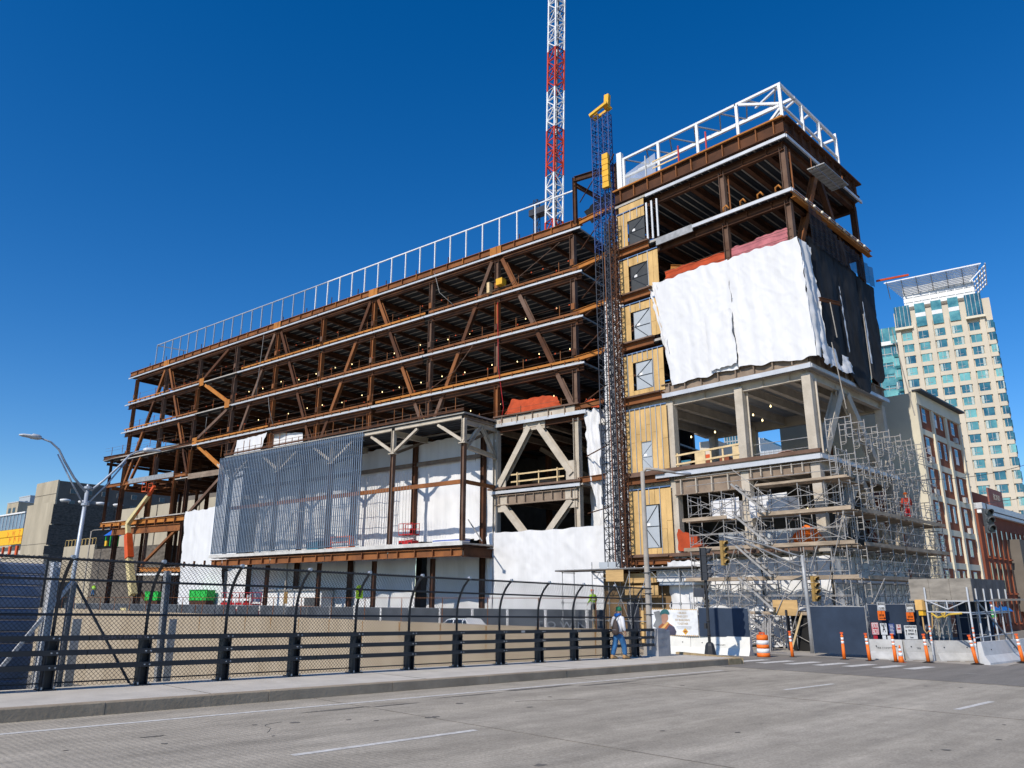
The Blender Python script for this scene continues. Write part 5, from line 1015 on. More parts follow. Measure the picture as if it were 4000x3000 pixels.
cg = thing('crane_platform', 'dark lattice platform beside the foot of the tower crane', 'platform', (-43, 60, 33)); m = MB(); qx, qz = main(2097, 890, 60); lattice(m, (qx, 60, qz - 1), (qx, 60, qz + 3.2), .5, .7, .05, True); m.build('lattice', MASTD, cg); box('cabinet', cg, (qx + .4, 60, qz + 1.7), (2.2, 1.0, .7), MASTD); bar('handrail', cg, (qx - .7, 59.5, qz + 2.7), (qx + 1.5, 59.5, qz + 2.7), .05, .05, MASTD)
# ================================================================== pipe scaffold round the corner
sc = thing('pipe_scaffold', 'grey pipe scaffold with plank decks wrapping the foot of the corner wing', 'scaffold', WP(0, -1.5, 0))
LIFT = 1.625; SD = 1.35
def frame_mesh():
    m = MB(); r = .055
    for y in (0, SD): m.bar((0, y, 0), (0, y, LIFT), r, r, 'tube6')
    m.bar((0, 0, LIFT - .12), (0, SD, LIFT - .12), r, r, 'tube6'); m.bar((0, .3, LIFT - .12), (0, .3, .55), r * .8, r * .8, 'tube6'); m.bar((0, SD - .3, LIFT - .12), (0, SD - .3, .55), r * .8, r * .8, 'tube6')
    for z in (.55, .9, 1.22): m.bar((0, 0, z), (0, .3, z), r * .8, r * .8, 'tube6'); m.bar((0, SD, z), (0, SD - .3, z), r * .8, r * .8, 'tube6')
    m.path([(0, .3, .6), (0, .28, .48), (0, .16, .42), (0, 0, .42)], .02, 6); m.path([(0, SD - .3, .6), (0, SD - .28, .48), (0, SD - .16, .42), (0, SD, .42)], .02, 6)
    return m.mesh('frame', SCAF)
FRM = frame_mesh()
FU = [-6.7, -4.55, -2.35, -.2, 1.95]; v0 = -2.05
def zfront(i): return 5 if i > 1 else 5
for i, u in enumerate(FU):
    for k in range(5 if i < 4 else 6):
        inst('frame', FRM, sc, Matrix.Translation(WP(u, v0, .08 + k * LIFT)) @ RW.to_4x4())
    bar('base_jack', sc, WP(u, v0, 0), WP(u, v0, .12), .12, .12, SCAF); bar('base_jack', sc, WP(u, v0 + SD, 0), WP(u, v0 + SD, .12), .12, .12, SCAF)
for i, (a, b) in enumerate(zip(FU, FU[1:])):
    for k in range(5):
        for v in (v0 - .03, v0 + SD + .03):
            z = .08 + k * LIFT
            if (i + k) % 7 == 5: continue
            bar('cross_brace', sc, WP(a, v, z + .3), WP(b, v, z + 1.35), .033, .033, SCAF, 'tube6'); bar('cross_brace', sc, WP(a, v - .02, z + 1.35), WP(b, v - .02, z + .3), .033, .033, SCAF, 'tube6')
        if k in (1, 3): bar('ledger', sc, WP(a, v0 - .04, .08 + k * LIFT + .9), WP(b, v0 - .04, .08 + k * LIFT + .9), .04, .04, SCAF, 'tube6')
def planks(a, b, along, z, n=5, w=.235, edge=None):
    a = V(a); b = V(b); ac = Z.cross((b - a).normalized())
    for q in range(n): e = RND.uniform(-.25, .15); bar('plank', sc, a + ac * (q * (w + .012)) + (b - a).normalized() * e, b + ac * (q * (w + .012)) + (b - a).normalized() * (RND.uniform(-.1, .25)), w, .045, PLANK)
for k, z in enumerate((1.73, 3.42, 5.04, 6.68)):
    for (a, b) in (((-7.0, -4.4), (-4.6, -2.2), (-2.4, 2.3)) if k else ((-6.9, -3.3), (-3.4, 2.1))):
        if k == 3 and a == -4.6: continue
        planks(WP(a, v0 + .05, z), WP(b, v0 + .05, z), 'u', z, 4 if k else 3)
        bar('toe_board', sc, WP(a - .1, v0 - .06, z + .08), WP(b + .1, v0 - .06, z + .08), .04, .19 if k else .1, PLANK)
planks(WP(-2.4, v0 + .05, 8.25), WP(2.3, v0 + .05, 8.25), 'u', 8.25, 4)
bar('toe_board', sc, WP(-2.5, v0 - .06, 8.3), WP(2.4, v0 - .06, 8.3), .04, .12, PLANK)
for i, (a, b) in enumerate(zip(FU, FU[1:])):        # guard rails and intermediate standards
    for k in range(5):
        z = .08 + (k + 1) * LIFT
        for h in (.45, .95): bar('guard_rail', sc, WP(a, v0 - .05, z + h), WP(b, v0 - .05, z + h), .04, .04, SCAF, 'tube6')
        if (i + k) % 2: bar('diagonal', sc, WP(a, v0 + SD, z - 1.2), WP(b, v0 - .02, z + .3), .04, .04, SCAF, 'tube6')
        inst('frame', FRM, sc, Matrix.Translation(WP((a + b) / 2 + .25, v0 + .12, .08 + k * LIFT)) @ RW.to_4x4()) if (i + k) % 3 else None
for i in range(7): bar('raker', sc, WP(-7.2 + i * 1.5, v0 - .35, .2 + .4 * (i % 3)), WP(-5.4 + i * 1.5, v0 - .2, 3.4 + 1.6 * (i % 3)), .045, .045, SCAF, 'tube6')
# street side run
SV = [.0, 1.8, 3.6, 5.4, 7.2, 9.0, 10.8, 12.5]; su = .75; RWS = Matrix((SY, -WX, Z)).transposed()
for i, v in enumerate(SV):
    for k in range(7): inst('frame', FRM, sc, Matrix.Translation(WP(su + SD, v, .08 + k * LIFT + (.35 if k == 6 else 0))) @ RWS.to_4x4())
for i, (a, b) in enumerate(zip(SV, SV[1:])):
    for k in range(7):
        z = .08 + k * LIFT; u = su + SD + .03
        bar('cross_brace', sc, WP(u, a, z + .3), WP(u, b, z + 1.35), .033, .033, SCAF, 'tube6')
        if k in (0, 2, 3, 5): bar('cross_brace', sc, WP(u - .02, a, z + 1.35), WP(u - .02, b, z + .3), .033, .033, SCAF, 'tube6')
for i, (a, b) in enumerate(zip(SV, SV[1:])):
    for k in range(6):
        z = .08 + (k + 1) * LIFT
        for h in (.5, 1.0): bar('guard_rail', sc, WP(su + SD + .06, a, z + h), WP(su + SD + .06, b, z + h), .04, .04, SCAF, 'tube6')
        bar('cross_brace', sc, WP(su - .02, a, z - 1.3), WP(su - .02, b, z - .3), .033, .033, SCAF, 'tube6')
for k, z in enumerate((3.42, 5.04, 6.72)):
    for (a, b) in ((-.3, 5.6), (5.3, 12.9)):
        for q in range(5): bar('plank', sc, WP(su + .1 + q * .25, a + RND.uniform(-.1, .2), z), WP(su + .1 + q * .25, b + RND.uniform(-.1, .2), z), .235, .045, PLANK)
        bar('toe_board', sc, WP(su + SD + .07, a, z + .09), WP(su + SD + .07, b, z + .09), .04, .19, PLANK)
for q in range(4): bar('plank', sc, WP(su + .1 + q * .25, -1.6, 8.3), WP(su + .1 + q * .25, 1.9, 8.3), .235, .045, PLANK)
# stair flights leaning through the scaffold, and loose tubes
for k in range(5):
    a, b = WP(-1.75 - .0, v0 - .1, .3 + k * LIFT), WP(-3.6, v0 - .1, .3 + (k + 1) * LIFT)
    for dv in (0, -.5): bar('stair_string', sc, a + SY * dv, b + SY * dv, .06, .1, SCAF)
    for j in range(6): bar('stair_tread', sc, a + (b - a) * (j + .5) / 6, a + (b - a) * (j + .5) / 6 - SY * .5, .16, .03, SCAF)
    bar('stair_rail', sc, a + Z * .9 - SY * .5, b + Z * .9 - SY * .5, .035, .035, SCAF, 'tube6')
tag(box('caution_board', None, WP(-1.35, v0 - .2, 2.05), (1.3, .03, .75), PLY, RW), 'yellow plywood board hung on the scaffold above the entrance', 'board')
t = thing('tube_stack', 'bundle of grey tubes standing beside the dark entrance', 'tube stack', WP(-2.2, -3.3, 0))
for k in range(6): bar('tube', t, WP(-2.25 + .09 * k, -3.3, 0), WP(-2.2 + .09 * k, -3.1, 1.35 + .1 * (k % 3)), .07, .07, SCAF, 'tube')
t = thing('pipe_heap', 'heap of grey scaffold tubes lying behind the orange drum', 'tube heap', WP(-3.6, -3, 0))
for k in range(9): bar('tube', t, WP(-4.6 + .12 * k, -3.4 + .05 * k, .1 + .12 * (k % 3)), WP(-3.0 + .1 * k, -2.4 + .08 * k, .25 + .22 * (k % 4)), .06, .06, SCAF, 'tube6')
t = thing('site_doorway', 'dark doorway with a leaning timber at the foot of the scaffold', 'doorway', WP(-1.2, -1.2, 0))
wbox_ = lambda n_, c, s, mt, par: box(n_, par, WP(*c), s, mt, RW)
for (u0, u1) in ((-1.32, -1.25), (-.05, .02)): wbox_('jamb', ((u0 + u1) / 2, -2.25, 1.0), (.07, .3, 1.9), SIGD, t)
wbox_('opening', (-.65, -1.9, .95), (1.2, .1, 1.9), BLACK, t); bar('leaning_timber', t, WP(-1.1, -2.6, 0), WP(-.6, -2.1, 1.8), .1, .06, LUMB)
for k in range(3): bar('lath', t, WP(.15 + .05 * k, -2.6, 0), WP(.25 + .04 * k, -2.5, 1.0 - .1 * k), .08, .03, LUMB)

# ================================================================== covered walkway on the left of the scaffold
cw = thing('covered_walkway', 'plank roofed scaffold walkway between the bridge end and the scaffold', 'walkway', (-24, 43, 0))
qx = lambda px, py, Y: px3(px, py, Y)
A0, A1 = qx(2168, 2222, 42.4), qx(2722, 2226, 40.9); RA = Matrix(((A1 - A0).normalized(), Z.cross((A1 - A0).normalized()), Z)).transposed(); DA = (A1 - A0); DA.z = 0; LA = DA.length; DA.normalize(); NA = Z.cross(DA); zr_ = (A0.z + A1.z) / 2
ap = lambda s, d, z: V((A0.x, A0.y, 0)) + DA * s + NA * d + Z * z
for q in range(7): bar('roof_plank', cw, ap(-.05 * (q % 3), .1 + q * .25, zr_), ap(LA + .1 * (q % 2), .1 + q * .25, zr_), .24, .05, M('dark plank', (.09, .075, .065), .9, var=.3) if q == 0 else MATS['dark plank'])
bar('edge_tube', cw, ap(0, .0, zr_ + .05), ap(LA, 0, zr_ + .05), .05, .05, GALVD, 'tube')
for k in range(16): m = MB(); m.lathe([(.02, -.02), (.05, 0), (.02, .04)], 6, ap(.4 + k * LA / 16, 0, zr_ + .1)); m.build('edge_cap', WHITE, cw)
for s in (.5, 3.0, 4.3, 5.9, 7.4, 9.4, 10.9, 12.0):
    if s > LA: continue
    for d in (.15, 1.3): bar('standard', cw, ap(s, d, 0 if s > 3 else -.3), ap(s, d, zr_ + (.5 if s in (3.0, 4.3) else 0)), .06, .06, GALVD, 'tube6')
    bar('transom', cw, ap(s, .1, zr_ - .1), ap(s, 1.4, zr_ - .1), .05, .05, GALVD, 'tube6')
    for z in (1.2, 2.2):
        m = MB(); m.box(ap(s, .12, z), (.13, .13, .13)); m.build('coupler', GALVD, cw)
for z in (1.2, 2.2): bar('ledger', cw, ap(.5, .12, z), ap(min(LA, 12), .12, z), .05, .05, GALVD, 'tube6')
for (s0, s1) in ((2.9, 4.4), (7.2, 9.6), (9.3, 11.2)):      # lattice girder under the roof
    bar('girder_chord', cw, ap(s0, .2, zr_ - .12), ap(s1, .2, zr_ - .12), .05, .05, GALVD, 'tube6'); bar('girder_chord', cw, ap(s0 + .2, .2, zr_ - .5), ap(s1 - .2, .2, zr_ - .5), .05, .05, GALVD, 'tube6')
    n = 5
    for j in range(n): bar('girder_web', cw, ap(s0 + .2 + (s1 - s0 - .4) * j / n, .2, zr_ - (.5 if j % 2 else .12)), ap(s0 + .2 + (s1 - s0 - .4) * (j + 1) / n, .2, zr_ - (.12 if j % 2 else .5)), .04, .04, GALVD, 'tube6')
for (a, b) in ((4.5, 5.9), (5.9, 4.6), (6.0, 7.2)): bar('brace', cw, ap(a, .1, 1.0), ap(b, .1, zr_ - .3), .05, .05, GALVD, 'tube6')
box('back_wall', cw, ap(LA / 2 + 1.4, 1.5, zr_ / 2), (LA - 2.8, .06, zr_ - .06), M('shade-darkened plywood', (.2, .125, .06), .85, var=.25, scale=1.2), RA)  # dark brown puts the shade of the plank roof into the wall colour
for s in (5.1, 8.3): box('doorway', cw, ap(s, 1.44, 1.15), (.9, .05, 2.3), M('dark door', (.03, .035, .05), .6) if s < 6 else MATS['dark door'], RA)
box('cabinet', cw, ap(9.7, 1.2, 1.0), (1.0, .4, 1.2), SIGD, RA)
for s in (2.9, 6.6): box('timber_post', cw, ap(s, .35, .9), (.18, .1, 1.8), OSB, RA)
bar('timber_rail', cw, ap(7.2, .2, 1.05), ap(9.2, .2, 1.05), .05, .15, LUMB); bar('timber_rail', cw, ap(7.2, .2, .75), ap(9.2, .2, .75), .05, .12, LUMB); box('leaning_board', cw, ap(10.0, .5, .75), (1.5, .04, 1.0), PLYG, RA @ Matrix.Rotation(rad(12), 3, 'X'))
box('header_board', cw, ap(4.9, .0, zr_ - .33), (1.35, .03, .75), PLY, RA)
box('roof_cabinet', cw, qx(2395, 2213, 43.4), (1.7, .6, .55), LTPANE)
for s in (6.0, 8.6): m = MB(); m.lathe([(.02, .1), (.07, 0), (.02, -.1)], 8, ap(s, 1.2, zr_ - .6)); m.build('work_lamp', BULB, cw)

# ================================================================== barriers
JP = [(-.3, 0), (-.3, .08), (-.13, .33), (-.075, .81), (.075, .81), (.13, .33), (.3, .08), (.3, 0)]
def jersey(label, a, b, mat, h=.81, name='concrete_barrier', slot=True, txt=None, group=None):
    a, b = V(a), V(b); d = (b - a); L_ = d.length; d.normalize(); n = Z.cross(d); t = thing(name, label, 'barrier', (a + b) / 2, group); m = MB()
    m.prism([a + n * (-y) + Z * (z * h / .81) for y, z in JP], b - a); m.build('body', mat, t)
    if slot:
        for q in (.32, .78): m = MB(); m.prism([a + d * (L_ * q - .28) - n * .31, a + d * (L_ * q + .28) - n * .31, a + d * (L_ * q + .22) - n * .24 + Z * .17, a + d * (L_ * q - .22) - n * .24 + Z * .17], n * .05); m.build('fork_slot', M('slot shadow steel', (.09, .06, .04), .9) if 'slot shadow steel' not in MATS else MATS['slot shadow steel'], t)
    for q in (.2, .8): m = MB(); m.add('tube6', Matrix.Translation(a + d * (L_ * q) - n * .112 + Z * .55) @ Matrix.Rotation(rad(90), 4, 'Z') @ Matrix.Diagonal((.03, .05, .05, 1))); m.build('lifting_hole', BLACK, t)
    if txt: text('lettering', txt, .11, SIGD, t, face_m(a + d * (L_ * .45) - n * .118 + Z * .47, d))
    return t
g1, g2, g3 = gnd(2552, 2551), gnd(2706, 2557), gnd(2938, 2569)
jersey('white concrete barrier below the hard hat banner', g1, g2 + (g1 - g2).normalized() * .03, JWHITE, .86); jersey('white concrete barrier behind the black signal pole', g2, g3, JWHITE, .86, txt='THE COMPANIES')
dd = (g3 - g1).normalized(); nn = Z.cross(dd)
b0_, b1_ = g1 + dd * .0 + Z * .8, g1 + dd * 2.35 + Z * .8
t = thing('worker_banner', 'white banner with a hard hat worker and a yellow diamond', 'banner', (b0_ + b1_) / 2); bm_ = face_m((b0_ + b1_) / 2 + Z * .62, dd); bw = 2.35
m = MB(); m.box((0, 0, 0), (bw, 1.18, .02)); m.build('sheet', M('banner white', (.74, .76, .78), .6), t, Mx=bm_)
def flat(name, pts, mat, z): m = MB(); m.prism([V((x, y, z)) for x, y in pts], (0, 0, .004)); return m.build(name, mat, t, Mx=bm_)
flat('grey_backdrop', [(-1.12, -.2), (-.95, .1), (-1.05, .45), (-.75, .52), (-.6, .3), (-.55, -.25), (-.9, -.3)], M('banner grey', (.2, .21, .22), .7), .011)
flat('printed_body', [(-.85, -.58), (-.82, -.2), (-.6, -.05), (-.35, .0), (-.1, -.15), (.08, -.4), (.02, -.58)], M('banner orange brown', (.30, .10, .045), .7), .016)
flat('printed_sleeve', [(-.35, -.58), (-.42, -.32), (-.25, -.12), (-.02, -.2), (.08, -.42), (.02, -.58)], M('banner navy', (.06, .055, .09), .7), .021)
flat('printed_stripe', [(-.72, -.3), (-.35, .02), (-.27, -.02), (-.62, -.38)], M('banner gold', (.62, .36, .12), .7), .026)
flat('printed_face', [(-.62, -.03), (-.66, .25), (-.58, .4), (-.32, .4), (-.3, .15), (-.4, .0), (-.42, -.1), (-.56, -.1)], M('banner skin', (.40, .21, .15), .7), .021)
flat('printed_arms', [(-.95, -.58), (-.85, -.44), (-.4, -.5), (-.38, -.58)], MATS['banner skin'], .026)
flat('printed_helmet', [(-.72, .34), (-.66, .5), (-.5, .6), (-.32, .57), (-.22, .42), (-.24, .34), (-.45, .38)], M('banner teal', (.03, .12, .13), .6), .027)
for k, s in enumerate(('I BUILD', 'THIS CITY', 'BY BUILDING', 'TOGETHER')): text('lettering', s, .13, M('banner tan ink', (.42, .3, .16), .7) if k == 0 else MATS['banner tan ink'], t, bm_ @ Matrix.Translation(V((.42, .42 - k * .16, .014))), [.42, .55, .72, .55][k], .002)
for k in range(3): m = MB(); m.box((.47, -.19 - k * .05, .013), (.75 - .1 * (k == 2), .015, .003)); m.build('small_print', MATS['banner grey'], t, Mx=bm_)
flat('yellow_diamond', [(.38, -.4), (.53, -.25), (.68, -.4), (.53, -.55)], M('banner yellow', (.62, .34, .04), .6), .013)
flat('diamond_mark', [(.46, -.36), (.6, -.36), (.6, -.44), (.46, -.44)], MATS['banner orange brown'], .018)
for yy in (.58, -.58):
    m = MB()
    for k in range(24): m.prism([V((-bw / 2 + k * bw / 24, yy - .025, .016)), V((-bw / 2 + k * bw / 24 + .05, yy - .025, .016)), V((-bw / 2 + k * bw / 24 + .08, yy + .025, .016)), V((-bw / 2 + k * bw / 24 + .03, yy + .025, .016))], (0, 0, .003))
    m.build('hazard_edge', MATS['banner yellow'] if yy > 0 else MATS['banner gold'], t, Mx=bm_)
navy_line('site_fence', 'navy fabric fence panel above the white barriers behind the signal pole', g1 + dd * 2.4, g3, .78, .78, 1.3, NAVY, 1.6, 3, -nn)
h0, h1, h2 = WP(-.2, -5.0, 0), WP(3.05, -6.4, 0), WP(6.6, -6.0, 0)
h0, h1 = gnd(3182, 2563), gnd(3400, 2574); h0.z = h1.z = 0
navy_line('site_fence', 'navy fabric fence panel right of the dark entrance', h0, h1, .1, .1, 2.05, NAVY, 2.0, 8, (h1 - h0).normalized().cross(Z))
h2 = gnd(3648, 2572); h2.z = 0
navy_line('site_fence', 'navy fabric fence carrying the gate signs behind the grey barriers', h1 + V((.06, .35, 0)), h2, .1, .1, 2.15, NAVY, 2.0, 14, (h2 - h1).normalized().cross(Z))
j = [gnd(3404, 2575), gnd(3538, 2579), gnd(3650, 2578)]
jersey('grey concrete barrier behind the small cone, left of three', j[0], j[1] + (j[0] - j[1]).normalized() * .05, JGREY, .82, txt='TRB COMPTE'); jersey('grey concrete barrier in the middle, below the vehicle sign', j[1], j[2], JGREY, .82, txt='TRB')
k0 = gnd(3650, 2586); jersey('short grey barrier end pointing at the road beside the shed', gnd(3660, 2583), gnd(3660, 2583) + WX * 1.1 + SY * 1.2, JGREY, .82)
p0 = gnd(3838, 2597); jersey('long pale barrier along the street at the right edge', p0, p0 + SY * 3.6 + WX * .5, M('pale barrier', (.55, .56, .57), .8, var=.1, scale=2, bump=.15), .85, slot=False); p1 = p0 + (SY * 3.6 + WX * .5) * 1.01; jersey('farther pale barrier along the street at the right edge', p1, p1 + SY * 3.6 + WX * .4, MATS['pale barrier'], .85, slot=False)
# drum
c = gnd(2984, 2573); t = thing('traffic_drum', 'orange and white striped traffic drum beside the crosswalk', 'drum', c); m = MB(); m.lathe([(.34, 0), (.34, .05), (.27, .08)], 20, c); m.build('rubber_base', BLACK, t)
for k, (a, b, r0, r1, mt) in enumerate(((.08, .24, .275, .272, ORANGE), (.24, .42, .268, .264, WHITE), (.42, .58, .262, .258, ORANGE), (.58, .76, .254, .25, WHITE), (.76, .96, .248, .235, ORANGE))): m = MB(); m.lathe([(r0, a), (r1, b)], 20, c); m.build('band', mt, t, True)
m = MB(); m.lathe([(.235, .96), (.2, .985), (.1, .99)], 20, c); m.build('lid', ORANGE, t); m = MB(); m.bar(c + V((-.1, 0, .98)), c + V((-.1, 0, 1.06)), .05); m.bar(c + V((.1, 0, .98)), c + V((.1, 0, 1.06)), .05); m.bar(c + V((-.12, 0, 1.06)), c + V((.12, 0, 1.06)), .06); m.build('handle', ORANGED, t)
# delineator posts
def delin(label, px, py, lean=0, H=1.1, px2=None):
    c = gnd(px, py); t = thing('delineator_post', label, 'delineator', c, 'orange delineator posts along the kerb'); R_ = Matrix.Translation(c) @ Matrix.Rotation(lean, 4, 'Y')
    m = MB(); m.lathe([(.24, 0), (.24, .03), (.1, .07)], 8); m.build('rubber_base', BLACK, t, Mx=Matrix.Translation(c))
    for (a, b, r0, r1, mt) in ((.05, .68, .075, .06, ORANGED), (.68, .78, .062, .06, WHITE), (.78, .82, .058, .058, ORANGED), (.82, .92, .06, .058, WHITE), (.92, 1.02, .056, .052, ORANGED)): m = MB(); m.lathe([(r0, a), (r1, b)], 10); m.build('band', ORANGE if mt is ORANGED else mt, t, True, R_)
    m = MB(); m.bar((0, 0, 1.0), (0, 0, 1.12), .05, .05); m.bar((-.06, 0, 1.1), (.06, 0, 1.1), .04, .06); m.build('grip', ORANGED, t, Mx=R_); return t
delin('orange post beside the dark entrance', 3097, 2571, -.04); delin('orange post before the navy panel', 3299, 2580); delin('orange post at the left end of the grey barriers', 3399, 2586, -.05); delin('orange post touching the small cone', 3501, 2590, -.03); delin('orange post below the vehicle sign', 3628, 2591, -.05); delin('orange leaning post beside the shed leg', 3818, 2597, -.13); delin('orange post at the right edge before the pale barriers', 3998, 2590, -.08)
c = gnd(3522, 2592); t = thing('traffic_cone', 'small orange cone with white collars', 'cone', c); box('base', t, c + Z * .02, (.32, .32, .04), ORANGED)
for (a, b, r0, r1, mt) in ((.04, .28, .12, .085, ORANGE), (.28, .42, .085, .064, WHITE), (.42, .47, .064, .057, ORANGE), (.47, .57, .057, .043, WHITE), (.57, .7, .043, .022, ORANGE)): m = MB(); m.lathe([(r0, a), (r1, b)], 14, c); m.build('band', mt, t, True)
# ================================================================== signs on and above the gate fence
fd = (h2 - h1).normalized(); fnn = fd.cross(Z)
FPL = h1 + fnn * .16
def sign(name, label, x0, y0, x1, y1, mat, lines, ink, group=None, off=0, border=None):
    a = hit(x0, y0, FPL + fnn * off, fnn); b = hit(x1, y1, FPL + fnn * off, fnn); c = (a + b) / 2; w_ = abs((b - a).dot(fd)); h_ = abs(a.z - b.z)
    t = thing(name, label, 'sign', c, group); mx = face_m(c, fd); m = MB(); m.box((0, 0, 0), (w_, h_, .02)); m.build('board', mat, t, Mx=mx)
    if border: 
        m = MB()
        for sx in (-1, 1): m.box((sx * (w_ / 2 - .02), 0, .011), (.015, h_ - .03, .004)); m.box((0, sx * (h_ / 2 - .02), .011), (w_ - .03, .015, .004))
        m.build('border', border, t, Mx=mx)
    n = len(lines)
    for k, (s, sz, wd) in enumerate(lines):
        if s: text('lettering', s, sz, ink, t, mx @ Matrix.Translation(V((0, h_ / 2 - h_ * (k + .5) / n, .014))), w_ * wd, .003)
    return t, mx, w_, h_
SGW, SGR, SGB = M('sign white', (.72, .74, .76), .5, var=.05), M('sign red', (.45, .02, .035), .5), M('sign blue', (.03, .06, .22), .5)
zo = lambda x, y: (3400 + x * .2712, 2200 + y * .2712)
sign('sign_board', 'red knox box sign, leftmost of the row on the navy fence', *zo(8, 855), *zo(128, 1028), SGR, [('KNOX', .3, .78), ('BOX', .3, .68)], WHITE, border=WHITE)
sign('sign_board', 'white gate A sign on the navy fence', *zo(138, 865), *zo(248, 1030), SGW, [('GATE', .16, .75), ('A', .42, .5), ('', .1, .1)], BLACK)
t, mx, w_, h_ = sign('sign_board', 'blue rules sign with white lines on the navy fence', *zo(258, 868), *zo(360, 1035), SGB, [('', .1, .5)], WHITE)
for k in range(7): m = MB(); m.box((-.02 + .01 * (k % 3), h_ * (.36 - k * .12), .012), (w_ * (.7 - .12 * (k % 2)), .018, .003)); m.build('text_line', WHITE, t, Mx=mx)
sign('sign_board', 'small pale no trespassing sign with red print on the navy fence', *zo(370, 882), *zo(450, 1008), M('sign pale', (.62, .55, .55), .5), [('NO', .1, .3), ('PARKING', .1, .75), ('', .1, .1)], RED)
t, mx, w_, h_ = sign('sign_board', 'large white construction vehicles entering sign on the navy fence', *zo(482, 895), *zo(685, 1095), SGW, [('CONSTRUCTION', .11, .9), ('VEHICLES', .11, .45), ('ENTERING', .11, .5), ('Turner', .09, .3)], SIGD)
for sx in (-1, 1): m = MB(); m.bar((sx * w_ * .38, -h_ * .22, .013), (sx * w_ * .38, h_ * .1, .013), .022, .004); m.prism([V((sx * w_ * .38 - .045, h_ * .08, .012)), V((sx * w_ * .38 + .045, h_ * .08, .012)), V((sx * w_ * .38, h_ * .2, .012))], (0, 0, .004)); m.build('arrow', BLACK, t, Mx=mx)
sign('sign_board', 'left white paper notice below the gate sign', *zo(172, 1040), *zo(236, 1160), SGW, [('', 1, 1)], BLACK); sign('sign_board', 'right white paper notice below the blue sign', *zo(244, 1045), *zo(304, 1172), SGW, [('', 1, 1)], BLACK); sign('sign_board', 'small red card below the knox box sign', *zo(45, 1042), *zo(108, 1100), SGR, [('', 1, 1)], WHITE); sign('sign_board', 'small grey notice at the right end of the navy fence', *zo(782, 885), *zo(842, 955), M('sign grey', (.4, .36, .36), .6), [('', 1, 1)], WHITE)
for k, (xa, ya) in enumerate(((92, 560), (505, 582))):
    lb = ['left', 'right'][k]
    sign('sign_board', lb + ' white sidewalk closed sign above the gate fence', *zo(xa, ya), *zo(xa + 128, ya + 122), SGW, [('SIDEWALK', .12, .85), ('CLOSED', .12, .7)], BLACK, off=.05, border=BLACK)
    t, mx, w_, h_ = sign('sign_board', lb + ' orange detour sign under the sidewalk closed sign', *zo(xa + 8, ya + 126), *zo(xa + 128, ya + 258), ORANGE, [('!', .14, .08), ('DETOUR', .12, .7), ('', 1, 1)], BLACK, off=.05)
    m = MB(); q = -1 if k else 1; m.bar((-.12, -h_ * .3, .013), (.12, -h_ * .3, .013), .03, .004); m.prism([V((q * .1, -h_ * .3 - .05, .012)), V((q * .1, -h_ * .3 + .05, .012)), V((q * .19, -h_ * .3, .012))], (0, 0, .004)); m.build('arrow', BLACK, t, Mx=mx)
    a = hit(*zo(xa + 60, ya + 250), FPL, fnn); pst = thing('sign_post', lb + ' wooden post carrying the sidewalk closed sign', 'post', V((a.x, a.y, 0)) - fnn * .5); a = a - fnn * .5; bar('post', pst, V((a.x, a.y, 0)), V((a.x, a.y, a.z + .7)), .09, .09, PLANK)
# ================================================================== protective shed at the right
sh = thing('sidewalk_shed', 'scaffold sidewalk shed with a weathered plywood box on top', 'shed', hit(3740, 2570, V((0, 0, 0)), Z))
qs = gnd(3650, 2584); qs.z = 0; qr = gnd(3822, 2597); qr.z = 0
fa = (qr - qs); fa.z = 0; LSx = fa.length; fa.normalize(); sb_ = SY * 1.0
sp = lambda s, d, z: qs + fa * s + sb_ * d + Z * z
RS = Matrix((fa, Z.cross(fa), Z)).transposed(); RS2 = Matrix((SY, Z.cross(SY), Z)).transposed()
def zat(px, py): return hit(px, py, qs, Z.cross(fa)).z
ztop, zbot, zchord = zat(*zo(700, 228)), zat(*zo(720, 545)), zat(*zo(1000, 705))
for s in (0, LSx):
    bar('leg', sh, sp(s, 0, 0), sp(s, 0, ztop - .35), .075, .075, GALV, 'tube')
    for k in range(8): m = MB(); m.add('rod', Matrix.Translation(sp(s, 0, .75 + k * .09)) @ Matrix.Rotation(rad(90), 4, 'Y') @ Matrix.Diagonal((.045, .08, .08, 1))); m.build('stripe', ORANGE if k % 2 else WHITE, sh)
for d in (1.15, 2.3, 3.45, 4.6, 5.75):
    bar('leg', sh, sp(LSx, d, 0), sp(LSx, d, ztop - .4), .07, .07, GALV, 'tube'); bar('leg', sh, sp(.15, d, 0), sp(.15, d, zbot), .07, .07, GALVD, 'tube')
for z in (zbot, zchord, 1.9, 1.0): bar('ledger', sh, sp(LSx, 0, z), sp(LSx, 5.9, z), .05, .05, GALV, 'tube6')
for z in (zbot, zchord): bar('front_chord', sh, sp(0, -.03, z), sp(LSx, -.03, z), .06, .06, GALV, 'tube')
bar('truss_web', sh, sp(.1, -.03, zbot), sp(LSx * .5, -.03, zbot - .32), .05, .05, GALV, 'tube6'); bar('truss_web', sh, sp(LSx - .1, -.03, zbot), sp(LSx * .5, -.03, zbot - .32), .05, .05, GALV, 'tube6'); bar('truss_web', sh, sp(LSx * .5, -.03, zbot), sp(LSx * .5, -.03, zbot - .32), .05, .05, GALV, 'tube6')
for k in range(3): w_ = (LSx + .9) / 3; box('plywood_panel', sh, sp(-.72 + w_ * (k + .5), .12, (ztop + zbot) / 2), (w_ - .015, .04, ztop - zbot), PLYG, RS)
for k in range(5): box('plywood_panel', sh, sp(LSx - .05, .15 + 1.19 * (k + .5), (ztop + zbot) / 2), (1.175, .04, ztop - zbot), M('dark weathered plywood', (.12, .115, .115), .85, var=.3, scale=1.4) if k == 0 else MATS['dark weathered plywood'], RS2)
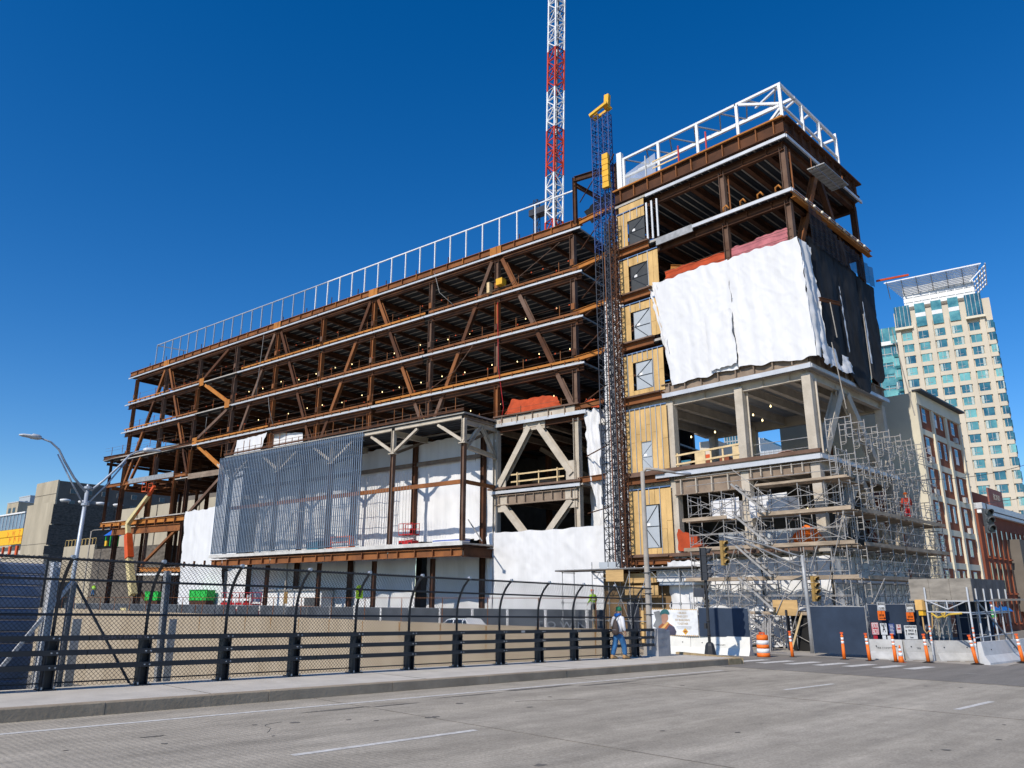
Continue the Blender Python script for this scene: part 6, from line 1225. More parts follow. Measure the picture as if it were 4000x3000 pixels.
box('roof_deck', sh, sp(LSx / 2, 3, zbot + .05), (LSx - .2, 5.8, .08), PLYG, RS)
for k in range(4): bar('inner_pole', sh, sp(.3 + k * LSx / 4.4, 3.2, 0), sp(.3 + k * LSx / 4.4, 3.2, zbot), .05, .05, GALVD, 'tube6')
for z in (1.0, 1.7): bar('inner_rail', sh, sp(.2, 3.2, z), sp(LSx - .3, 3.2, z), .045, .045, GALVD, 'tube6')
box('inner_screen', sh, sp(LSx / 2 - .1, 3.6, zbot / 2), (LSx - .2, .05, zbot), NAVY, RS)
bar('raking_strut', sh, sp(LSx + .1, .8, zbot), sp(LSx + .9, 3, .4), .07, .07, M('blue grey strut', (.12, .15, .19), .5, .3), 'tube')
t = thing('yellow_meter_box', 'yellow box on a pipe at the left leg of the shed', 'meter box', hit(*zo(730, 700), qs, Z.cross(fa))); pm = hit(*zo(725, 600), qs, Z.cross(fa)); box('cover', t, pm, (.32, .3, .42), M('pale yellow', (.68, .42, .15), .6), RS); box('valve', t, pm + V((.02, 0, -.32)), (.2, .2, .22), YELLOW, RS); m = MB(); m.path([pm - Z * .4, pm - Z * 1.0, pm + V((.1, -.1, -1.15)), pm + V((.35, -.1, -.9)), pm + V((.4, -.1, -.3))], .03, 8); m.build('hose', M('tan hose', (.4, .25, .1), .6), t, True)
t = thing('hose_coil', 'yellow hose coil hanging under the shed chord', 'hose', sp(.9, -.1, zchord)); m = MB(); m.path([sp(.2, -.08, zchord - .05), sp(.45, -.1, zchord - .22), sp(.75, -.1, zchord - .14), sp(.8, -.1, zchord - .02), sp(.65, -.1, zchord - .04), sp(.75, -.1, zchord - .2), sp(.95, -.1, zchord - .08), sp(1.5, -.08, zchord - .03)], .04, 8); m.build('hose', M('hose yellow', (.6, .4, .06), .5), t, True)
tag(cloth('blue_awning', None, quad(WP(.2, side(3768, 2355, .6)[0], side(3768, 2355, .6)[1]), WP(.2, side(3935, 2355, .6)[0], side(3935, 2350, .6)[1]), WP(.9, side(3935, 2355, .6)[0], side(3935, 2388, .6)[1]), WP(.9, side(3768, 2355, .6)[0], side(3768, 2385, .6)[1])), 16, 4, M('blue awning fabric', (.01, .16, .52), .7), WX, .08), 'bright blue awning behind the shed', 'awning')
# ================================================================== traffic signals
def head(t, c, face, n=4, mat=SIGD, s=1.0, lensm=LENS):
    f = V(face).normalized(); r = f.cross(Z).normalized(); Rm = Matrix((r, f, Z)).transposed()
    for k in range(n):
        cc = V(c) + Z * (.34 * s * (n / 2 - k - .5)); hs = box('section', t, cc, (.33 * s, .2 * s, .33 * s), mat, Rm)
        m = MB(); m.add('rod', Matrix.Translation(cc + f * .115 * s) @ Rm.to_4x4() @ Matrix.Rotation(rad(90), 4, 'Z') @ Matrix.Diagonal((.03, .24 * s, .24 * s, 1))); m.build('lens', lensm, hs)
        m = MB(); nv = 9
        for q in range(nv):
            a = rad(-20 + 220 * q / (nv - 1)); e = r * (math.cos(a) * .145 * s) + Z * (math.sin(a) * .145 * s); ln = .26 * s * (.55 + .45 * max(0, math.sin(a))); m.v += [cc + e + f * .1 * s, cc + e + f * (.1 * s + ln), cc + e * .9 + f * (.1 * s + ln), cc + e * .9 + f * .1 * s]
        for q in range(nv - 1):
            for w_ in range(4): m.f.append((q * 4 + w_, q * 4 + (w_ + 1) % 4, q * 4 + 4 + (w_ + 1) % 4, q * 4 + 4 + w_))
        m.build('visor', mat, hs, True)
SIGB = M('black green pole paint', (.035, .037, .042), .5, .2, var=.15)
b = gnd(2776, 2574, .1); t = thing('signal_pole', 'black traffic signal on a dark pole with a flared base', 'traffic signal', b); bz = lambda py: hit(2776, py, b, V((FW.x, FW.y, 0))).z
m = MB(); m.lathe([(.30, 0), (.29, .1), (.2, .62), (.15, .72), (.09, .76)], 8, b - Z * .1); m.build('base', SIGB, t); zt_ = bz(2270); pt_ = b + V((-.03, 0, 0)); bar('pole', t, b + Z * .6, V((b.x, b.y, zt_ + .1)), .12, .12, SIGB, 'rod')
hz0, hz1 = bz(2140), bz(2268); ns = (hz1 - hz0); hc_ = V((b.x, b.y, (hz0 + hz1) / 2)); sc_ = abs(hz0 - hz1) / 1.36; Fh = (V((.95, .3, 0))); head(t, hc_, Fh, 4, SIGD, sc_)
box('back_plate', t, hc_ - Fh.normalized() * .14 * sc_, (.03, .5 * sc_, abs(hz0 - hz1)), SIGD, Matrix((Fh.normalized(), Z.cross(Fh.normalized()), Z)).transposed())
pb = hit(2730, 2315, b, V((FW.x, FW.y, 0))); box('pedestrian_head', t, pb, (.42, .25, .36), M('grey signal box', (.055, .062, .078), .5), rotz(.6)); bar('bracket', t, pb, V((b.x, b.y, pb.z)), .05, .05, SIGB, 'tube'); box('push_button', t, V((b.x - .1, b.y - .05, bz(2445))), (.1, .1, .22), SIGB); 
for z in (.95, 1.5): m = MB(); m.lathe([(.07, -.03), (.09, 0), (.07, .03)], 10, b + Z * z); m.build('band', SIGB, t)
# mast-arm signal across the corner
mbp_ = V((0, 0, 0)); pa = WP(-.15, -3.4, 0); 
PLv = pa; npl = V((FW.x, FW.y, 0)); hh = lambda px, py: hit(px, py, PLv, npl)
t = thing('mast_arm_signal', 'pale pole with long curved arms carrying bronze signal heads', 'traffic signal', V((hh(3178, 2560).x, hh(3178, 2560).y, 0)))
m = MB(); bq = hh(3176, 2555); bq.z = 0; m.path([bq, hh(3163, 2420), hh(3148, 2300), hh(3132, 2168)], .11, 10, .085); m.build('pole', POLEC if False else M('pale signal pole', (.36, .37, .38), .5, .2), t, True)
for dy in (0, 38): m = MB(); m.path([hh(3140, 2178 + dy), hh(3080, 2160 + dy * .9), hh(2990, 2130 + dy * .6), hh(2900, 2104 + dy * .3), hh(2825, 2096)], .055, 8, .035); m.build('arm', GALVD, t, True)
for (px, py) in ((2827, 2160), (3183, 2300)):
    q = hh(px, py); f_ = V((CP.x - q.x, CP.y - q.y, 0)).normalized(); f_ = (f_ + RT * .75).normalized(); head(t, q, f_, 4, SIGY, abs(hh(px, 2108).z - hh(px, 2205).z) / 1.36)
q = hh(3183, 2300); bar('bracket', t, q, hh(3150, 2300), .05, .05, GALVD, 'tube')
q = hit(3862, 2035, WP(4.2, -4, 0), npl); t = thing('far_signal', 'dark three lens signal hanging before the brown masonry building at right', 'traffic signal', q); f_ = V((.55, -.8, 0)); head(t, q, f_, 3, M('grey green signal', (.10, .11, .115), .5), 1.05); bar('hanger', t, q + Z * .5, q + Z * .8, .05, .05, SIGD, 'tube')
wq = thing('span_wire', 'thin span wire crossing in front of the brick building at right', 'wire', q + Z * .8); m = MB(); P0_, P1_ = hit(3570, 1875, WP(4.2, -4, 0), npl), hit(4060, 1800, WP(4.2, -4, 0), npl); m.path([P0_ + (P1_ - P0_) * k / 8 - Z * (.25 * math.sin(math.pi * k / 8)) for k in range(9)], .012, 5); m.build('wire', SIGD, wq, True); m = MB(); P2_ = hit(4060, 1930, WP(4.2, -4, 0), npl); m.path([q + Z * .8, (q + Z * .8 + P2_) / 2 - Z * .05, P2_], .014, 5); m.build('wire', SIGD, wq, True)
# ================================================================== brick building with cream pilasters
bb = thing('brick_block', 'red brick block with cream pilasters and a blank stucco side wall', 'building', WP(-1.5, 24, 0))
BU = .6; vb0, zbt = side(3585, 1531, BU); vb1, _ = side(3757, 1638, BU); zbt = 16.45
vpl = [vb0 + .0] + [side(3400 + x * .226, 1500 + y * .226, BU)[0] for x, y in ((1110, 420), (1350, 560))] + [vb1]
UBL = wing(3052, 1640, vb0)[0]
box('wall', bb, WP((BU + UBL) / 2, (vb0 + vb1) / 2 + .2, zbt / 2 - .3), (BU - UBL - .7, vb1 - vb0 - .4, zbt - .6), BRICKR, RW)
box('side_wall', bb, WP((BU + UBL) / 2 - .2, vb0 + .1, zbt / 2), (BU - UBL - .02, .3, zbt), BLANKC, RW)
box('parapet', bb, WP(BU - .36, (vb0 + vb1) / 2, zbt - .35), (.4, vb1 - vb0, .9), PILC, RW); box('coping', bb, WP(BU - .05, (vb0 + vb1) / 2, zbt + .14), (.62, vb1 - vb0 + .2, .12), SIGD, RW)
for k, v in enumerate(vpl): box('pilaster', bb, WP(BU - .3, v + (.25 if k == 0 else 0), zbt / 2 - .1), (.2, .42 if k else .5, zbt - .25), PILC, RW)
BZ = [side(3200 + x * .3617, 1600 + y * .3617, BU)[1] for x, y in ((1200, 240), (1240, 590), (1330, 960), (1390, 1310))]
st_ = (BZ[0] - BZ[3]) / 3; bands = [BZ[0] - k * st_ for k in range(6)]
for a, b in zip(vpl, vpl[1:]):
    for z in bands: box('floor_band', bb, WP(BU - .36, (a + b) / 2, z), (.12, b - a - .44, .42), PILC, RW)
    wd = b - a
    for k, z in enumerate([bands[0] + st_] + bands[:5]):
        for vv in ([a + wd * .52] if a != vpl[1] else [a + wd * .3, a + wd * .7]):
            zc_ = z - st_ + .21 + st_ * .5; w_ = .72 if a != vpl[1] else .44
            fr = box('window', bb, WP(BU - .375, vv, zc_), (.09, w_, 1.2), WHITE, RW); box('pane', fr, WP(BU - .335, vv, zc_ + .28), (.03, w_ - .12, .5), GLASSB, RW); box('pane', fr, WP(BU - .335, vv, zc_ - .29), (.03, w_ - .12, .5), GLASSB if RND.random() < .6 else WHITE, RW)
            if a != vpl[1] and (k + (a == vpl[0])) % 3 != 1: box('air_conditioner', bb, WP(BU - .3, vv + .1, zc_ - 1.0), (.3, .55, .42), JGREY, RW)
# small brownstone with a bay between wing and brick block
bs = thing('bay_front_house', 'small brownstone house with a slate roofed bay behind the scaffold', 'house', WP(-2, 17, 0)); v0h, v1h = VD + 1.2, vb0 - .2
box('wall', bs, WP(-6, (v0h + v1h) / 2, 4.4), (8.4, v1h - v0h, 8.8), BROWNST, RW); m = MB()
m.prism([WP(-10, v0h, 8.8), WP(-1.7, v0h, 8.8), WP(-3.2, v0h, 11.0), WP(-9, v0h, 11.0)], SY * (v1h - v0h)); m.build('roof', M('slate', (.06, .065, .075), .7, var=.3, scale=3), bs)
vc = v1h - 2.3; m = MB(); m.prism([WP(-1.9, vc - 1.5, 1), WP(-.9, vc - .8, 1), WP(-.9, vc + .8, 1), WP(-1.9, vc + 1.5, 1)], Z * 7.6); m.build('bay', BROWNST, bs); m = MB()
ap_ = [WP(-1.9, vc - 1.6, 8.6), WP(-.85, vc - .85, 8.6), WP(-.85, vc + .85, 8.6), WP(-1.9, vc + 1.6, 8.6)]; top_ = WP(-2.4, vc, 10.6)
m.v += ap_ + [top_]; m.f += [(0, 1, 4), (1, 2, 4), (2, 3, 4)]; m.build('bay_roof', M('red clay tile', (.3, .1, .06), .8, var=.3, scale=4), bs)
for z in (2.6, 5.0, 7.3):
    for dv in (-.4, .4): fr = box('window', bs, WP(-.87, vc + dv, z), (.08, .6, 1.4), WHITE, RW); box('pane', fr, WP(-.82, vc + dv, z), (.03, .5, 1.28), GLASSB, RW)
    for vv in (v0h + 1.6, v0h + 3.4): fr = box('window', bs, WP(-1.78, vv, z), (.08, .8, 1.5), WHITE, RW); box('pane', fr, WP(-1.73, vv, z), (.03, .66, 1.35), GLASSB, RW)
# brown masonry building at the right edge
br_ = thing('brown_masonry_building', 'brown red masonry building with slit windows at the right edge', 'building', WP(-1.5, 45, 0)); w0, w1 = vb1 + .3, vb1 + 32; zr2 = side(3815, 1965, BU)[1]
box('wall', br_, WP(BU - 6, (w0 + w1) / 2, zr2 / 2), (11.9, w1 - w0, zr2), BROWNST, RW); box('cornice', br_, WP(BU + .0, (w0 + w1) / 2, zr2 - .2), (.7, w1 - w0, .45), GALV, RW); box('cornice', br_, WP(BU + .0, (w0 + w1) / 2, zr2 - .62), (.5, w1 - w0, .25), WSTEEL, RW)
box('roof_block', br_, WP(BU - 2.0, w0 + 9, zr2 + .8), (.4, 6, 1.7), BROWNST, RW)
for k in range(14):
    v = w0 + 1.2 + k * 1.5
    for z, h in ((zr2 * .70, 2.3), (zr2 * .42, 2.3), (zr2 * .16, 1.9)): fr = box('window', br_, WP(BU - .03, v, z), (.1, .42, h), BRICKR, RW); box('pane', fr, WP(BU + .025, v, z), (.02, .28, h - .2), GLASSD, RW); box('sill', fr, WP(BU + .06, v, z - h / 2 - .06), (.2, .56, .1), BROWNST, RW)
for k in range(3): box('grey_bay', br_, WP(BU + .35, w0 + 9 + k * 6, zr2 * .45), (.8, 2.4, zr2 * .6), LBRICK2, RW)
sg = face_m(WP(BU + .06, w0 + 6, zr2 + .9), SY); box('roof_sign', br_, WP(BU - .1, w0 + 6.2, zr2 + .9), (.12, 4.2, 1.4), M('faded red board', (.26, .10, .08), .7), RW); text('lettering', 'BONO', .7, PILC, br_, sg)
# teal kiosk front beyond, street furniture
tag(box('shop_front', None, WP(1.5, 41, 2.2), (.3, 2.6, 3.6), M('pale teal panel', (.25, .48, .45), .6), RW), 'pale teal shop front far along the street at the right edge', 'shop front')

# ================================================================== beige tower with a louvre crown
TD = 250.0
def tdir(deg): return V((math.cos(rad(deg)), math.sin(rad(deg)), 0))
tw = thing('beige_tower', 'tall beige residential tower with a white louvred crown', 'building', tdir(96) * TD)
TX = V((math.cos(rad(5.2)), math.sin(rad(5.2)), 0)); TY = V((-math.sin(rad(5.2)), math.cos(rad(5.2)), 0)); RTW = Matrix((TX, TY, Z)).transposed()
TO = hit(3861, 1135, tdir(93.7) * TD, TY)         # top front right corner
TO0 = V((TO.x, TO.y, 0)); TH = TO.z
def tp(a, b, z): return TO0 + TX * a + TY * b + Z * z
def tloc(px, py): p = hit(px, py, TO0, TY); return (p - TO0).dot(TX), p.z
aL = tloc(3485, 1207)[0]
box('body', tw, tp(aL / 2, 11, TH / 2 - 1), (-aL - .3, 21.6, TH - 2), TOWERC, RTW)
# windows: columns and rows read from the photograph
cols = [tloc(3300 + x * .422, 1000 + y * .422)[0] for x, y in ((580, 745), (730, 730), (883, 700), (1040, 675), (1200, 645))]
rows = [tloc(3300 + 883 * .422, 1000 + y * .422)[1] for y in (703, 813)]; rh = rows[0] - rows[1]; r0 = rows[0]; ww = (cols[1] - cols[0]) * .6
gl = [GLASST, GLASSB, M('mint glass', (.16, .42, .42), .15, scale=.4, spec=.8), GLASSB]
pier = (cols[1] - cols[0]) - ww
for a in [cols[0] - (cols[1] - cols[0]) / 2] + [c + (cols[1] - cols[0]) / 2 for c in cols]: box('pier', tw, tp(a, -.25, TH / 2 - 3), (pier - .5, .5, TH - 6), TOWERC, RTW)
for rI in range(21):
    z = r0 - rI * rh
    box('spandrel', tw, tp(aL / 2, -.1, z - rh / 2), (-aL - .6, .3, rh * .34), TOWERC, RTW)
    for cI, a in enumerate(cols + [cols[-1] + (cols[1] - cols[0]) * .93, cols[0] - (cols[1] - cols[0]) * .9]):
        w_ = ww if cI < 5 else ww * .6
        pn = box('window', tw, tp(a, -.02, z), (w_, .14, rh * .66), RND.choice(gl), RTW); box('mullion', pn, tp(a - w_ * .08, -.12, z), (.1, .1, rh * .62), GALVD, RTW)
        if RND.random() < .55: box('curtain', pn, tp(a + w_ * RND.choice([-.36, .36]), -.1, z - .03), (w_ * .22, .04, rh * .58), M('curtain', (.45, .52, .5), .8) if 'curtain' not in MATS else MATS['curtain'], RTW)
        if RND.random() < .6: box('transom', pn, tp(a, -.12, z - rh * .12), (w_ * .5, .1, .1), GALVD, RTW)
# tall top windows
for a in cols[1:4]: box('top_window', tw, tp(a, -.05, r0 + rh * 1.75), (ww * 1.05, .2, rh * 2.0), GLASST, RTW); box('top_spandrel', tw, tp(a, -.17, r0 + rh * 1.75), (ww * 1.05, .06, rh * .35), GALV, RTW)
for a in (cols[0], cols[4]):
    box('corner_window', tw, tp(a + (ww * .25 if a == cols[4] else -ww * .2), -.35, r0 + rh * 1.75), (ww * 1.6, .8, rh * 1.9), GLASSB, RTW); box('balcony_slab', tw, tp(a + (ww * .25 if a == cols[4] else -ww * .2), -.6, r0 + rh * .72), (ww * 1.9, 1.4, .7), PILC, RTW)
    for q in range(4): box('mullion', tw, tp(a + (ww * .25 if a == cols[4] else -ww * .2) - ww * .6 + q * ww * .4, -.8, r0 + rh * 1.75), (.12, .1, rh * 1.9), GALVD, RTW)
for rI in range(22): box('side_window', tw, tp(.06, 3.2, r0 - rI * rh), (.2, 2.0, rh * .6), GLASSB, RTW); box('side_window', tw, tp(.06, 8.2, r0 - rI * rh), (.2, 2.0, rh * .6), GLASSB, RTW); box('side_window', tw, tp(.06, 13.2, r0 - rI * rh), (.2, 2.0, rh * .6), GLASSB, RTW)
# crown
zc0 = TH + .2; zc1 = tloc(3848, 1040)[1]
box('penthouse', tw, tp(aL * .5, 7, TH + 3.2), (-aL * .74, 10, 6.5), WSTEEL, RTW)
for k in range(9): box('penthouse_rib', tw, tp(aL * .5 + (-4 + k) * (-aL * .088), 1.9, TH + 3.1), (.25, .25, 6.3), GALV, RTW)
for z in (1.4, 2.9, 4.4): box('penthouse_band', tw, tp(aL * .5, 1.92, TH + z), (-aL * .74, .2, .18), GALV, RTW)
aR2, zR2 = tloc(3848, 1040); aL2, zL2 = tloc(3442, 1130)
for q in range(13):
    s = q / 12; bar('louvre', tw, tp(aL2 + 1.2 + 4.2 * s, -2.6 + 5 * s, zc1 - 4.2 * s - .2), tp(aR2 - 1 - 3.4 * s, -3.6 + 6 * s, zc1 - 3.6 * s - .2), .08, .34, WSTEEL)
for k in range(7):
    a = aL2 + 2 + k * (aR2 - aL2 - 4) / 6; bar('outrigger', tw, tp(a, -3.4, zc1 - .45), tp(a, 2.2, zc1 - 4.0), .2, .35, GALVD)
for sgn, ae in ((1, aR2),):
    for q in range(6): s = q / 5; bar('louvre', tw, tp(ae - sgn * 3.6 * s, -3.4 + 5 * s, zc1 - 3.4 * s - .3), tp(ae - sgn * 3.6 * s, 16, zc1 - 3.4 * s - .3), .3, .1, WSTEEL)
    for k in range(5): bar('outrigger', tw, tp(ae, -2 + k * 4, zc1 - .3), tp(ae - sgn * 4.5, -2 + k * 4, zc1 - 4.6), .2, .3, WSTEEL)
# teal glass block left of the tower
tg = thing('teal_glass_block', 'teal glass apartment block left of the beige tower', 'building', tp(aL - 12, 4, 0)); aG, zG = tloc(3410, 1285); zG = tloc(3450, 1272)[1]
box('body', tg, tp(aL - 8.2, 9, zG / 2), (16, 12, zG), GLASST, RTW); box('cornice', tg, tp(aL - 8.2, 2.7, zG - 5.2), (16.4, 1.2, 1.2), WSTEEL, RTW)
for k in range(9): box('mullion', tg, tp(aL - 16 + k * 2, 2.9, zG / 2), (.14, .2, zG), GALVD, RTW)
for rI in range(18):
    z = zG - 8.5 - rI * rh; box('floor_line', tg, tp(aL - 8.2, 2.92, z), (16, .14, .2), GALVD, RTW)
    for k in range(3): box('window', tg, tp(aL - 3.2 - k * 4.6, 2.86, z - rh / 2), (3.2, .16, rh * .55), RND.choice(gl), RTW)

# ================================================================== concrete complex at the far left
def lx(px, py, Y): x, z = main(px, py, Y); return x, z
def slab_building(name, label, Y, tl, tr, depth, mats, xr=None):
    x0, z0 = lx(*tl, Y); x1, z1 = lx(*tr, Y); t = thing(name, label, 'building', ((x0 + x1) / 2, Y, -.6)); zz = (z0 + z1) / 2
    box('front_wall', t, ((x0 + x1) / 2, Y + .2, zz / 2 - .3), (x1 - x0, .4, zz + .6), mats[0]); box('body', t, ((x0 + x1) / 2, Y + .4 + depth / 2, zz / 2 - .4), (x1 - x0 - .05, depth, zz + .4), mats[1]); return t, x0, x1, zz
zl = lambda x, y: (x * .226, 1850 + y * .226)
# lower mass: sunlit concrete front and long dark brick flank
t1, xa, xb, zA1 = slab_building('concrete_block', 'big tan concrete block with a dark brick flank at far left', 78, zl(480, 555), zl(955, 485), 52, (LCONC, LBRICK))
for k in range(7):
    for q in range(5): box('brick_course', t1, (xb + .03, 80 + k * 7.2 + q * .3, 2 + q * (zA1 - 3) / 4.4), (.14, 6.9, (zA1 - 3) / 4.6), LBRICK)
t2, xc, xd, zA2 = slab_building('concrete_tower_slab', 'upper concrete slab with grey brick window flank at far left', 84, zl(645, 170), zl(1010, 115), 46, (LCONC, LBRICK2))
for rI in range(4):
    for k in range(11): 
        fr = box('window', t2, (xd + .05, 88 + k * 4.0, zA2 - 2.6 - rI * 3.0), (.16, 1.5, 1.25), M('pale window frame', (.3, .29, .28), .6) if 'pale window frame' not in MATS else MATS['pale window frame']); box('pane', fr, (xd + .14, 88.0 + k * 4.0 - .35, zA2 - 2.6 - rI * 3.0), (.04, .6, 1.05), GLASSD); box('pane', fr, (xd + .14, 88.0 + k * 4.0 + .35, zA2 - 2.6 - rI * 3.0), (.04, .6, 1.05), GLASSD)
t = thing('roof_fans', 'white roof fans on the lower roof of the concrete complex', 'roof fans', (xb - 3, 81, zA1))
for k in range(4): m = MB(); m.lathe([(.9, 0), (1.2, .4), (1.15, .6), (.3, .75)], 14, (xb - .8, 80.5 + k * 4.2, zA1 + .15)); m.build('fan_hood', WSTEEL, t, True)
box('duct', t, (xb - 1.6, 88, zA1 + .6), (1.2, 6, .9), CABLE)
for k in range(2): box('form_joint', t1, ((xa + xb) / 2, 77.97, 4 + k * (zA1 - 3) / 2), (xb - xa - .1, .06, .08), LBRICK2)
for k in range(2): box('form_joint', t2, ((xc + xd) / 2, 83.97, zA2 - 3.5 - k * 4), (xd - xc - .1, .06, .12), LBRICK2)
# stepped lower concrete terrace
t3, xe, xf, zA3 = slab_building('terrace_block', 'lower concrete terrace with railings before the brick flank', 66, zl(1110, 1260), zl(1640, 1230), 30, (LCONC, LBRICK))
RLT = M('tan railing paint', (.5, .36, .14), .7)
rl2 = thing('terrace_railing', 'tan hooped railings along the terrace of the concrete complex', 'railing', (xe, 65.8, zA3))
for k in range(9):
    x = xe + .4 + k * (xf - xe) / 9; m = MB(); w_ = (xf - xe) / 9 - .15; m.path([(x, 66, zA3), (x, 66, zA3 + 1.0), (x + .1, 66, zA3 + 1.15), (x + w_ - .1, 66, zA3 + 1.15), (x + w_, 66, zA3 + 1.0), (x + w_, 66, zA3)], .05, 6); m.build('hoop', RLT, rl2)
xq, zq = lx(*zl(1930, 1200), 68); t = thing('play_house', 'small blue roofed play tower on the terrace', 'play tower', (xq, 68, zq))
for dx in (-.9, .9):
    for dy in (-.7, .7): bar('leg', t, (xq + dx, 68 + dy, zq - .6), (xq + dx, 68 + dy, zq + 1.3), .16, .16, GREEN)
m = MB(); zz = zq + 1.3; m.v += [V((xq - 1.3, 67, zz)), V((xq + 1.3, 67, zz)), V((xq + 1.3, 69, zz)), V((xq - 1.3, 69, zz)), V((xq, 68, zz + 1.2))]; m.f += [(0, 1, 4), (1, 2, 4), (2, 3, 4), (3, 0, 4), (3, 2, 1, 0)]; m.build('roof', M('play blue', (.02, .12, .5), .5), t); box('slide', t, (xq - .1, 67.1, zq - .1), (.7, .3, .9), YELLOW)
t4, xg, xh, zA4 = slab_building('low_brick_terrace', 'low dark brick terrace wall with tan posts behind the boom lift', 62, zl(1640, 1240), zl(2900, 1290), 3, (LBRICK, LBRICK))
t5, xg2, xh2, zA5 = slab_building('tan_panel_building', 'tan panelled building seen through the brown frame', 82, (472, 1975), (872, 1955), 10, (LCONC, LCONC))
box('upper_wall', t5, ((xg2 + xh2) / 2, 96, zA5 + 4.5), (xh2 - xg2, 1, 9), LBRICK2)
for k in range(4): box('joint', t5, (xg2 + (k + 1) * (xh2 - xg2) / 5, 81.95, zA5 / 2), (.25, .1, zA5), LBRICK)
# low street wall in front of everything at left
t = thing('low_concrete_wall', 'low pale concrete wall behind the chain link at far left', 'wall', (-130, 60, 0)); x0, z0 = lx(0, 2170, 60); x1, z1 = lx(180, 2170, 60)
box('wall', t, ((x0 + x1) / 2 - 12, 60, z1 / 2 - .3), (x1 - x0 + 24, .6, z1 + .6), M('pale tan concrete', (.46, .41, .33), .9, var=.1)); box('coping', t, ((x0 + x1) / 2 - 12, 59.9, z1 + .1), (x1 - x0 + 24.2, .9, .2), LCONC)
# glazed gallery with yellow banner
t = thing('glazed_gallery', 'glass gallery over a yellow painted banner at the far left', 'building', (-175, 92, 10)); Yg = 92
x0, zt0 = lx(-60, 2010, Yg); x1, zt1 = lx(104, 2003, Yg); _, zb0 = lx(95, 2062, Yg); _, zb1 = lx(90, 2122, Yg); xx1 = lx(92, 2060, Yg)[0]
box('gallery', t, ((x0 + xx1) / 2, Yg + 3, (zt1 + zb0) / 2), (xx1 - x0, 6, zt1 - zb0), M('gallery glass', (.16, .22, .29), .15, spec=.7, scale=.3)); box('roof_edge', t, ((x0 + xx1) / 2, Yg + 2.9, zt1 + .2), (xx1 - x0 + .6, 6.6, .4), WSTEEL)
for k in range(12): box('mullion', t, (xx1 - .3 - k * 2.6, Yg - .05, (zt1 + zb0) / 2), (.22, .2, zt1 - zb0), GALV)
for k in range(2): 
    zc_ = zb0 - (zb0 - zb1) * (k * .52 + .25); box('banner_panel', t, ((x0 + xx1) / 2, Yg + .5, zc_), (xx1 - x0, 1, (zb0 - zb1) * .48), M('yellow banner', (.80, .46, .02), .6, var=.06) if k == 0 else MATS['yellow banner'])
for k, (fx, fz, s_) in enumerate(((.93, .3, 1.5), (.86, .72, 2.0), (.95, .75, 1.6), (.8, .3, 1.4), (.75, .75, 1.7), (.68, .35, 1.6), (.99, .68, 1.2))):
    text('lettering', 'ZNKWMXE'[k], s_ * 1.5, M('banner orange', (.75, .17, .02), .6) if k == 0 else MATS['banner orange'], t, face_m((x0 + (xx1 - x0) * fx, Yg - .02, zb0 - (zb0 - zb1) * fz), (1, .04 * (k % 3), .0), (.15 * (k % 2), 0, 1)))
for k in range(3): bar('orange_leg', t, (xx1 - 3 - k * 5, Yg + .3, zb1 - 4.5), (xx1 - 3 - k * 5, Yg + .3, zb1 - .5), 1.2 if k < 2 else .6, .5, ORANGED)
box('undercroft', t, ((x0 + xx1) / 2, Yg + 4, zb1 / 2), (xx1 - x0, 4, zb1 - 1), M('pale undercroft', (.5, .5, .47), .8))
# distant towers at far left
for k, (px0, py0, px1, Y, mt, lb) in enumerate(((30, 1968, 72, 160, LCONC, 'small tan tower at the far left edge above the gallery'), (76, 1945, 118, 190, LTPANE, 'pale glazed tower left of the concrete complex'), (112, 1945, 138, 210, POLEM, 'pale blue grey far block beside the concrete complex'))):
    x0, z0 = lx(px0, py0, Y); x1, _ = lx(px1, py0, Y); t = thing('far_tower', lb, 'building', ((x0 + x1) / 2, Y, 0)); box('body', t, ((x0 + x1) / 2, Y + 5, z0 / 2), (x1 - x0, 10, z0), mt); box('roof_edge', t, ((x0 + x1) / 2, Y + 5, z0 + .2), (x1 - x0 + .4, 10.4, .5), GALV)
    for r_ in range(3):
        for c_ in range(2): box('window', t, (x0 + (x1 - x0) * (.3 + .4 * c_), Y - .05, z0 - 4 - r_ * 5), ((x1 - x0) * .22, .2, 2.6), GLASSD)
# ================================================================== distant towers seen through the open floor of the wing
def far_block(name, label, Y, pts, mat, extra=None):
    (px0, py0), (px1, py1) = pts; x0, z0 = lx(px0, py0, Y); x1, z1 = lx(px1, py1, Y); t = thing(name, label, 'building', ((x0 + x1) / 2, Y, 0)); box('body', t, ((x0 + x1) / 2, Y + 10, (z0 + z1) / 4), (x1 - x0, 20, (z0 + z1) / 2), mat); return t, x0, x1, (z0 + z1) / 2
zw = lambda x, y: (2500 + x * .3617, 1600 + y * .3617)
t, x0, x1, zt_ = far_block('far_tower', 'glass tower seen through the open floor of the wing', 240, (zw(910, 255), zw(1085, 235)), GLASSB)
for k in range(7): box('mullion', t, (x0 + k * (x1 - x0) / 6, 239.9, zt_ / 2), (.3, .3, zt_), GALVD)
for k in range(10): box('floor_line', t, ((x0 + x1) / 2, 239.95, zt_ - 3 - k * 4), (x1 - x0, .2, .4), GALVD)
t, x0, x1, zt_ = far_block('far_tower', 'white tower with slab balconies seen through the open floor', 200, (zw(1150, 310), zw(1290, 310)), WSTEEL)
for k in range(5): box('window', t, (x0 + (x1 - x0) * (.25 if k % 2 else .6), 199.9, zt_ - 6 - k * 5), ((x1 - x0) * .3, .3, 2.4), GLASSB); box('balcony', t, ((x0 + x1) / 2, 199, zt_ - 9 - k * 5), ((x1 - x0) * 1.05, 2.2, .8), WSTEEL)
t, x0, x1, zt_ = far_block('far_tower', 'dark glazed flank tower behind the white one', 215, (zw(1290, 290), zw(1345, 330)), GLASSB)
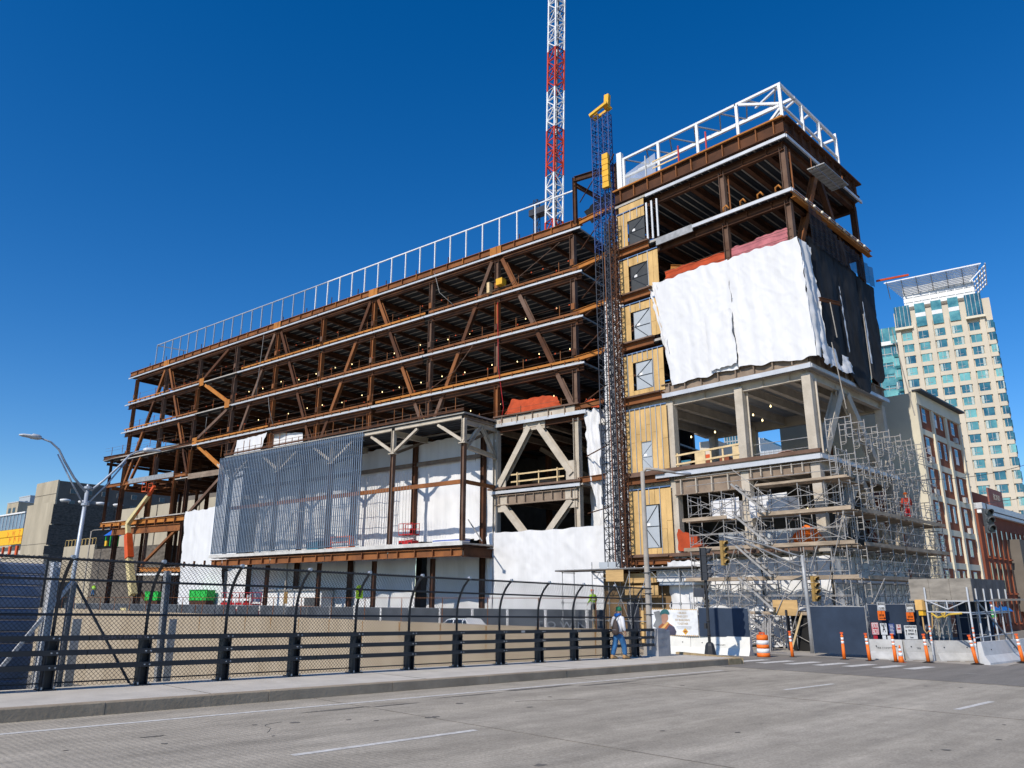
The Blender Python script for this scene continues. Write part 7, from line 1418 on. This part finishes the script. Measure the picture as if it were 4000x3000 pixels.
for k in range(3): box('mullion', t, (x0 + (k + .5) * (x1 - x0) / 3, 214.9, zt_ / 2), (.3, .3, zt_), GALVD)
t, x0, x1, zt_ = far_block('far_block', 'low pale glass block at the right of the open floor view', 170, (zw(1265, 450), zw(1560, 430)), LTPANE)
for k in range(6): box('mullion', t, (x0 + (k + .5) * (x1 - x0) / 6, 169.9, zt_ / 2), (.2, .3, zt_), GALV)
t, x0, x1, zt_ = far_block('far_block', 'cream and orange slab tower with angled roof louvres seen through the wing', 150, (zw(640, 345), zw(830, 335)), TOWERC)
for k in range(9): box('balcony_band', t, ((x0 + x1) / 2, 149.8, zt_ - 3.5 - k * 3), ((x1 - x0) * .45, .8, 1.2), WSTEEL if k % 2 else ORANGED)
for q in (0, 1): box('roof_louvre', t, (x0 + (x1 - x0) * (.3 + .55 * q), 150, zt_ + 1.3), ((x1 - x0) * .5, 6, .5), M('grey tan louvre', (.36, .33, .28), .7) if q == 0 else MATS['grey tan louvre'], Matrix.Rotation(rad(-14 if q else 8), 3, 'Y'))
t, x0, x1, zt_ = far_block('far_block', 'dark brick slab at the left of the open floor view', 185, (zw(385, 405), zw(530, 440)), LBRICK2)
for r_ in range(4):
    for c_ in range(5): box('window', t, (x0 + (c_ + .5) * (x1 - x0) / 5, 184.9, zt_ - 3 - r_ * 3.4), (1.6, .2, 1.7), GLASSB)
t, x0, x1, zt_ = far_block('far_block', 'low dark brick row below the cream slab tower', 130, (zw(600, 530), zw(960, 520)), BRICKR)
for c_ in range(6): box('window', t, (x0 + (c_ + .5) * (x1 - x0) / 6, 129.9, zt_ - 2.4), (1.3, .2, 1.8), GLASSD)

def skin_mesh(pts, edges, mat, sub=2):
    import bmesh
    bm = bmesh.new(); lay = bm.verts.layers.skin.verify()
    vs = []
    for i, (p, r) in enumerate(pts):
        v = bm.verts.new(p); v[lay].radius = r if isinstance(r, tuple) else (r, r); v[lay].use_root = (i == 0); vs.append(v)
    for a, b in edges: bm.edges.new((vs[a], vs[b]))
    me = bpy.data.meshes.new('sk'); bm.to_mesh(me); bm.free(); o = bpy.data.objects.new('sk', me); COL.objects.link(o)
    md = o.modifiers.new('skin', 'SKIN'); md.use_smooth_shade = True; md.branch_smoothing = .4
    s2 = o.modifiers.new('sub', 'SUBSURF'); s2.levels = sub; s2.render_levels = sub
    dg = bpy.context.evaluated_depsgraph_get(); nm = bpy.data.meshes.new_from_object(o.evaluated_get(dg)); COL.objects.unlink(o); bpy.data.objects.remove(o)
    nm.materials.clear(); nm.materials.append(mat); nm.polygons.foreach_set('use_smooth', [True] * len(nm.polygons)); return nm
def person(label, loc, heading, H=1.75, stride=.3, top=SHIRT, legs=DENIM, shoes=BOOT, hat=KNIT, hood=None, bag=False, vest=None, lean=.03):
    """walks along local +Y; x is to the right"""
    t = thing('person', label, 'person', loc); Mx = Matrix.Translation(V(loc)) @ Matrix.Rotation(heading, 4, 'Z') @ Matrix.Scale(H / 1.75, 4)
    s = stride
    hipz, kn, an = .90, .49, .09
    LF_, RF_ = s * .55, -s * .45
    # one continuous body: trunk, head, arms with hands, legs
    P_ = [((0, 0, hipz), (.155, .12)), ((0, lean * .4, 1.08), (.14, .105)), ((0, lean, 1.28), (.17, .115)), ((0, lean * 1.2, 1.42), (.12, .09)), ((0, lean * 1.5, 1.5), (.055, .06)), ((0, lean * 2 + .01, 1.6), (.075, .088)), ((0, lean * 2 + .02, 1.69), (.07, .085))]
    E_ = [(0, 1), (1, 2), (2, 3), (3, 4), (4, 5), (5, 6)]
    def limb(start, chain):
        k0 = start
        for p, r in chain: P_.append((p, r)); E_.append((k0, len(P_) - 1)); k0 = len(P_) - 1
        return k0
    for sx, ft in ((-1, RF_), (1, LF_)):
        limb(0, [((sx * .09, ft * .15, .82), .105), ((sx * .1, ft * .55 + .04, kn), .072), ((sx * .105, ft * .85 - .0, .30), .062), ((sx * .11, ft - .02, an), .045), ((sx * .125, ft + .13, .045), .036)])
    hands = []
    for sx, sw in ((-1, .12), (1, -.02)):
        k = limb(3, [((sx * .19, lean, 1.39), .068), ((sx * .245, lean - sw * .3 - .02, 1.13), .052), ((sx * .235, lean + sw + .1, .92), .038)])
        wr = V((sx * .235, lean + sw + .1, .92)); kp = limb(k, [(tuple(wr + V((0, .03, -.07))), (.022, .038))])
        for f in range(4): limb(kp, [(tuple(wr + V((0, .012 + f * .017 - .01, -.12))), .0095), (tuple(wr + V((-sx * .012, .015 + f * .015, -.155 - .008 * (f in (1, 2))))), .0085)])
        limb(kp, [(tuple(wr + V((-sx * .02, .075, -.09))), .0105), (tuple(wr + V((-sx * .03, .085, -.125))), .009)])
    body = skin_mesh(P_, E_, SKIN, 2); put(bpy.data.objects.new('body', body), Mx, t)
    # clothing as offset skins
    TP = [((0, 0, .84), (.195, .155)), ((0, lean * .4, 1.08), (.192, .15)), ((0, lean, 1.28), (.21, .155)), ((0, lean * 1.2, 1.43), (.15, .11)), ((0, lean * 1.4, 1.49), (.075, .075))]; TE = [(0, 1), (1, 2), (2, 3), (3, 4)]
    for sx, sw in ((-1, .12), (1, -.02)):
        b = len(TP); TP += [((sx * .195, lean, 1.39), .088), ((sx * .25, lean - sw * .3 - .02, 1.13), .073), ((sx * .237, lean + sw + .09, .94), .052)]; TE += [(3, b), (b, b + 1), (b + 1, b + 2)]
    put(bpy.data.objects.new('jacket', skin_mesh(TP, TE, vest or top, 2)), Mx, t)
    LPn = [((0, 0, .93), (.17, .135)), ((0, 0, .84), (.165, .135))]; LE = [(0, 1)]
    for sx, ft in ((-1, RF_), (1, LF_)):
        b = len(LPn); LPn += [((sx * .095, ft * .2, .72), .128), ((sx * .105, ft * .55 + .04, kn), .106), ((sx * .11, ft * .85, .28), .098), ((sx * .115, ft - .02, .10), .09)]; LE += [(1, b), (b, b + 1), (b + 1, b + 2), (b + 2, b + 3)]
    put(bpy.data.objects.new('trousers', skin_mesh(LPn, LE, legs, 2)), Mx, t)
    for sx, ft in ((-1, RF_), (1, LF_)):
        m = MB()
        for (y, w_, h0, h1) in ((-.1, .045, .0, .13), (-.02, .05, 0, .16), (.05, .052, 0, .12), (.12, .055, 0, .085), (.2, .045, .0, .065), (.225, .02, .005, .04)):
            for (xx, z) in ((-1, h0), (1, h0), (.95, (h0 + h1) * .5), (.55, h1), (-.55, h1), (-.95, (h0 + h1) * .5)): m.v.append(V((sx * .115 + xx * w_, ft + y - .01, z)))
        for i in range(5):
            for j_ in range(6): m.f.append((i * 6 + j_, i * 6 + (j_ + 1) % 6, (i + 1) * 6 + (j_ + 1) % 6, (i + 1) * 6 + j_))
        m.f += [tuple(range(5, -1, -1)), tuple(range(30, 36))]; m.build('boot', shoes, t, True, Mx); m = MB(); m.box((sx * .115, ft + .055, .012), (.115, .335, .026)); m.build('sole', BLACK, t, Mx=Mx)
    hc_ = V((0, lean * 2 + .015, 1.66)); m = MB(); m.lathe([(.098, -.005), (.104, .03), (.1, .07), (.08, .1), (.045, .12), (.008, .128)], 14, hc_ - Z * .0); m.build('hat', hat, t, True, Mx @ Matrix.Translation(V((0, -.005, 0))))
    if hat is KNIT: m = MB(); m.lathe([(.1, -.03), (.108, -.025), (.108, .02), (.1, .025)], 14, hc_); m.build('hat_cuff', hat, t, True, Mx)
    m = MB(); fy = hc_.y + .088
    m.add('tube6', Matrix.Translation(V((0, fy + .012, 1.605))) @ Matrix.Diagonal((.024, .03, .045, 1)))
    for sx in (-1, 1): m.add('rod', Matrix.Translation(V((sx * .083, hc_.y - .005, 1.605))) @ Matrix.Diagonal((.02, .04, .06, 1)))
    m.build('nose_and_ears', SKIN, t, True, Mx)
    m = MB()
    for sx in (-1, 1): m.box((sx * .03, fy - .008, 1.625), (.022, .01, .01))
    m.box((0, fy - .006, 1.56), (.045, .01, .008)); m.build('eyes_and_mouth', M('dark features', (.05, .03, .025), .6) if 'dark features' not in MATS else MATS['dark features'], t, Mx=Mx)
    if hood:
        m = MB(); 
        for k in range(5):
            pass
        m.lathe([(.07, .06), (.115, .05), (.135, .0), (.12, -.05), (.07, -.07)], 14, (0, lean * 1.4 - .03, 1.485)); m.build('hood', hood, t, True, Mx)
    if bag:
        mm = MB(); 
        rings = [(.005, 1.36), (.055, 1.33), (.1, 1.22), (.145, 1.06), (.155, .94), (.135, .85), (.07, .81), (.01, .805)]
        for r, z in rings: mm.v += [V((.07 + math.cos(2 * math.pi * j_ / 12) * r, -.185 - .02 + math.sin(2 * math.pi * j_ / 12) * r * .55, z)) for j_ in range(12)]
        for i in range(len(rings) - 1):
            for j_ in range(12): mm.f.append((i * 12 + j_, i * 12 + (j_ + 1) % 12, (i + 1) * 12 + (j_ + 1) % 12, (i + 1) * 12 + j_))
        bg_ = put(bpy.data.objects.new('sling_bag', mm.mesh('sling_bag', BAG, True)), Mx, t); tag(bg_, 'dark brown sling bag on the back', None)
        m = MB(); m.path([(.08, -.2, 1.34), (.13, -.13, 1.43), (.12, .0, 1.5), (.06, .13, 1.42), (-.05, .17, 1.2)], .016, 6); m.build('strap', BAG, bg_, True, Mx); m = MB(); m.bar((-.02, -.285, .99), (.16, -.285, .99), .012, .012); m.build('zip', BOLT, bg_, Mx=Mx)
    if vest: m = MB(); m.lathe([(.2, .0), (.2, .05)], 16); m.build('reflective_band', WHITE, t, True, Mx @ Matrix.Translation(V((0, 0, 1.1))) @ Matrix.Diagonal((.93, .74, 1, 1)))
    return t
n_ = V((-SB * BD.x, -SB * BD.y, 1)); fp = hit(2418, 2574, V((0, 0, ZR + .2)), n_)
hd_ = math.atan2(-BD.x, BD.y)
person('person in white sweatshirt, green knit hat and blue jeans walking by the fence', (fp.x, fp.y, fp.z), hd_ - .12, 1.74, .4, hood=HOODB, bag=True)
HVL = M('hi-vis lime cloth', (.4, .75, .05), .8); HATW = M('white hard hat', (.75, .75, .72), .4); HATR = M('red jacket', (.4, .05, .03), .8)
wa = hit(2317, 2330, ap(3, 1.3, 0), NA); person('worker in lime vest standing under the covered walkway behind the fence', (wa.x, wa.y, wa.z - 1.35), 1.2, 1.78, .2, vest=HVL, legs=SIGD, hat=ORANGE, shoes=BLACK)
x_, z_ = main(362, 2320, 56); person('worker in lime vest standing far left behind the fence', (x_, 56, z_ - .3), .6, 1.8, .15, vest=HVL, legs=DENIM, hat=HATW, shoes=BLACK)
_v = side(3897, 2530, .9)[0]; wq_ = WP(.9, _v, .2); person('worker in green vest and white hat inside the sidewalk shed', (wq_.x, wq_.y, .2), -.8, 1.78, .2, vest=M('green vest', (.06, .35, .1), .8), legs=DENIM, hat=HATW, shoes=BLACK)
x_, z_ = main(2120 * 1.0 - 900, 1, YM)
vv_ = WP(1.5, 8.6, 6.78); person('worker in red trousers on the street side scaffold', tuple(vv_), .4, 1.75, .15, top=HATR, legs=RED, hat=ORANGE, shoes=BLACK)
print('objects', len(bpy.data.objects), 'tris', sum(len(o.data.polygons) for o in bpy.data.objects if o.type == 'MESH'))
